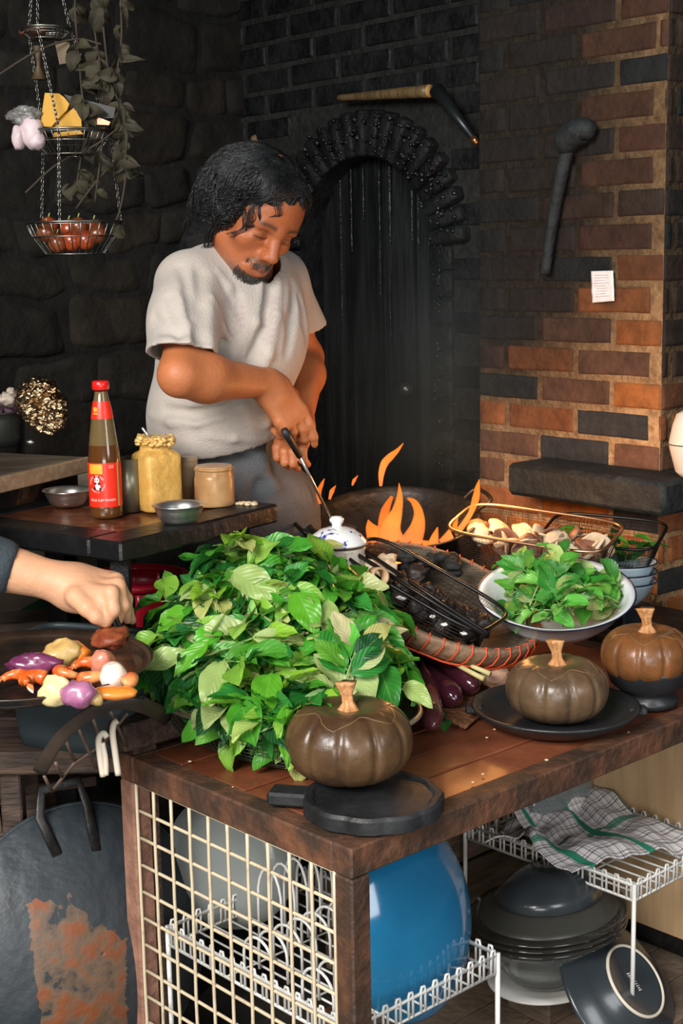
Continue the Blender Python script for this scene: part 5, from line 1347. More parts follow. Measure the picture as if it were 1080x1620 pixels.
# ------------------------------------------------------------------ black stool table with sauces
ZS_ = 1.0
F0 = atz(190, 858, ZS_); FL = atz(30, 800, ZS_); FR = atz(440, 797, ZS_)
ex, ey = (FR - F0), (FL - F0); lx, ly = ex.length, ey.length; ex.normalize(); ey.normalize(); ey = (ey - ex * ey.dot(ex)).normalized()
SAX = (ex, ey, Z3)
def spt(a, b_, z): return Vector((F0.x, F0.y, 0)) + ex * a + ey * b_ + Z3 * z
m_blk = mat('worn black paint', (.007, .007, .008), .36, col2=(.013, .013, .014), vscale=16, vlo=.5, vhi=.75, bump=.3, bscale=40)
m_top = mat('greasy red brown board', (.10, .025, .010), .25, col2=(.26, .10, .045), vscale=18, vlo=.4, vhi=.7, bump=.5, bscale=30, coat=.4)
stt = thing('side_table', 'small black painted table with greasy red brown top holding the sauces', 'table', tuple(spt(lx / 2, ly / 2, 0)))
mb = MB(); mb.box(spt(lx / 2, ly / 2, ZS_ - .014), (lx - .14, ly - .14, .022), SAX, .001); mb.build('table_top', m_top, stt, auto=30)
mb = MB(); fw = .075
for (a, b_, sx, sy) in ((lx / 2, fw / 2, lx, fw), (lx / 2, ly - fw / 2, lx, fw), (fw / 2, ly / 2, fw, ly - 2 * fw), (lx - fw / 2, ly / 2, fw, ly - 2 * fw)): mb.box(spt(a, b_, ZS_ - .018), (sx, sy, .036), SAX, .004)
mb.build('frame', m_blk, stt, auto=30)
for (a, b_) in ((.05, .05), (lx - .05, .05), (.05, ly - .05), (lx - .05, ly - .05)):
    mb = MB(); mb.tube([spt(a, b_, ZS_ - .036), spt(a + (.03 if a > .2 else -.03) * 0, b_, 0)], [.022, .020], 4); mb.build('leg', m_blk, stt, auto=30)
mb = MB(); mb.box(spt(lx / 2, .05, ZS_ - .30), (lx - .1, .02, .03), SAX, .002); mb.build('stretcher', m_blk, stt, auto=30)
# sauce bottle
PBt = atz(169, 817, ZS_); PBt.z = ZS_ + .0
m_bg = mat('brown sauce bottle glass', (.085, .028, .006), .06, col2=(.10, .04, .010), vscale=4, coat=.8)
m_bgu = mat('empty brown bottle glass', (.16, .105, .040), .08, col2=(.20, .14, .06), vscale=4, coat=.8, trans=.25, ior=1.3)
bt = thing('sauce_bottle', 'tall glass sauce bottle with red cap and red label', 'bottle', tuple(PBt))
HB_ = .252; rB = .0305
bprof = [(.0001, .001), (rB - .004, 0), (rB, .004), (rB, .012), (rB - .0005, .018)]
def br(z):
    if z < .105: return rB - .0005
    if z < .205: t_ = (z - .105) / .10; return rB - .0005 - (rB - .0175) * (t_ ** 1.15)
    if z < .232: t_ = (z - .205) / .027; return .0170 - .0055 * t_
    return .0115
mb = MB(); mb.lathe(bprof + [(br(z), z) for z in [.02 + .0035 * i for i in range(34)]], PBt, 56); mb.build('bottle_body', m_bg, bt)
mb = MB(); mb.lathe([(br(z), z) for z in [.1355 + .0035 * i for i in range(29)]], PBt, 56); mb.build('bottle_neck', m_bgu, bt)
m_redl = mat('bright red label', (.78, .025, .008), .35); m_redc = mat('red plastic cap', (.70, .012, .010), .3, coat=.4)
mb = MB(); mb.lathe([(br(z) + .0006, z) for z in [.022 + .002 * i for i in range(42)]], PBt, 56); lab = mb.build('label', m_redl, bt)
mb = MB(); mb.lathe([(br(z) + .0006, z) for z in [.184 + .002 * i for i in range(17)]], PBt, 56); lab2 = mb.build('neck_label', m_redl, bt)
mb = MB(); mb.lathe([(.0001, .253), (.013, .253), (.0155, .251), (.0158, .246), (.0158, .238), (.0145, .236), (.012, .236)], PBt, 40); mb.build('cap', m_redc, bt)
def on_bottle(x, z, off=.0010):   # x metres round the bottle from the centre of the side that faces the camera
    a0 = math.atan2(CAM.y - PBt.y, CAM.x - PBt.x) ; r = br(z) + off; a = a0 + x / br(z); return PBt + Vector((r * math.cos(a), r * math.sin(a), z))
def on_poly(mb, pts, off=.0010):
    c = (sum(p[0] for p in pts) / len(pts), sum(p[1] for p in pts) / len(pts)); vs = [on_bottle(c[0], c[1], off)] + [on_bottle(x, z, off) for x, z in pts]
    n = len(pts); mb.add(vs, [(0, 1 + i, 1 + (i + 1) % n) for i in range(n)])
def ellp(cx, cz, rx, rz_, n=24, rot=0): return [(cx + rx * math.cos(2 * math.pi * i / n) * math.cos(rot) - rz_ * math.sin(2 * math.pi * i / n) * math.sin(rot), cz + rx * math.cos(2 * math.pi * i / n) * math.sin(rot) + rz_ * math.sin(2 * math.pi * i / n) * math.cos(rot)) for i in range(n)]
def quadp(x0, x1, z0, z1, n=6): return [(x0 + (x1 - x0) * i / n, z0) for i in range(n + 1)] + [(x1 + (x0 - x1) * i / n, z1) for i in range(n + 1)]
def strip(mb, x0, x1, z0, z1, off):
    n = 12; vs = [on_bottle(x0 + (x1 - x0) * i / n, z, off) for z in (z0, z1) for i in range(n + 1)]; mb.add(vs, [(i, i + 1, n + 2 + i, n + 1 + i) for i in range(n)])
m_yel = mat('yellow print', (.80, .30, .02), .4, col2=(.85, .48, .05), vscale=60); m_wpr = mat('white print', (.82, .70, .66), .4); m_kpr = mat('black print', (.01, .01, .01), .4); m_gld = mat('gold label edge', (.55, .33, .10), .4)
cxp = -.0155
mb = MB(); strip(mb, -.031, -.004, .084, .102, .0011); mb.build('yellow_patch', m_yel, lab)
mb = MB(); strip(mb, .0235, .0275, .023, .104, .0011); mb.build('gold_edge', m_gld, lab)
mb = MB(); on_poly(mb, ellp(cxp, .0725, .0048, .0055), .0012); on_poly(mb, ellp(cxp + .0015, .0605, .0050, .0065, rot=.3), .0012); mb.build('panda_print', m_wpr, lab)
mb = MB()
for (x, z, a, c) in ((-.0045, .0785, .0016, .0016), (.0045, .0785, .0016, .0016), (-.002, .073, .0010, .0013), (.002, .073, .0010, .0013), (-.003, .0665, .0028, .0018), (.0045, .0660, .0030, .0018), (-.0045, .0575, .0022, .0030), (.0062, .0560, .0020, .0030)): on_poly(mb, ellp(cxp + x, z, a, c, 12), .0015)
mb.build('panda_spots', m_kpr, lab)
def text_mesh(txt, size):
    cu_ = bpy.data.curves.new('lettering', 'FONT'); cu_.body = txt; cu_.size = size; cu_.align_x = 'CENTER'; ob = bpy.data.objects.new('lettering', cu_); COL.objects.link(ob)
    dg = bpy.context.evaluated_depsgraph_get(); me = bpy.data.meshes.new_from_object(ob.evaluated_get(dg)); V = [v.co.copy() for v in me.vertices]; Fs = [tuple(p.vertices) for p in me.polygons]
    bpy.data.objects.remove(ob); bpy.data.meshes.remove(me); return V, Fs
mb = MB(); V_, F_ = text_mesh('SAUS CAP PANDA', .0060); mb.add([on_bottle(-.006 + v.x, .0335 + v.y, .0014) for v in V_], F_)
ring = 'PANDA BRAND  SAUS TIRAM  '
for i, ch in enumerate(ring):
    if ch == ' ': continue
    a = math.pi * 1.0 - i / len(ring) * 2 * math.pi; V_, F_ = text_mesh(ch, .0050); rr = .0125
    mb.add([on_bottle(cxp + rr * math.cos(a) + v.x * math.sin(a) + v.y * math.cos(a), .0655 + rr * 1.05 * math.sin(a) - v.x * math.cos(a) + v.y * math.sin(a), .0014) for v in V_], F_)
V_, F_ = text_mesh('PANDA', .0030)
for z in (.100, .0965): mb.add([on_bottle(.012 + v.x, z - .002 + v.y, .0014) for v in V_], F_)
mb.build('lettering', m_wpr, lab)
mb = MB(); on_poly(mb, ellp(-.012, .2015, .0048, .0045), .0012); strip(mb, -.017, -.007, .1925, .1955, .0012); mb.build('neck_emblem', m_yel, lab2)
# square jar of paste
m_paste = mat('yellow brown chilli paste', (.60, .36, .09), .55, col2=(.74, .50, .18), vscale=22, vlo=.35, vhi=.65, bump=.6, bscale=50, coat=.5)
m_glo = mat('jar glass', (.95, .85, .65), .05, trans=1.0, ior=1.12)
def jar(nm, label, px, py, h, hw, paste, square=True, zfill=.9, mouth=.78, rz=.6):
    P = atz(px, py - 6, ZS_); P.z = ZS_ + .0005; root = thing(nm, label, 'jar', tuple(P)); ex_ = 6 if square else 2
    a1 = Vector((math.cos(rz), math.sin(rz), 0)); a2 = Z3.cross(a1)
    def S(u, r, z, sq): x, y = sup(u * 6.2832, sq); return P + a1 * x * r + a2 * y * r + Z3 * z
    pr_ = [(0.02, 0.002, 2), (.9, .0, 1), (1, .006, 1), (1, h * .70, 1), (.96, h * .76, 1), (mouth, h * .82, 0), (mouth, h * .90, 0), (mouth * 1.06, h * .91, 0), (mouth * 1.06, h * .95, 0), (mouth, h * .96, 0), (mouth, h, 0)]
    def g(u, v, k=1.0):
        f = v * (len(pr_) - 1); i = min(len(pr_) - 2, int(f)); t_ = f - i; r = pr_[i][0] * (1 - t_) + pr_[i + 1][0] * t_; z = pr_[i][1] * (1 - t_) + pr_[i + 1][1] * t_; s_q = pr_[i][2] * (1 - t_) + pr_[i + 1][2] * t_
        return S(u, r * hw * k, z, 2 + (ex_ - 2) * min(1, s_q))
    mb = MB(); mb.grid(lambda u, v: g(u, v, .965), 64, 34, True)
    mb.grid(lambda u, v: P + (g(u, .999, .965) - P) * 1.0 * 1 + Vector((0, 0, 0)) + (P + Z3 * (h * (1.0 + .03 * nz((u * 9, v * 3, 1)))) - g(u, .999, .965)) * v, 64, 5, True)
    mb.build('paste', paste, root)
    mb = MB(); mb.grid(lambda u, v: g(u, v, 1.0), 64, 34, True); mb.build('glass', m_glo, root)
    return root, P, g
sj, Pj, gj = jar('paste_jar', 'large square glass jar of yellow brown chilli paste with smeared mouth', 250, 812, .140, .039, m_paste)
mb = MB(); rnd = random.Random(2)
for i in range(110):
    u = rnd.random(); mb.V = mb.V; P = gj(u, rnd.uniform(.62, 1.0), 1.05); r = rnd.uniform(.0025, .0065); blob_mb(mb, P, (r, r, r * .7), i, .5, n=10, m=7)
mb.build('paste_smears', m_paste, sj)
o = None
mb = MB(); T_ = Pj + Z3 * .130; mb.tube([T_ + Vector((-.005, 0, 0)), T_ + Vector((-.022, -.01, .028))], [.004, .003], 8); o = mb.build('spoon', m_steel); tag(o, 'spoon handle sticking out of the square paste jar', 'spoon')
m_paste2 = mat('light brown paste', (.40, .23, .12), .5, col2=(.52, .34, .2), vscale=20, bump=.4, coat=.4)
jar('paste_jar', 'short round glass jar of light brown paste at the end of the side table', 340, 806, .078, .0385, m_paste2, False, .9, .95)
jar('paste_jar', 'small narrow glass jar between the square jar and the round jar', 302, 796, .085, .020, mat('whitish paste', (.5, .44, .34), .5), False, .9, .8)
mb = MB(); P = atz(205, 808, ZS_); P.z = ZS_ + .001; mb.lathe([(.0001, 0), (.026, 0), (.026, .10), (.024, .10), (.024, .004), (.0001, .004)], P, 36); o = mb.build('steel_tumbler', mat('dull grey green steel', (.20, .19, .13), .35, .7)); tag(o, 'dull steel tumbler between the sauce bottle and the square jar', 'tumbler')
def sbowl(label, px, py, r, h):
    P = atz(px, py, ZS_); P.z = ZS_ + .001; mb = MB(); mb.lathe([(.0001, 0), (r * .62, 0), (r * .78, h * .25), (r * .92, h * .7), (r * .97, h * .95), (r * 1.06, h), (r * 1.06, h + .0015), (r * .95, h * .98), (r * .88, h * .7), (r * .74, h * .28), (r * .58, .002), (.0001, .002)], P, 60); o = mb.build('steel_bowl', m_steel); tag(o, label, 'bowl')
sbowl('shallow stainless steel bowl in front of the square paste jar', 284, 827, .046, .032)
sbowl('stainless steel bowl behind the sauce bottle at the table edge', 108, 800, .046, .030)
mb = MB(); P = atz(392, 797, ZS_ + .003); rnd = random.Random(6)
for i in range(14): blob_mb(mb, P + Vector((rnd.uniform(-.02, .02), rnd.uniform(-.015, .015), 0)), (.006, .005, .0035), i, .4, n=8, m=6)
o = mb.build('peelings', m_crumb); tag(o, 'dry brown peelings on the corner of the side table', 'scraps', kind='stuff')
# red gas cylinder behind
PG = aty(215, 930, 2.68); gc = thing('gas_cylinder', 'dark gas cylinder with round red guard ring under the side table', 'cylinder', (PG.x, PG.y, 0))
m_red = mat('red painted steel', (.55, .008, .030), .32, col2=(.42, .008, .025), vscale=6, coat=.3)
zc = PG.z; mb = MB(); mb.lathe([(.0001, 0), (.08, 0), (.12, .03), (.13, .08), (.13, zc - .16), (.12, zc - .11), (.08, zc - .075), (.03, zc - .06), (.0001, zc - .06)], (PG.x, PG.y, 0), 56); mb.build('tank', m_iron, gc)
mb = MB(); mb.tube([(PG.x + .098 * math.cos(q / 60 * 6.2832), PG.y + .098 * math.sin(q / 60 * 6.2832), zc + .018) for q in range(60)], .0085, 10, closed=True); mb.build('guard_ring', m_red, gc)
for a0 in (-2.6, -1.45, -.25, 1.2):
    mb = MB(); mb.grid(lambda u, v: Vector((PG.x + .096 * math.cos(a0 + u * .62), PG.y + .096 * math.sin(a0 + u * .62), zc - .09 + .11 * v)), 8, 4)
    o = mb.build('guard_plate', m_red, gc); s_ = o.modifiers.new('s', 'SOLIDIFY'); s_.thickness = .004
mb = MB(); mb.tube([(PG.x, PG.y, zc - .065), (PG.x, PG.y, zc - .02)], .012, 12); mb.build('valve', m_iron, gc)
# clutter beneath: pale slab, planks
m_pale = mat('stained pale concrete slab', (.16, .13, .09), .85, col2=(.30, .25, .18), vscale=9, bump=.5)
mb = MB(); P = aty(75, 900, 3.15); mb.box((P.x + .02, P.y + .03, .50), (.30, .04, 1.0), basis(Z3, (.95, .3, 0)), .004); o = mb.build('concrete_slab', m_pale, auto=30); tag(o, 'stained pale slab standing behind the side table legs', 'slab')
mb = MB(); P = aty(20, 985, 2.95)
mb.box((P.x - .05, P.y, P.z), (.26, .12, .018), basis(Z3, (.97, .2, 0)), .002); 
o = mb.build('loose_plank', mat('grey weathered plank', (.14, .10, .075), .8, col2=(.25, .19, .14), vscale=10, stretch=(1, 5, 5)), auto=30); tag(o, 'grey weathered plank lying on the brick pile at the edge', 'plank')
mb = MB(); mb.box((P.x - .05, P.y + .02, (P.z - .01) / 2), (.24, .14, P.z - .01), basis(Z3, (.97, .2, 0)), .006); o = mb.build('stone_plinth', m_oldw, auto=30); tag(o, 'dark block under the weathered plank', 'block')
mb = MB(); P = aty(60, 960, 3.1); mb.add([P + Vector((-.12, .03, -.05)), P + Vector((.06, 0, -.06)), P + Vector((.05, .04, .035)), P + Vector((.0, .08, .0))], [(0, 1, 2, 3)]); o = mb.build('green_cloth', mat('dark green cloth', (.012, .05, .022), .8)); s_ = o.modifiers.new('s', 'SOLIDIFY'); s_.thickness = .006; tag(o, 'dark green cloth scrap against the pale slab', 'cloth')
# ------------------------------------------------------------------ wooden counter at far left
ZC = 1.07; c1 = atz(136, 722, ZC); cb_ = thing('wooden_counter', 'worn wooden counter along the stone wall with a pot on it', 'counter', (c1.x - .2, c1.y - .15, 0))
m_cw = mat('worn counter timber', (.11, .085, .06), .6, col2=(.24, .19, .135), vscale=8, stretch=(1, 6, 6), bump=.4)
m_cwe = mat('light sawn counter edge', (.30, .19, .11), .6, col2=(.42, .29, .18), vscale=12, stretch=(1, 6, 6))
cdx = Vector((.985, -.0, 0)); l0 = atz(0, 752, ZC - .0); dd = (c1 - l0); dd.z = 0; dd.normalize(); de = Vector((-dd.y, dd.x, 0))
if de.y < 0: de = -de
mb = MB(); cc = Vector((c1.x, c1.y, 0)) - dd * .215 + de * .20; mb.box(cc + Z3 * (ZC - .016), (.43, .40, .03), (dd, de, Z3), .002); mb.build('counter_top', m_cw, cb_, auto=30)
mb = MB(); mb.box(Vector((c1.x, c1.y, 0)) - dd * .215 + de * -.008 + Z3 * (ZC - .0155), (.43, .016, .031), (dd, de, Z3), .002); mb.build('edge_strip', m_cwe, cb_, auto=30)
mb = MB(); mb.box(Vector((c1.x, c1.y, 0)) - dd * .215 + de * .03 + Z3 * (ZC - .075), (.41, .03, .08), (dd, de, Z3), .002); mb.build('apron', m_blk, cb_, auto=30)
for q in (.03, .36):
    for e_ in (.04, .36): mb = MB(); mb.box(Vector((c1.x, c1.y, 0)) - dd * (q + .02) + de * e_ + Z3 * ((ZC - .115) / 2), (.05, .05, ZC - .115), (dd, de, Z3), .002); mb.build('leg', m_blk, cb_, auto=30)
zc_ = ZC + .0
P = atz(-2, 706, ZC); P.z = ZC; pt_ = thing('cooking_pot', 'dull grey pot of purple vegetables on the wooden counter', 'pot', tuple(P))
mb = MB(); mb.lathe([(.0001, 0), (.044, 0), (.052, .02), (.055, .06), (.056, .075), (.060, .077), (.0555, .079), (.052, .06), (.049, .02), (.0001, .006)], P, 48); mb.build('pot_body', mat('dull grey aluminium', (.085, .088, .08), .4, .6), pt_)
for i in range(9):
    a = i * 2.4; lump('red_onion', 'purple white onion piece heaped in the grey pot', 'vegetable', P + Vector((.032 * math.cos(a) * (i > 0), .030 * math.sin(a) * (i > 0), .082 + .012 * (i % 3))), (.022, .019, .014), [mat('purple onion', (.30, .16, .26), .4, col2=(.55, .42, .5), vscale=20), m_pot, m_oni][i % 3], i, .4, 'onion pieces in the grey pot')
# foil roll
mb = MB(); A0, A1, A2 = aty(42, 603, 3.1), aty(66, 640, 3.08), aty(92, 682, 3.05)
def foil(u, v):
    c = bez_pts[min(len(bez_pts) - 1, int(v * (len(bez_pts) - 1)))]; a = u * 6.2832; r = .043 * (math.sin(math.pi * min(1, max(0, v * .92 + .04))) ** .45)
    cr_ = r * (1 + .22 * nz((math.cos(a) * 2.4, math.sin(a) * 2.4, v * 9)) + .16 * nz((math.cos(a) * 6, math.sin(a) * 6, v * 22)))
    return c + Vector((math.cos(a) * cr_ * .95, math.sin(a) * cr_, -math.cos(a) * cr_ * -.55))
bez_pts = bez([A0, A1, A2], 20); mb.grid(foil, 60, 60, True); o = mb.build('foil_parcel', mat('crumpled gold brown foil', (.62, .46, .28), .26, 1.0, col2=(.32, .19, .09), vscale=14, bump=.8, bscale=60), smooth=False); tag(o, 'crumpled foil parcel standing against the pot on the counter', 'foil')
mb = MB(); P = A2 + Vector((-.09, -.02, -.025)); blob_mb(mb, atz(48, 700, ZC + .008), (.010, .007, .007), 3, .3); o = mb.build('foil_scrap', m_steel); tag(o, 'tiny foil scrap lying on the wooden counter', 'foil')
# ------------------------------------------------------------------ hanging three tier basket
DH = 3.0; hc = lambda px, py: aty(px, py, DH)
m_chr = mat('tarnished chrome wire', (.24, .235, .21), .35, 1.0)
hk = thing('hanging_basket', 'three tier chrome wire basket hanging on chains by the stone wall', 'basket', tuple(hc(117, 405)))
def tier(py_rim, py_bot, pxc, rpx, nm):
    c = hc(pxc, py_rim); cbm = hc(pxc, py_bot); r = rpx / F_PX * DH; h = c.z - cbm.z
    mb = MB()
    for (rr, z) in ((r, 0), (r * .97, -.004 * 1), (r * .86, -h * .45), (r * .60, -h)):
        mb.tube([c + Vector((rr * math.cos(q / 40 * 6.2832), rr * math.sin(q / 40 * 6.2832), z)) for q in range(40)], .0016 if rr < r else .0026, 6, closed=True)
    for q in range(30):
        a = q / 30 * 6.2832; mb.tube([c + Vector((rr * math.cos(a), rr * math.sin(a), z)) for rr, z in ((r, 0), (r * .86, -h * .45), (r * .60, -h), (.0, -h))], .0011, 5)
    mb.build(nm, m_chr, hk); return c, r, h
cA, rA, hA = tier(352, 402, 117, 74, 'lower_tier'); cB, rB_, hB_ = tier(208, 245, 112, 62, 'middle_tier'); cC, rC, hC = tier(46, 62, 72, 38, 'upper_tier')
def chain(a, b_):
    mb = MB(); a, b_ = Vector(a), Vector(b_); L = (b_ - a).length; n = int(L / .009)
    for i in range(n):
        c = a.lerp(b_, (i + .5) / n); d = (b_ - a).normalized(); s1 = d.orthogonal().normalized() if i % 2 else d.cross(d.orthogonal()).normalized()
        mb.tube([c + d * .006 * math.cos(q / 8 * 6.2832) + s1 * .003 * math.sin(q / 8 * 6.2832) for q in range(8)], .0011, 4, closed=True)
    mb.build('chain', m_chr, hk)
for a in (.4, 2.5, 4.6):
    e = lambda c, r: c + Vector((r * math.cos(a), r * math.sin(a), 0))
    chain(e(cA, rA), e(cB, rB_)); chain(e(cB, rB_), e(cC, rC)); chain(e(cC, rC), cC + Vector((0, 0, .25)))
mb = MB(); mb.tube([cC + Vector((0, 0, .25)), (cC.x, cC.y, ZT)], .003, 6); mb.build('hanging_hook', m_chr, hk)
m_tam = mat('red orange tamarillo', (.26, .022, .006), .3, col2=(.34, .06, .015), vscale=9, coat=.5); m_tam2 = mat('brown red tamarillo', (.14, .024, .008), .3, col2=(.22, .06, .02), vscale=9, coat=.4)
ks = [(78, 368, 0), (96, 385, 0), (118, 382, 1), (140, 380, 1), (158, 370, 0), (104, 362, 1), (128, 360, 0), (146, 362, 1), (72, 358, 1)]
for i, (px, py, c) in enumerate(ks):
    P = hc(px, py) + Vector((0, (-.03, .02, .035)[i % 3] if i > 4 else -.035, 0)); root = thing('tamarillo', 'shiny red brown egg shaped fruit in the lower tier of the hanging basket', 'fruit', tuple(P), group='fruits in the lower tier of the hanging basket')
    ax = rndax(rnd); mb = MB(); mb.ball(P, (.0195, .0195, .021), 20, 14, basis((rnd.uniform(-.5, .5), rnd.uniform(-.5, .5), 1))); mb.build('fruit_skin', m_tam if c else m_tam2, root)
    mb = MB(); mb.tube([P + Vector((0, 0, .02)), P + Vector((.003, 0, .028))], .0015, 5); mb.build('stem', m_stalk, root)
# yellow packet, grey flap
m_yp = mat('bright yellow plastic', (.52, .26, .002), .6); m_gp = mat('grey plastic sleeve', (.028, .029, .027), .6)
yp = thing('plastic_packet', 'bright yellow and grey folded plastic packet in the middle tier', 'packet', tuple(hc(100, 200)))
def wav(poly, dep, th, m, nm, par, ax=(X3, Z3, Y3)):
    mb = MB(); c = [hc(x, y) for x, y in poly]; c = [Vector((p.x, DH + dep, p.z)) for p in c]; n = len(c)
    mb.add(c + [p + Vector((0, th, 0)) for p in c], [tuple(range(n)), tuple(reversed(range(n, 2 * n)))] + [(i, n + i, n + (i + 1) % n, (i + 1) % n) for i in range(n)]); o = mb.build(nm, m, par, auto=30); return o
wav([(78, 151), (100, 152), (108, 158), (116, 168), (112, 178), (98, 192), (88, 204), (70, 203)], -.045, .02, m_yp, 'packet_side', yp)
wav([(98, 190), (124, 172), (132, 174), (134, 205), (88, 206)], -.035, .02, m_yp, 'packet_front', yp)
wav([(104, 151), (150, 163), (185, 172), (182, 188), (150, 190), (135, 196), (118, 172)], -.02, .02, m_gp, 'packet_flap', yp)
wav([(148, 192), (160, 188), (178, 195), (176, 200), (150, 199)], -.03, .015, m_car, 'packet_end', yp)
wav([(90, 212), (130, 208), (136, 214), (88, 219)], -.03, .02, m_yp, 'packet_base', yp)
gb2 = thing('plastic_bag', 'knotted clear plastic bag with pinkish white contents hooked on the middle tier', 'bag', tuple(hc(54, 235)))
m_pk = mat('pinkish white wrap', (.50, .38, .40), .5, col2=(.58, .48, .49), vscale=10)
for (px, py, rx, rz_) in ((58, 212, .023, .033), (38, 222, .014, .026), (66, 225, .018, .020)):
    mb = MB(); blob_mb(mb, hc(px, py) + Vector((0, -.05, 0)), (rx, .02, rz_), px, .15, 1.5, (X3, Y3, Z3), 24, 16); mb.build('bag_bulge', m_pk, gb2)
mb = MB(); blob_mb(mb, hc(45, 188) + Vector((0, -.05, 0)), (.032, .015, .017), 5, .5, 2, (X3, Y3, Z3), 24, 16); mb.build('bag_film', mat('crinkled clear film', (.30, .29, .28), .15, trans=.5, bump=1.0, bscale=50), gb2)
# wooden tag, funnel shaped ornaments and dried vines
mb = MB(); wavp = [hc(x, y) for x, y in ((86, 64), (110, 67), (110, 99), (94, 102))]; mb.add(wavp + [p + Vector((0, .01, 0)) for p in wavp], [(0, 1, 2, 3), (7, 6, 5, 4), (0, 4, 5, 1), (1, 5, 6, 2), (2, 6, 7, 3), (3, 7, 4, 0)])
o = mb.build('wooden_tag', mat('tan wooden tag', (.11, .068, .026), .6), auto=30); tag(o, 'small tan wooden tag hanging from the upper tier', 'tag')
m_vine = mat('dried olive brown leaf', (.022, .018, .008), .8, col2=(.042, .034, .015), vscale=20); m_vst = mat('dry vine stem', (.035, .026, .014), .8)
mb = MB(); mb.lathe([(.0001, .0), (.016, .0), (.004, .028), (.007, .050), (.010, .065)], hc(62, 126), 16); o = mb.build('dried_gourd', mat('dull orange dried gourd', (.07, .035, .012), .6, col2=(.045, .04, .013), vscale=12)); tag(o, 'dull orange dried gourd neck hanging below the upper tier', 'gourd')
mb = MB(); P = hc(52, 50) ; blob_mb(mb, P, (.028, .015, .010), 4, .3); o = mb.build('clay_saucer', mat('dull orange clay', (.12, .03, .008), .6)); tag(o, 'dull orange piece lying in the small upper tier', 'saucer')
rnd = random.Random(15)
vines = [[(118, -20), (120, 40), (125, 90), (130, 150), (142, 200), (130, 240), (120, 300)], [(160, -20), (165, 60), (175, 130), (195, 180), (200, 260), (190, 330), (170, 380)], [(190, -20), (192, 60), (185, 130), (200, 200), (198, 260)],
         [(145, -20), (150, 50), (160, 110), (168, 165), (160, 240), (150, 320)], [(-20, 130), (60, 80), (120, 62), (160, 70)], [(190, 245), (150, 290), (120, 330)], [(40, 305), (90, 260), (150, 230), (190, 200)]]
for i, v in enumerate(vines):
    root = thing('dried_vine', ['dried vine with curled leaves hanging in front of the yellow packet', 'longest dried vine, reaching the lower tier of the hanging basket', 'dried leafy vine hanging beside the stone wall', 'dried vine passing behind the yellow packet', 'bare dry cord slanting to the upper tier', 'short dry twig above the lower tier', 'dry stem slanting below the yellow packet'][i], 'vine', tuple(hc(*v[-1])))
    mb = MB(); cp = bez([aty(x, y, DH - .02 + .05 * nz((x * .1, y * .01, i))) for x, y in v], 8); mb.tube(cp, .0022, 6); mb.build('stem', m_vst, root)
    if i < 4:
        mb = MB()
        for k in range(26):
            P = cp[rnd.randrange(len(cp))]
            if i == 1 and P.z < 1.62 and rnd.random() < .7: continue
            leaf(mb, P, (rnd.uniform(-1, 1), rnd.uniform(-.6, .3), rnd.uniform(-1.4, .1)), (rnd.uniform(-1, 1), -1, .2), rnd.uniform(.03, .06), rnd.uniform(.018, .035), (1, 1, 1), rnd.uniform(.5, 1.8), .5, .14, k, 1, 6, 8)
        mb.build('leaves', m_vine, root)
# ------------------------------------------------------------------ things on the brick pier
def onw(px, py, off=.012): return onplane(px, py, K + N_W * off, N_W)
mb = MB(); q = [onw(936, 429), (onw(954, 432)), onw(971, 428), onw(973, 476), onw(955, 475), onw(938, 479)]
def pap(u, v): a = q[0].lerp(q[2], u); b_ = q[5].lerp(q[3], u); return a.lerp(b_, v) + N_W * (.0025 * nz((u * 4, v * 4, 1)) + .003)
mb.grid(pap, 14, 18); o = mb.build('paper_note', mat('white note paper', (.74, .70, .70), .7)); s_ = o.modifiers.new('s', 'SOLIDIFY'); s_.thickness = .0006
pn = o; mb = MB(); rnd = random.Random(3)
for i in range(9):
    v = .14 + i * .085; x0 = rnd.uniform(.12, .2); x1 = rnd.uniform(.6, .88); mb.tube([pap(x0 + (x1 - x0) * t_ / 8, v + .008 * nz((t_, i, 0)) * 2) + N_W * .0008 for t_ in range(9)], .0007, 4)
mb.build('handwriting', mat('pencil grey', (.42, .40, .42), .8), pn); tag(pn, 'small white paper note with faint handwriting stuck on the brick pier', 'note')
cl_ = thing('wooden_club', 'blackened knobbly wooden club hanging on the brick pier', 'club', tuple(onw(863, 430)))
m_clb = mat('blackened rough wood', (.006, .009, .010), .75, col2=(.013, .018, .019), vscale=14, bump=.8, bscale=40)
pts = bez([onw(862, 432, .03), onw(872, 360, .03), onw(885, 290, .03), onw(897, 235, .03)], 8); mb = MB(); mb.tube(pts, [.012 + .005 * i / len(pts) + .002 * nz((i, 0, 0)) for i in range(len(pts))], 12); mb.build('shaft', m_clb, cl_)
mb = MB(); pts = bez([onw(888, 236, .035), onw(903, 214, .037), onw(925, 206, .037), onw(936, 216, .035)], 6); mb.tube(pts, [.020, .024, .027, .029, .030, .030, .031, .031, .031, .031, .030, .029, .028, .026, .024, .021, .018, .012, .006][:len(pts)], 14); mb.build('head', m_clb, cl_)
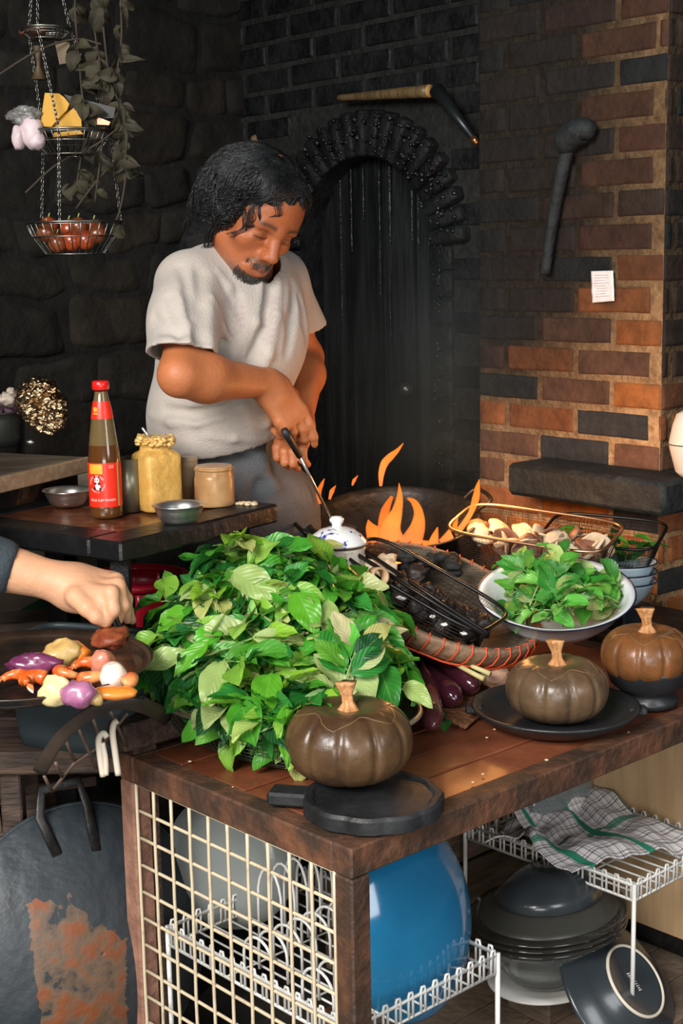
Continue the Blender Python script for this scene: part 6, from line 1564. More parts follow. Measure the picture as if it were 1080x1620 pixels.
# bamboo blowpipe above the arch, and a steel lighter rod
def onb(px, py, off=.06): return onplane(px, py, KB + N_W * off, N_W)
mb = MB(); a, b_ = onb(536, 155), onb(679, 144); ln = 14; mb.tube([a.lerp(b_, i / ln) for i in range(ln + 1)], [.0085 + .0085 * i / ln + (.001 if i % 5 == 0 else 0) for i in range(ln + 1)], 16); bp_o = mb.build('bamboo_blowpipe', mat('smoked bamboo', (.085, .055, .025), .45, col2=(.16, .11, .05), vscale=14, stretch=(5, 5, 1))); tag(bp_o, 'smoked bamboo blowpipe lying across the top of the arch', 'blowpipe')
mb = MB(); mb.tube([b_, b_ + (b_ - a).normalized() * .003], .0165, 16); mb.build('cut_end', mat('pale cut bamboo', (.42, .24, .08), .5), bp_o)
tc_ = thing('torch_rod', 'dark metal blow torch rod with copper tip above the arch', 'rod', tuple(onb(720, 190)))
mb = MB(); a, b_ = onb(690, 142, .07), onb(748, 218, .08); mb.tube([a, a.lerp(b_, .5), b_], [.020, .014, .008], 16); mb.build('rod_body', mat('dark grey metal', (.035, .042, .046), .35, .7), tc_)
mb = MB(); c = b_ + (b_ - a).normalized() * .018; mb.tube([b_, c], [.0085, .007], 14); mb.tube([c, c + (b_ - a).normalized() * .004], .005, 10); mb.build('copper_tip', mat('copper', (.75, .30, .12), .25, .9), tc_)
for i, (px, py, r) in enumerate(((404, 222, .014),)):
    mb = MB(); blob_mb(mb, onb(px, py, .0), (.014, .012, .017), 3, .3); o = mb.build('wall_peg', mat('pale brown peg', (.14, .09, .05), .7)); tag(o, 'pale brown peg stuck in the sooty brick beside the stone wall', 'peg')
# stone shelf slab and pot
sl = thing('stone_ledge', 'thick blackened stone slab ledge projecting from the brick pier', 'ledge', tuple(onw(960, 760)))
pa = onw(866, 738, 0); zt_ = onw(866, 722, 0).z; u_a = (pa - K).dot(D_W)
mb = MB(); th = .075; zc2 = onw(1048, 800, .10).z
mb.box(K + D_W * ((u_a - .12) / 2) + N_W * .078 + Z3 * (zt_ - th / 2 + .0), (u_a + .12, .14, th), (D_W, N_W, Z3), .010)
mb.box(K - D_W * .06 + E_W * .40 + Z3 * (zt_ - th / 2), (.12, .80, th * .99), (D_W, E_W, Z3), .008)
mb.build('slab', mat('blackened stone slab', (.008, .009, .0085), .75, col2=(.028, .030, .026), vscale=18, vlo=.5, vhi=.75, bump=.8, bscale=40), sl, auto=40)
P = onw(1092, 733, .05); P.z = zt_ + .001; wp_ = thing('ceramic_pot', 'pale glazed ceramic pot standing at the end of the stone ledge', 'pot', tuple(P))
hp = aty(1075, 650, P.y).z - P.z
mb = MB(); mb.lathe([(.0001, 0), (.020, 0), (.032, .012), (.045, hp * .42), (.0465, hp * .48)], P, 48); mb.build('pot_body', m_creamc, wp_)
mb = MB(); mb.lathe([(.047, hp * .48), (.047, hp * .52), (.040, hp * .78), (.032, hp * .95), (.012, hp * 1.02), (.0001, hp * 1.04)], P, 48); mb.build('lid', m_creamc, wp_)
mb = MB(); mb.tube([P + Vector((.0475 * math.cos(q / 40 * 6.2832), .0475 * math.sin(q / 40 * 6.2832), hp * .50)) for q in range(40)], .0012, 5, closed=True); mb.build('seam', m_kpr, wp_)
# bits of wire under the ledge
mb = MB(); mb.tube(bez([onw(1000, 790, .02), onw(1003, 806, .03), onw(1020, 812, .03), onw(1042, 806, .02)], 6), .0018, 6); mb.tube(bez([onw(1001, 795, .02), onw(1010, 812, .03), onw(1012, 818, .03)], 6), .0018, 6); o = mb.build('wire_loop', m_iron); tag(o, 'bent black wire loop hanging under the stone ledge', 'wire')
# ================================================================== PEOPLE
def fbm(P, s, o=3):
    v = 0; a = 1
    for i in range(o): v += a * nz(P, s); s *= 2.1; a *= .5
    return v
m_skin = mat('skin', (.9, .9, .9), .52, attr='Col', col2=(1.08, 1.04, 1.0), vscale=14, bump=.12, bscale=120, sss=.06, spec=.45)
m_shirt = mat('worn light grey cotton', (.92, .92, .92), .9, attr='Col', col2=(1.05, 1.04, 1.02), vscale=9, bump=.25, bscale=220, sheen=.2)
m_pants = mat('dark grey cotton', (.085, .092, .098), .9, col2=(.12, .125, .13), vscale=8, bump=.3, bscale=160)
m_hair = mat('black wavy hair', (.005, .0055, .006), .44, col2=(.013, .0145, .016), vscale=30, spec=.4)
m_beard = mat('greying beard', (.012, .011, .010), .6, col2=(.07, .066, .058), vscale=60)
me_floor = Vector((-.30, 2.95, 0))
man = thing('person', 'person with wavy black hair and grey beard in a light grey t-shirt stirring the wok', 'person', tuple(me_floor))
# ---- key points (pixel, depth)
def k_(px, py, d): return aty(px, py, d)
SR, SL = k_(298, 450, 2.80), k_(440, 442, 3.02)
ER, WR = k_(284, 594, 2.62), k_(424, 606, 2.79)
EL, WL = k_(484, 565, 3.13), k_(474, 668, 2.93)
BS = Vector((-.80, -.60, 0)); BF = Vector((.60, -.80, 0)); BAX = (BS, BF, Z3)      # body side (his right), body front
# head frame
HF = Vector((.44, -.68, -.58)).normalized(); HU = Vector((.44, -.25, .80)); HU = (HU - HF * HU.dot(HF)).normalized(); HS = HF.cross(HU).normalized()   # HS: his right
HCn = k_(404, 336, 2.84)
def h(x, y, z): return HCn + HS * x + HF * y + HU * z
HAX = (HS, HF, HU)
lo = (min(ER.x, SR.x) - .12, 2.45, 1.02); hi = (EL.x + .12, 3.30, 1.80)
S = SDF(lo, hi, .0036)
# head
S.ell(h(0, -.012, .040), (.074, .094, .080), HAX, .01)
S.ell(h(0, .030, -.040), (.058, .060, .068), HAX, .03)
S.ell(h(0, .052, .032), (.058, .038, .045), HAX, .03)
S.ell(h(0, .070, -.100), (.024, .021, .019), HAX, .025)
for sx in (-1, 1):
    S.cap(h(sx * .052, .005, -.060), h(sx * .022, .062, -.096), .014, .014, .03)
    S.ell(h(sx * .041, .060, -.024), (.023, .020, .018), HAX, .02)
S.cap(h(-.038, .080, .017), h(0, .0875, .014), .0100, .0095, .014); S.cap(h(.038, .080, .017), h(0, .0875, .014), .0100, .0095, .014)
for sx in (-1, 1): S.ell(h(sx * .031, .094, -.003), (.019, .013, .0125), HAX, .012, 'sub')
for sx in (-1, 1):
    S.ell(h(sx * .031, .0755, -.003), (.0150, .0125, .0125), HAX, .004)
    S.cap(h(sx * .019, .0865, -.0045), h(sx * .043, .0815, -.0065), .0022, .0018, .004)
    S.cap(h(sx * .020, .083, -.0175), h(sx * .043, .079, -.0150), .0035, .003, .008)
S.pathcap([h(0, .088, .010), h(0, .099, -.012), h(0, .112, -.030)], [.0085, .0095, .0125], .012)
for sx in (-1, 1):
    S.ell(h(sx * .0125, .1015, -.0355), (.0085, .011, .0085), HAX, .007); S.ell(h(sx * .007, .1055, -.0445), (.0035, .0045, .004), HAX, .003, 'sub')
S.ell(h(0, .083, -.066), (.028, .018, .022), HAX, .02)
for sx in (-1, 1):
    S.cap(h(0, .1010, -.0620), h(sx * .021, .090, -.0665), .0050, .0025, .006); S.cap(h(0, .1000, -.0755), h(sx * .019, .090, -.0700), .0058, .003, .006)
    S.cap(h(0, .1065, -.0690), h(sx * .023, .092, -.0685), .0016, .0012, .002, 'sub')
    S.cap(h(sx * .018, .103, -.034), h(sx * .031, .082, -.066), .0022, .002, .008, 'sub')
    S.ell(h(sx * .077, -.008, -.010), (.010, .019, .032), HAX, .008); S.ell(h(sx * .086, -.002, -.006), (.006, .010, .018), HAX, .006, 'sub')
# neck and trunk
NB = (SR + SL) / 2 + Vector((0, 0, .035)) + BF * .00
S.cap(h(0, -.035, -.055), NB + BF * .01, .052, .058, .03)
S.cap(h(0, .030, -.085), NB + BF * .045, .030, .040, .04)
S.cap(SR, SL, .040, .040, .05)
S.ell((SR + SL) / 2 - Z3 * .13, (.125, .080, .14), BAX, .06); S.ell(k_(350, 600, 2.94), (.105, .08, .15), BAX, .06)
S.cap(k_(345, 640, 2.95), k_(345, 720, 2.96), .085, .085, .06)
# arms
def arm(a, e, w_, s=1.0):
    S.cap(a, e, .035 * s, .036 * s, .03); m_ = a.lerp(e, .5); S.ell(a.lerp(e, .55), (.036 * s, .036 * s, .05 * s), None, .03)
    fa = e.lerp(w_, .28); S.cap(e, fa, .0335 * s, .0415 * s, .03); S.cap(fa, w_, .0440 * s, .0275 * s, .03)
arm(SR, ER, WR); arm(SL, EL, WL, .95)
def hand(W, D, Nn, fingers, thumb, L=.088, palm=(.040, .046, .0155), r=.0088, k=.006, off=.045):
    """W wrist, D towards the knuckles, Nn back of hand normal; fingers: list of joint offsets from the knuckle in (D, N, side)"""
    D = D.normalized(); Nn = (Nn - D * Nn.dot(D)).normalized(); Sd = D.cross(Nn)
    S.cap(W, W + D * .025, .0265, .025, .02)
    S.rbox(W + D * (off + .004), (palm[0], palm[1], palm[2]), .0145, (Sd, D, Nn), .022)
    for i, f in enumerate(fingers):
        sx = (-.031 + .0205 * i); kn = W + D * (L + (.004, .008, .005, -.005)[i]) + Sd * sx + Nn * .002
        pts = [W + D * .05 + Sd * sx * .75, kn] + [kn + D * a + Nn * b_ + Sd * c for a, b_, c in f]
        rr = [.011, .0108, .0098, .0088, .0076][:len(pts)]; S.pathcap(pts, rr, k * .7)
    pts = [W + D * a + Nn * b_ + Sd * c for a, b_, c in thumb]; S.pathcap(pts, [.0165, .0125, .0105, .0085][:len(pts)], .008)
    return Sd
# his right hand: drops from the wrist, fingers curled round the ladle handle
Dh = (k_(462, 662, 2.80) - WR); Nh = Vector((.35, -.75, .45))
fr = [[(.018, -.012, .002), (.030, -.032, .004), (.016, -.046, .006)], [(.024, -.010, 0), (.040, -.030, .0), (.026, -.046, 0)], [(.030, -.006, 0), (.052, -.020, -.002), (.046, -.038, -.004)], [(.034, -.002, -.004), (.062, -.010, -.008), (.078, -.022, -.010)]]
if Dh.normalized().cross(Nh).x > 0: pass
sd = Dh.normalized().cross((Nh - Dh.normalized() * Nh.dot(Dh.normalized())).normalized())
flip = sd.x < 0
fr_ = fr if not flip else list(reversed(fr))
sgn = 1 if not flip else -1
hand(WR + Dh.normalized() * .004, Dh, Nh, [[(a, b_, c * sgn) for a, b_, c in f] for f in fr_], [(.02, -.010, sgn * .028), (.050, -.024, sgn * .046), (.080, -.036, sgn * .036), (.100, -.040, sgn * .020)], L=.074)
# his left hand, below, holding the end of the handle
Dl = (k_(456, 716, 2.86) - WL); Nl = Vector((-.35, -.80, .10))
sd = Dl.normalized().cross((Nl - Dl.normalized() * Nl.dot(Dl.normalized())).normalized()); sgn = 1 if sd.x < 0 else -1
fl_ = [[(.014, .002, 0), (.018, -.020, 0), (.0, -.034, 0)]] * 4
hand(WL, Dl, Nl, [[(.020, .0, 0), (.034, -.016, 0), (.026, -.036, 0)], [(.022, .0, 0), (.038, -.016, 0), (.030, -.038, 0)], [(.020, .0, 0), (.036, -.016, 0), (.028, -.036, 0)], [(.016, .0, 0), (.030, -.014, 0), (.022, -.032, 0)]], [(.02, -.008, sgn * .026), (.048, -.014, sgn * .040), (.074, -.012, sgn * .034)], L=.064, palm=(.038, .036, .015), off=.038)
Vn, Qn = S.nets()
# skin colouring that belongs to the person: brows, lids, lips, beard shadow
def skincol(V):
    q = V - np.array(HCn); x = q @ np.array(HS); y = q @ np.array(HF); z = q @ np.array(HU); ax = np.abs(x)
    base = np.array([.46, .155, .058]); c = np.tile(base, (len(V), 1)); head = (np.sqrt(x * x + y * y + z * z) < .16)
    rnd_ = np.array([nz(p, 60) for p in V[::1]]) if len(V) < 1 else None
    c[head] *= np.array([.80, .70, .66])
    def blend(m, col, w_): 
        m = (m * w_)[:, None] * head[:, None]; return c * (1 - m) + np.array(col) * m
    brow = np.exp(-((z - (.020 + .004 * np.cos((ax - .032) * 60))) / .0048) ** 2) * sm(ax, .010, .016) * (1 - sm(ax, .046, .054)) * (y > .04); c = blend(brow, (.022, .014, .010), .85)
    lash = np.exp(-((z + .0075) / .0024) ** 2) * sm(ax, .017, .021) * (1 - sm(ax, .043, .047)) * (y > .05); c = blend(lash, (.015, .008, .006), .9)
    eye = np.exp(-((z - .004) / .010) ** 2) * np.exp(-((ax - .031) / .016) ** 2) * (y > .05); c = blend(eye, (.20, .060, .025), .5)
    lip = np.exp(-((z + .069) / .0085) ** 2) * (1 - sm(ax, .018, .024)) * (y > .085); c = blend(lip, (.26, .075, .045), .7)
    ml = np.exp(-((z + .0690) / .0016) ** 2) * (1 - sm(ax, .018, .023)) * (y > .08); c = blend(ml, (.05, .015, .01), .85)
    st_ = np.clip(np.exp(-((z + .053) / .006) ** 2) * (1 - sm(ax, .020, .030)) + (z < -.083) * np.exp(-((z + .108) / .024) ** 2) * (1 - sm(ax, .036, .062)) + sm(ax, .030, .04) * (1 - sm(z, -.085, -.06)) * .55, 0, 1) * (y > .015)
    c = blend(st_, (.060, .045, .032), .72)
    return c
body = nets_obj('body', Vn, Qn, m_skin, man, skincol, 2)
del Vn, Qn
# beard hairs
mb = MB(); rnd = random.Random(88)
def surf_near(P, dirv):
    P = Vector(P); d = Vector(dirv).normalized(); t_ = 0
    for _ in range(60):
        v = S.at(P - d * t_)
        if v < .0006: return P - d * t_
        t_ += max(v, .0006)
        if t_ > .06: return None
    return None
for i in range(520):
    if rnd.random() < .22: x, z = rnd.uniform(-.030, .030), -.053 - abs(rnd.gauss(0, .0028)) - .28 * 0; x_ = x; z -= .10 * abs(x) ; hl = .007
    else: x = rnd.gauss(.006, .026); z = -.088 - abs(rnd.gauss(0, .012)) + abs(x) * .25; hl = .012
    P = surf_near(h(x, .135, z), HF)
    if P is None: continue
    d = (HF * .35 - HU * .8 + HS * (x * 6 + rnd.uniform(-.4, .4))).normalized(); mb.tube([P, P + d * hl * .5, P + d * hl - HU * hl * .2], [.0005, .00045, .0003], 4, cap=False)
mb.build('beard', m_beard, man)
# ---- hair: a full wavy mass with locks
Hs = SDF((HCn.x - .20, HCn.y - .20, HCn.z - .22), (HCn.x + .20, HCn.y + .22, HCn.z + .18), .004)
Hs.ell(h(0, -.020, .040), (.083, .102, .077), HAX, .01)
Hs.ell(h(.050, -.045, -.005), (.048, .060, .080), HAX, .04); Hs.ell(h(-.052, -.040, .000), (.045, .055, .065), HAX, .04)
Hs.cap(h(.070, -.030, -.02), h(.054, -.055, -.155), .034, .018, .03); Hs.cap(h(-.062, -.03, -.02), h(-.052, -.035, -.08), .034, .020, .03)
Hs.cap(h(0, -.085, -.02), h(.01, -.075, -.10), .055, .03, .03)
Hs.cap(h(.042, .046, .076), h(-.026, .050, .074), .031, .026, .02); Hs.cap(h(.060, .030, .055), h(.074, .018, -.010), .015, .009, .02); Hs.cap(h(-.055, .035, .065), h(-.074, .020, .010), .014, .010, .02)
Hs.ell(h(-.008, .125, -.026), (.062, .085, .074), HAX, .012, 'sub')
Hs.cap(h(.010, .108, .034), h(-.030, .108, .042), .020, .020, .012, 'sub')
def hair_disp(G, s):
    m = np.abs(G) < .03; I, J, Kk = np.nonzero(m)
    P = s.lo + s.h * np.stack([I, J, Kk], 1); q = P - np.array(HCn); x = q @ np.array(HS); y = q @ np.array(HF); z = q @ np.array(HU)
    a = np.arctan2(x, z + .03); r = .0020 * np.sin(a * 17 + 8 * y / .1 + 2 * np.sin(z * 60)) + .0012 * np.sin(a * 39 + y * 70 + z * 30) + .002 * np.sin(y * 42 + a * 3)
    G = G.copy(); G[I, J, Kk] += r.astype(np.float32); return G
Vh, Qh = Hs.nets(hair_disp); hair = nets_obj('hair', Vh, Qh, m_hair, man, None, 1)
mb = MB(); rnd = random.Random(5)
def hsurf(P):
    P = Vector(P)
    for _ in range(25):
        v = Hs.at(P)
        if abs(v) < .0008: break
        e = .002; g = Vector((Hs.at(P + X3 * e) - v, Hs.at(P + Y3 * e) - v, Hs.at(P + Z3 * e) - v))
        if g.length < 1e-7: break
        P = P - g.normalized() * v * .8
    return P
for i in range(2900):
    th = rnd.uniform(-2.9, 2.9); el = rnd.uniform(.05, 1.0)
    u0 = Vector((math.sin(th) * .35 * el, math.cos(th) * .35 * el, 1)).normalized() if rnd.random() < .66 else Vector((rnd.uniform(.3, 1.0), rnd.uniform(-.9, .45), rnd.uniform(-.6, .75))).normalized()
    P = h(u0.x * .11, u0.y * .12 - .02, .05 + u0.z * .10); P = hsurf(P)
    L = rnd.uniform(.05, .15); n = 11; pts = []; ph_ = rnd.random() * 6.28; out = Vector((math.sin(th), math.cos(th) * .8 - .25, 0))
    Dv = HS * out.x + HF * out.y
    wv = rnd.uniform(.003, .0075)
    for j in range(n):
        pts.append(P + HS * 0)
        fall = HU * -(.15 + 1.5 * j / n) ; st_ = (Dv * (1.0 - .6 * j / n) + fall * .8).normalized() * (L / n)
        st_ = (st_ + (HS * .5 - HF * .35) * (L / n) * (1 if (P - HCn).dot(HF) > .02 else .25)).normalized() * (L / n); side = st_.cross(HU).normalized() if st_.cross(HU).length > 1e-6 else HS
        Pn = P + st_ + side * wv * math.cos(ph_ + j * .95)
        v = Hs.at(Pn)
        if v < .002 : 
            e = .002; g = Vector((Hs.at(Pn + X3 * e) - v, Hs.at(Pn + Y3 * e) - v, Hs.at(Pn + Z3 * e) - v)); Pn = Pn + g.normalized() * (.003 - v) if g.length > 1e-7 else Pn
        elif v > .007: 
            e = .002; g = Vector((Hs.at(Pn + X3 * e) - v, Hs.at(Pn + Y3 * e) - v, Hs.at(Pn + Z3 * e) - v)); Pn = Pn - g.normalized() * (v - .007) * .8 if g.length > 1e-7 else Pn
        P = Pn
    # keep the face clear 
    pts = [q for q in pts if not ((q - HCn).dot(HF) > .040 and (q - HCn).dot(HU) < .046 - (q - HCn).dot(HS) * .25 and (q - HCn).dot(HS) < .050 and (q - HCn).dot(HS) > -.07)]
    if len(pts) < 4: continue
    m_ = len(pts); mb.tube(pts, [rnd.uniform(.0009, .0020) * (1 - .75 * j / m_) for j in range(m_)], 4, cap=False)
for i in range(900):
    left = i % 6 == 0
    P = hsurf(h(rnd.uniform(-.035, .02), rnd.uniform(.015, .085), .115)); n = 13; pts = []; L = rnd.uniform(.07, .15) * (.6 if left else 1); ph_ = rnd.random() * 6.28; wv = rnd.uniform(.002, .005); a0 = rnd.uniform(.25, .8); f0 = rnd.uniform(-.55, .15)
    for j in range(n):
        pts.append(P); st_ = (HS * (-.9 if left else .9) - HU * (a0 * (.3 + 1.3 * j / n)) + HF * (f0 * (1 - j / n))).normalized() * (L / n)
        Pn = P + st_ + HU * wv * math.cos(ph_ + j * .8) + HF * wv * .6 * math.sin(ph_ + j * .8); v = Hs.at(Pn); e = .002
        if v < .0015 or v > .005:
            g = Vector((Hs.at(Pn + X3 * e) - v, Hs.at(Pn + Y3 * e) - v, Hs.at(Pn + Z3 * e) - v))
            if g.length > 1e-7: Pn = Pn + g.normalized() * ((.003 - v) if v < .0015 else -(v - .004) * .9)
        P = Pn
    pts = [q for q in pts if not ((q - HCn).dot(HF) > .050 and (q - HCn).dot(HU) < .040)]
    if len(pts) > 3: m_ = len(pts); mb.tube(pts, [rnd.uniform(.0009, .0018) * (1 - .75 * j / m_) for j in range(m_)], 4, cap=False)
for (x0, z0, dx, L) in ((.060, .045, .3, .075), (.05, .05, .1, .05), (.066, .02, .5, .06), (.03, .075, -.1, .045), (.07, -.03, .2, .09), (.068, -.06, .1, .07), (.074, -.04, -.2, .10)):
    for q in range(6):
        P = hsurf(h(x0 + rnd.uniform(-.008, .008), .06 if z0 > 0 else -.0, z0)); pts = [P + HU * (-L * j / 9) + HS * (dx * .02 * j / 9 + .006 * math.sin(j * .8 + q * .15)) + HF * (.014 * math.sin(j / 9 * 3.1) * (z0 > 0) + rnd.uniform(0, .001)) for j in range(10)]
        mb.tube(pts, [.0012 * (1 - .7 * j / 10) for j in range(10)], 4, cap=False)
mb.build('hair_locks', m_hair, hair)
# ---- t-shirt
Ts = SDF((SR.x - .20, 2.48, 1.05), (SL.x + .20, 3.32, 1.66), .0045)
Ts.cap(SR + Z3 * .0, SL + Z3 * .0, .060, .058, .02)
Ts.ell(NB + Vector((0, 0, .002)), (.100, .066, .042), BAX, .05)
Ts.ell((SR + SL) / 2 - Z3 * .09 + BF * .012, (.150, .112, .145), BAX, .06)
Ts.ell(k_(356, 560, 2.91), (.138, .116, .15), BAX, .07)
Ts.ell(k_(342, 640, 2.92), (.130, .120, .12), BAX, .06)
Ts.cap(k_(336, 672, 2.93) - BS * .03, k_(336, 672, 2.93) + BS * .03, .104, .104, .05)
SEr = SR.lerp(ER, .74); SEl = SL.lerp(EL, .66)
Ts.cap(SR, SEr + (SEr - SR).normalized() * .04 , .056, .069, .035); Ts.ell(SR.lerp(ER, .4) + Vector((-.006, .0, .0)), (.058, .068, .075), None, .04)
Ts.cap(SL, SEl + (SEl - SL).normalized() * .04, .054, .062, .03); Ts.cap(SL + Vector((.004, 0, -.02)), SEl + Vector((.010, 0, 0)), .046, .050, .03)
def fold(pts, r, mode='add', k=.013, dep=.003):
    k *= .8
    P = []
    for px, py in pts:
        q = Ts.march(px, py, 2.45, 3.3)
        if q is not None: P.append(q + (q - CAM).normalized() * (dep if mode == 'add' else -dep))
    if len(P) > 1: Ts.pathcap(P, [r * (.5 if i in (0, len(P) - 1) else 1) for i in range(len(P))], k, mode)
fold([(352, 440), (372, 470), (380, 500)], .007, 'sub', .02); fold([(430, 440), (422, 500), (402, 560), (370, 600), (355, 615)], .010, 'sub', .03, .002)
fold([(440, 445), (436, 500), (424, 560), (412, 600)], .010); fold([(412, 450), (404, 510), (385, 560)], .008); fold([(465, 450), (462, 510), (455, 560)], .009, 'sub', .02)
fold([(318, 430), (318, 480), (322, 530), (318, 570)], .012, 'sub', .03, .003); fold([(285, 420), (300, 460), (304, 500)], .008, 'sub', .02); fold([(268, 470), (284, 520), (290, 545)], .008, 'sub', .02, .002)
fold([(335, 470), (350, 520), (372, 545)], .008); fold([(330, 560), (352, 575), (385, 572)], .007); fold([(344, 430), (360, 455), (372, 480)], .008)
fold([(238, 655), (270, 668), (310, 668), (350, 660)], .008); fold([(262, 648), (310, 655), (360, 640), (400, 622)], .008, 'sub', .02, .001); fold([(300, 640), (350, 632), (390, 612)], .007)
fold([(245, 560), (262, 552), (290, 550)], .006, 'sub', .02, 0); fold([(242, 500), (258, 520), (280, 530)], .007, 'sub', .02, 0); fold([(475, 470), (482, 510), (486, 535)], .007, 'sub', .02, 0)
fold([(400, 650), (420, 670), (434, 690)], .007); fold([(330, 690), (370, 694), (420, 694)], .006)
# hem, sleeve ends, neckline
Ts.cut(k_(340, 702, 2.93) , Vector((.06, .25, -1)), .006)
fold_ops = list(Ts.ops)
Gout = Ts.G.copy()
inner = Gout + .0075
G = np.maximum(Gout, -inner)                                   # a shell, open below and at the cuffs
def open_at(P, n, r):
    """remove everything beyond the plane at P within radius r"""
    global G
    i0 = [max(0, int((P[q] - r - Ts.lo[q]) / Ts.h)) for q in range(3)]; i1 = [min(Ts.n[q], int((P[q] + r - Ts.lo[q]) / Ts.h) + 2) for q in range(3)]
    x, y, z = Ts._pts(i0, i1); sl = tuple(slice(i0[q], i1[q]) for q in range(3)); n = Vector(n).normalized()
    d = (x - P[0]) * n.x + (y - P[1]) * n.y + (z - P[2]) * n.z; rr = np.sqrt((x - P[0]) ** 2 + (y - P[1]) ** 2 + (z - P[2]) ** 2) - r
    cutv = np.maximum(-d, rr)                                  # negative inside the removed region
    G[sl] = np.maximum(G[sl], -cutv)
nR = (ER - SR).normalized() * .55 + Vector((0, 0, -.85)); nL = (EL - SL).normalized() * .5 + Vector((.12, 0, -.85))
open_at(SEr + Vector((0, 0, -.006)), nR, .135); open_at(SEl + Vector((.0, 0, .002)), nL, .16)
# bottom opening
x, y, z = Ts._pts([0, 0, 0], [Ts.n[0], Ts.n[1], 40]); zc0 = k_(340, 702, 2.93)
d = -((x - zc0.x) * .06 + (y - zc0.y) * .25 - (z - zc0.z)) ; n_ = math.sqrt(.06 ** 2 + .25 ** 2 + 1)
G[:, :, :40] = np.maximum(G[:, :, :40], (-(d / n_) + .010))
# neckline: an ellipse round the neck
nkc = NB + BF * .050 + Z3 * .030; nax = (BS, (BF * .80 + Z3 * -.45).normalized(), None); nz_ = BS.cross(nax[1]); 
i0 = [0, 0, 0]; x, y, z = Ts._pts(i0, Ts.n); A = [np.array(BS), np.array(nax[1]), np.array(nz_)]
q = [(x - nkc.x) * a[0] + (y - nkc.y) * a[1] + (z - nkc.z) * a[2] for a in A]
rad = (np.sqrt((q[0] / .072) ** 2 + (q[1] / .072) ** 2) - 1) * .072
cutn = np.maximum(rad, np.abs(q[2]) - .10)
G = np.maximum(G, -cutn); Ts.G = G.astype(np.float32); del x, y, z, q, rad, cutn, Gout, inner, G
Vt, Qt = Ts.nets()
def shirtcol(V):
    px = []; n = len(V); q = V - np.array(CAM); zc_ = q @ np.array(cf); X = 540 + F_PX * (q @ np.array(cr)) / zc_; Yp = 810 - F_PX * (q @ np.array(cu)) / zc_
    base = np.tile(np.array([.46, .41, .365]), (n, 1)); front = ((V - np.array(NB)) @ np.array(BF)) > .03
    def ell_(cx, cy, rx, ry, rot=0):
        dx, dy = X - cx, Yp - cy; c_, s_ = math.cos(rot), math.sin(rot); return np.clip(1.15 - np.sqrt(((dx * c_ + dy * s_) / rx) ** 2 + ((-dx * s_ + dy * c_) / ry) ** 2), 0, .25) * 4
    P1_ = ell_(362, 502, 27, 32, .3) + ell_(428, 505, 16, 42, .15) * .9; grain = .55 + .45 * np.sin(X * 1.9) * np.sin(Yp * 2.3)
    m = np.clip(P1_ * grain * front, 0, 1)[:, None] * .75; base = base * (1 - m) + np.array([.36, .285, .275]) * m
    dull_tint = np.clip(ell_(370, 640, 60, 30) * .5 + ell_(322, 470, 10, 60) * .3, 0, 1)[:, None] * .35 * front[:, None]; base = base * (1 - dull_tint) + np.array([.34, .30, .20]) * dull_tint  # duller yellow-brown tint on the lower front and along one fold
    return base
shirt = nets_obj('t_shirt', Vt, Qt, m_shirt, man, shirtcol, 3); del Vt, Qt
# ---- trousers
Ps = SDF((-.62, 2.62, .03), (.16, 3.36, 1.17), .007)
HPc = k_(342, 705, 2.955)
Ps.ell(HPc + Vector((0, 0, .0)), (.128, .108, .10), BAX, .03); HPd = HPc + Vector((.055, .045, 0)); Ps.ell(HPd - Z3 * .13, (.135, .115, .12), BAX, .06)
FR_, FL_ = HPd + BS * .068 - Z3 * .15, HPd - BS * .085 - Z3 * .15
KR, KL = FR_ + Vector((.03, .03, -.38)), FL_ + Vector((.03, .02, -.38))
Ps.cap(FR_, KR, .088, .072, .04); Ps.cap(FL_, KL, .090, .072, .04)
AR, AL_ = Vector((KR.x, KR.y + .03, .10)), Vector((KL.x, KL.y + .03, .10)); Ps.cap(KR, AR, .075, .062, .03); Ps.cap(KL, AL_, .075, .062, .03)
for pts, md in (([(262, 690), (300, 720), (330, 760), (345, 800)], 'sub'), ([(300, 700), (350, 722), (400, 724)], 'sub'), ([(430, 715), (425, 750), (400, 790)], 'sub'), ([(380, 705), (410, 730), (430, 770)], 'add'), ([(280, 700), (310, 735), (335, 790)], 'add')):
    P = [Ps.march(px, py, 2.6, 3.3) for px, py in pts]; P = [p for p in P if p is not None]
    if len(P) > 1: Ps.pathcap([p + (p - CAM).normalized() * (.004 if md == 'add' else -.002) for p in P], .011, .025, md)
Vp, Qp = Ps.nets(); nets_obj('trousers', Vp, Qp, m_pants, man, None, 2)
for A_ in (AR, AL_):
    mb = MB(); c = Vector((A_.x, A_.y, 0)) + BF * .03; mb.lathe([(.0001, 0), (.05, 0), (.055, .012), (.052, .05), (.040, .075), (.030, .10), (.0001, .10)], c, 28, (BS, BF, Z3), .85, 2.3); mb.build('shoe', m_wirek, man)
# ladle
ld = thing('ladle', 'long steel ladle with black handle held over the wok', 'ladle', tuple(k_(525, 830, 2.92)))
a_, b_, c_ = k_(455, 690, 2.775), k_(474, 722, 2.81), k_(526, 826, 2.93)
mb = MB(); mb.tube([a_ + (a_ - b_) * .3, a_, b_], [.007, .0075, .0065], 12); mb.build('handle', m_black, ld)
mb = MB(); mb.tube([b_, b_.lerp(c_, .5), c_], [.0034, .0032, .0036], 10); mb.build('rod', m_steel, ld)
mb = MB(); mb.lathe([(.0001, -.016), (.018, -.012), (.030, 0), (.031, .001), (.018, -.009), (.0001, -.013)], c_ + Vector((.02, .03, -.018)), 28, basis((0, -.2, 1))); mb.tube([c_, c_ + Vector((.008, .01, -.012))], .0034, 8); mb.build('bowl', m_steel, ld)

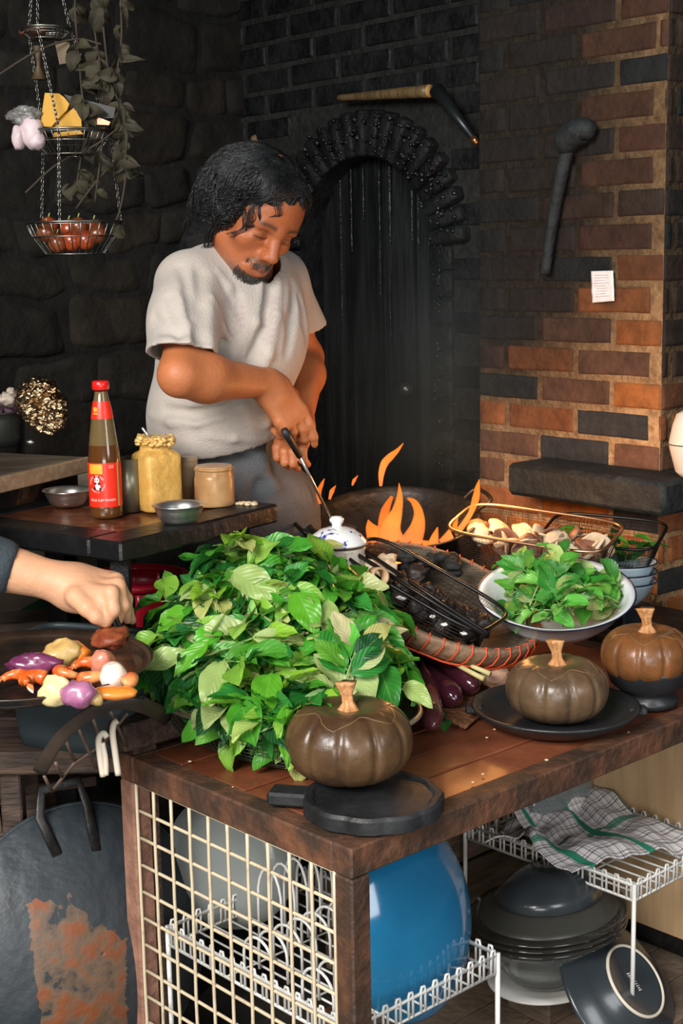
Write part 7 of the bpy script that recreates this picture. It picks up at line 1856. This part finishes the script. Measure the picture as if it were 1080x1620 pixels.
# ---- second person: only forearm, hand and dark sleeve come into view from the side
p2 = thing('person', 'person in dark long sleeve reaching a hand over the griddle pan', 'person', (-1.02, 2.24, 0))
m_navy = mat('dark blue grey knit', (.030, .042, .052), .9, col2=(.042, .055, .066), vscale=10, bump=.3, bscale=160)
W2 = k_(113, 926, 2.30); E2 = k_(-110, 868, 2.28); S2 = Vector((-.86, 2.24, 1.38))
S = SDF((-.80, 2.10, .76), (-.30, 2.55, 1.12), .0034)
S.cap(E2, E2.lerp(W2, .35), .045, .044, .02); S.cap(E2.lerp(W2, .35), W2, .044, .0285, .02)
S.ell(W2 + Vector((-.004, 0, .002)), (.034, .030, .028), None, .03)
K2 = k_(180, 936, 2.27); D2 = (K2 - W2).normalized(); N2 = Vector((.45, -.45, .75)); N2 = (N2 - D2 * N2.dot(D2)).normalized(); Sd2 = D2.cross(N2)
if Sd2.y > 0: Sd2 = -Sd2     # Sd2: towards the camera (thumb side)
def g2(px, py, d): return k_(px, py, d)
S.rbox(W2 + (K2 - W2) * .50 + Vector((0, .012, -.006)), (.040, .042, .0165), .016, (Sd2, D2, N2), .03)
S.cap(W2 + Vector((.01, .01, 0)), g2(168, 925, 2.31), .026, .018, .025); S.cap(W2 + Vector((.01, -.005, -.012)), g2(158, 958, 2.25), .024, .018, .03)
# index, middle, ring, little: knuckle -> joints -> tip
for pts, r in (([g2(140, 936, 2.27), g2(176, 938, 2.245), g2(180, 965, 2.235), g2(168, 984, 2.24)], [.014, .0125, .0105, .0088]),
               ([g2(145, 930, 2.29), g2(186, 926, 2.27), g2(195, 958, 2.262), g2(184, 986, 2.265)], [.014, .0125, .0105, .0088]),
               ([g2(145, 928, 2.31), g2(184, 918, 2.295), g2(200, 948, 2.29), g2(201, 980, 2.29)], [.013, .0120, .0100, .0085]),
               ([g2(145, 926, 2.33), g2(178, 916, 2.32), g2(198, 945, 2.32), g2(209, 982, 2.315)], [.013, .0110, .0090, .0075]),
               ([g2(120, 944, 2.255), g2(138, 962, 2.235), g2(152, 976, 2.23), g2(166, 984, 2.235)], [.018, .0140, .0110, .0090])):
    S.pathcap(pts, r, .007)
Va, Qa = S.nets(); arm2 = nets_obj('body', Va, Qa, m_skin, p2, lambda V: np.tile(np.array([.62, .33, .19]), (len(V), 1)), 2)
Q2 = SDF((-1.32, 1.95, .10), (-.50, 2.75, 1.72), .010)
Q2.cap(S2, E2, .062, .056, .03); Q2.cap(E2, g2(2, 896, 2.285), .056, .047, .03); Q2.cap(S2, S2 + Vector((-.33, .04, 0)), .075, .075, .04)
Q2.ell(S2 + Vector((-.165, .02, -.20)), (.19, .125, .24), None, .06); Q2.ell(S2 + Vector((-.165, .03, -.50)), (.165, .12, .20), None, .06); Q2.cap(S2 + Vector((-.165, .02, -.0)), S2 + Vector((-.165, .0, .09)), .06, .05, .03)
Q2.cap(S2 + Vector((-.33, .04, 0)), S2 + Vector((-.40, .0, -.28)), .062, .055, .03)
Q2.cap(S2 + Vector((-.10, .02, -.62)), S2 + Vector((-.08, .05, -1.2)), .095, .07, .05); Q2.cap(S2 + Vector((-.25, .02, -.62)), S2 + Vector((-.27, .05, -1.2)), .095, .07, .05)
cutp = g2(22, 898, 2.28); Q2.cut(cutp, (W2 - E2), .004, lo=(cutp.x - .02, 2.0, .8), hi=(cutp.x + .2, 2.6, 1.1))
Vq, Qq = Q2.nets(); nets_obj('sweater', Vq, Qq, m_navy, p2, None, 2)
HH = S2 + Vector((-.165, -.01, .22)); Hq = SDF((HH.x - .16, HH.y - .18, HH.z - .20), (HH.x + .16, HH.y + .16, HH.z + .16), .006)
Hq.ell(HH + Vector((0, .0, .02)), (.076, .095, .095)); Hq.ell(HH + Vector((.01, -.045, -.05)), (.055, .055, .06), None, .03); Hq.cap(HH + Vector((0, .02, -.06)), HH + Vector((0, .03, -.16)), .05, .055, .03); Hq.cap(HH + Vector((.01, -.095, .01)), HH + Vector((.012, -.115, -.02)), .008, .011, .015)
for sx in (-1, 1): Hq.ell(HH + Vector((sx * .03, -.10, .01)), (.015, .010, .009), None, .01, 'sub'); Hq.ell(HH + Vector((sx * .076, .01, -.01)), (.010, .018, .03), None, .01)
Vq, Qq = Hq.nets(); nets_obj('head', Vq, Qq, m_skin, p2, lambda V: np.tile(np.array([.55, .28, .16]), (len(V), 1)), 2)
mb = MB(); mb.ball(HH + Vector((0, .022, .035)), (.088, .100, .092), 28, 18); mb.build('hair', m_hair, p2)
# short black tongs in the reaching hand
mb = MB(); mb.tube([g2(176, 960, 2.25), g2(186, 985, 2.255), g2(196, 1002, 2.26)], [.005, .0045, .004], 8); mb.tube([g2(170, 965, 2.25), g2(182, 990, 2.25), g2(196, 1002, 2.26)], [.004, .004, .0035], 8)
o = mb.build('tongs', m_black); tag(o, 'short black tongs held in the reaching hand above the pan', 'tongs')
# ================================================================== HAZE OVER THE FIRE
m_sm = bpy.data.materials.new('thin smoke'); m_sm.use_nodes = True; t = m_sm.node_tree; t.nodes.remove(t.nodes['Principled BSDF'])
pv = t.nodes.new('ShaderNodeVolumePrincipled'); pv.inputs['Color'].default_value = (.55, .78, .88, 1); pv.inputs['Anisotropy'].default_value = .2
tcn = t.nodes.new('ShaderNodeTexCoord'); nn_ = t.nodes.new('ShaderNodeTexNoise'); nn_.inputs['Scale'].default_value = 3.2; nn_.inputs['Detail'].default_value = 4; nlink(t, tcn.outputs['Object'], nn_.inputs['Vector'])
ln_ = t.nodes.new('ShaderNodeVectorMath'); ln_.operation = 'LENGTH'; gm = t.nodes.new('ShaderNodeMapping'); gm.inputs['Location'].default_value = (-1, -1, -1); gm.inputs['Scale'].default_value = (2, 2, 2); nlink(t, tcn.outputs['Generated'], gm.inputs['Vector']); nlink(t, gm.outputs[0], ln_.inputs[0])
fall = M_('MAXIMUM', M_('SUBTRACT', 1.0, ln_.outputs['Value']), 0.0)
den = M_('MULTIPLY', M_('MULTIPLY', fall, M_('MAXIMUM', M_('SUBTRACT', nn_.outputs['Fac'], .32), 0.0)), 2.3); nlink(t, den, pv.inputs['Density']); nlink(t, pv.outputs[0], t.nodes['Material Output'].inputs['Volume'])
mb = MB(); c = aty(690, 600, 3.22); mb.box((c.x, c.y, c.z), (.62, .44, .95)); o = mb.build('smoke', m_sm, smooth=False); fixnormals(o); tag(o, 'thin bluish smoke drifting up above the wok', 'smoke', kind='stuff')
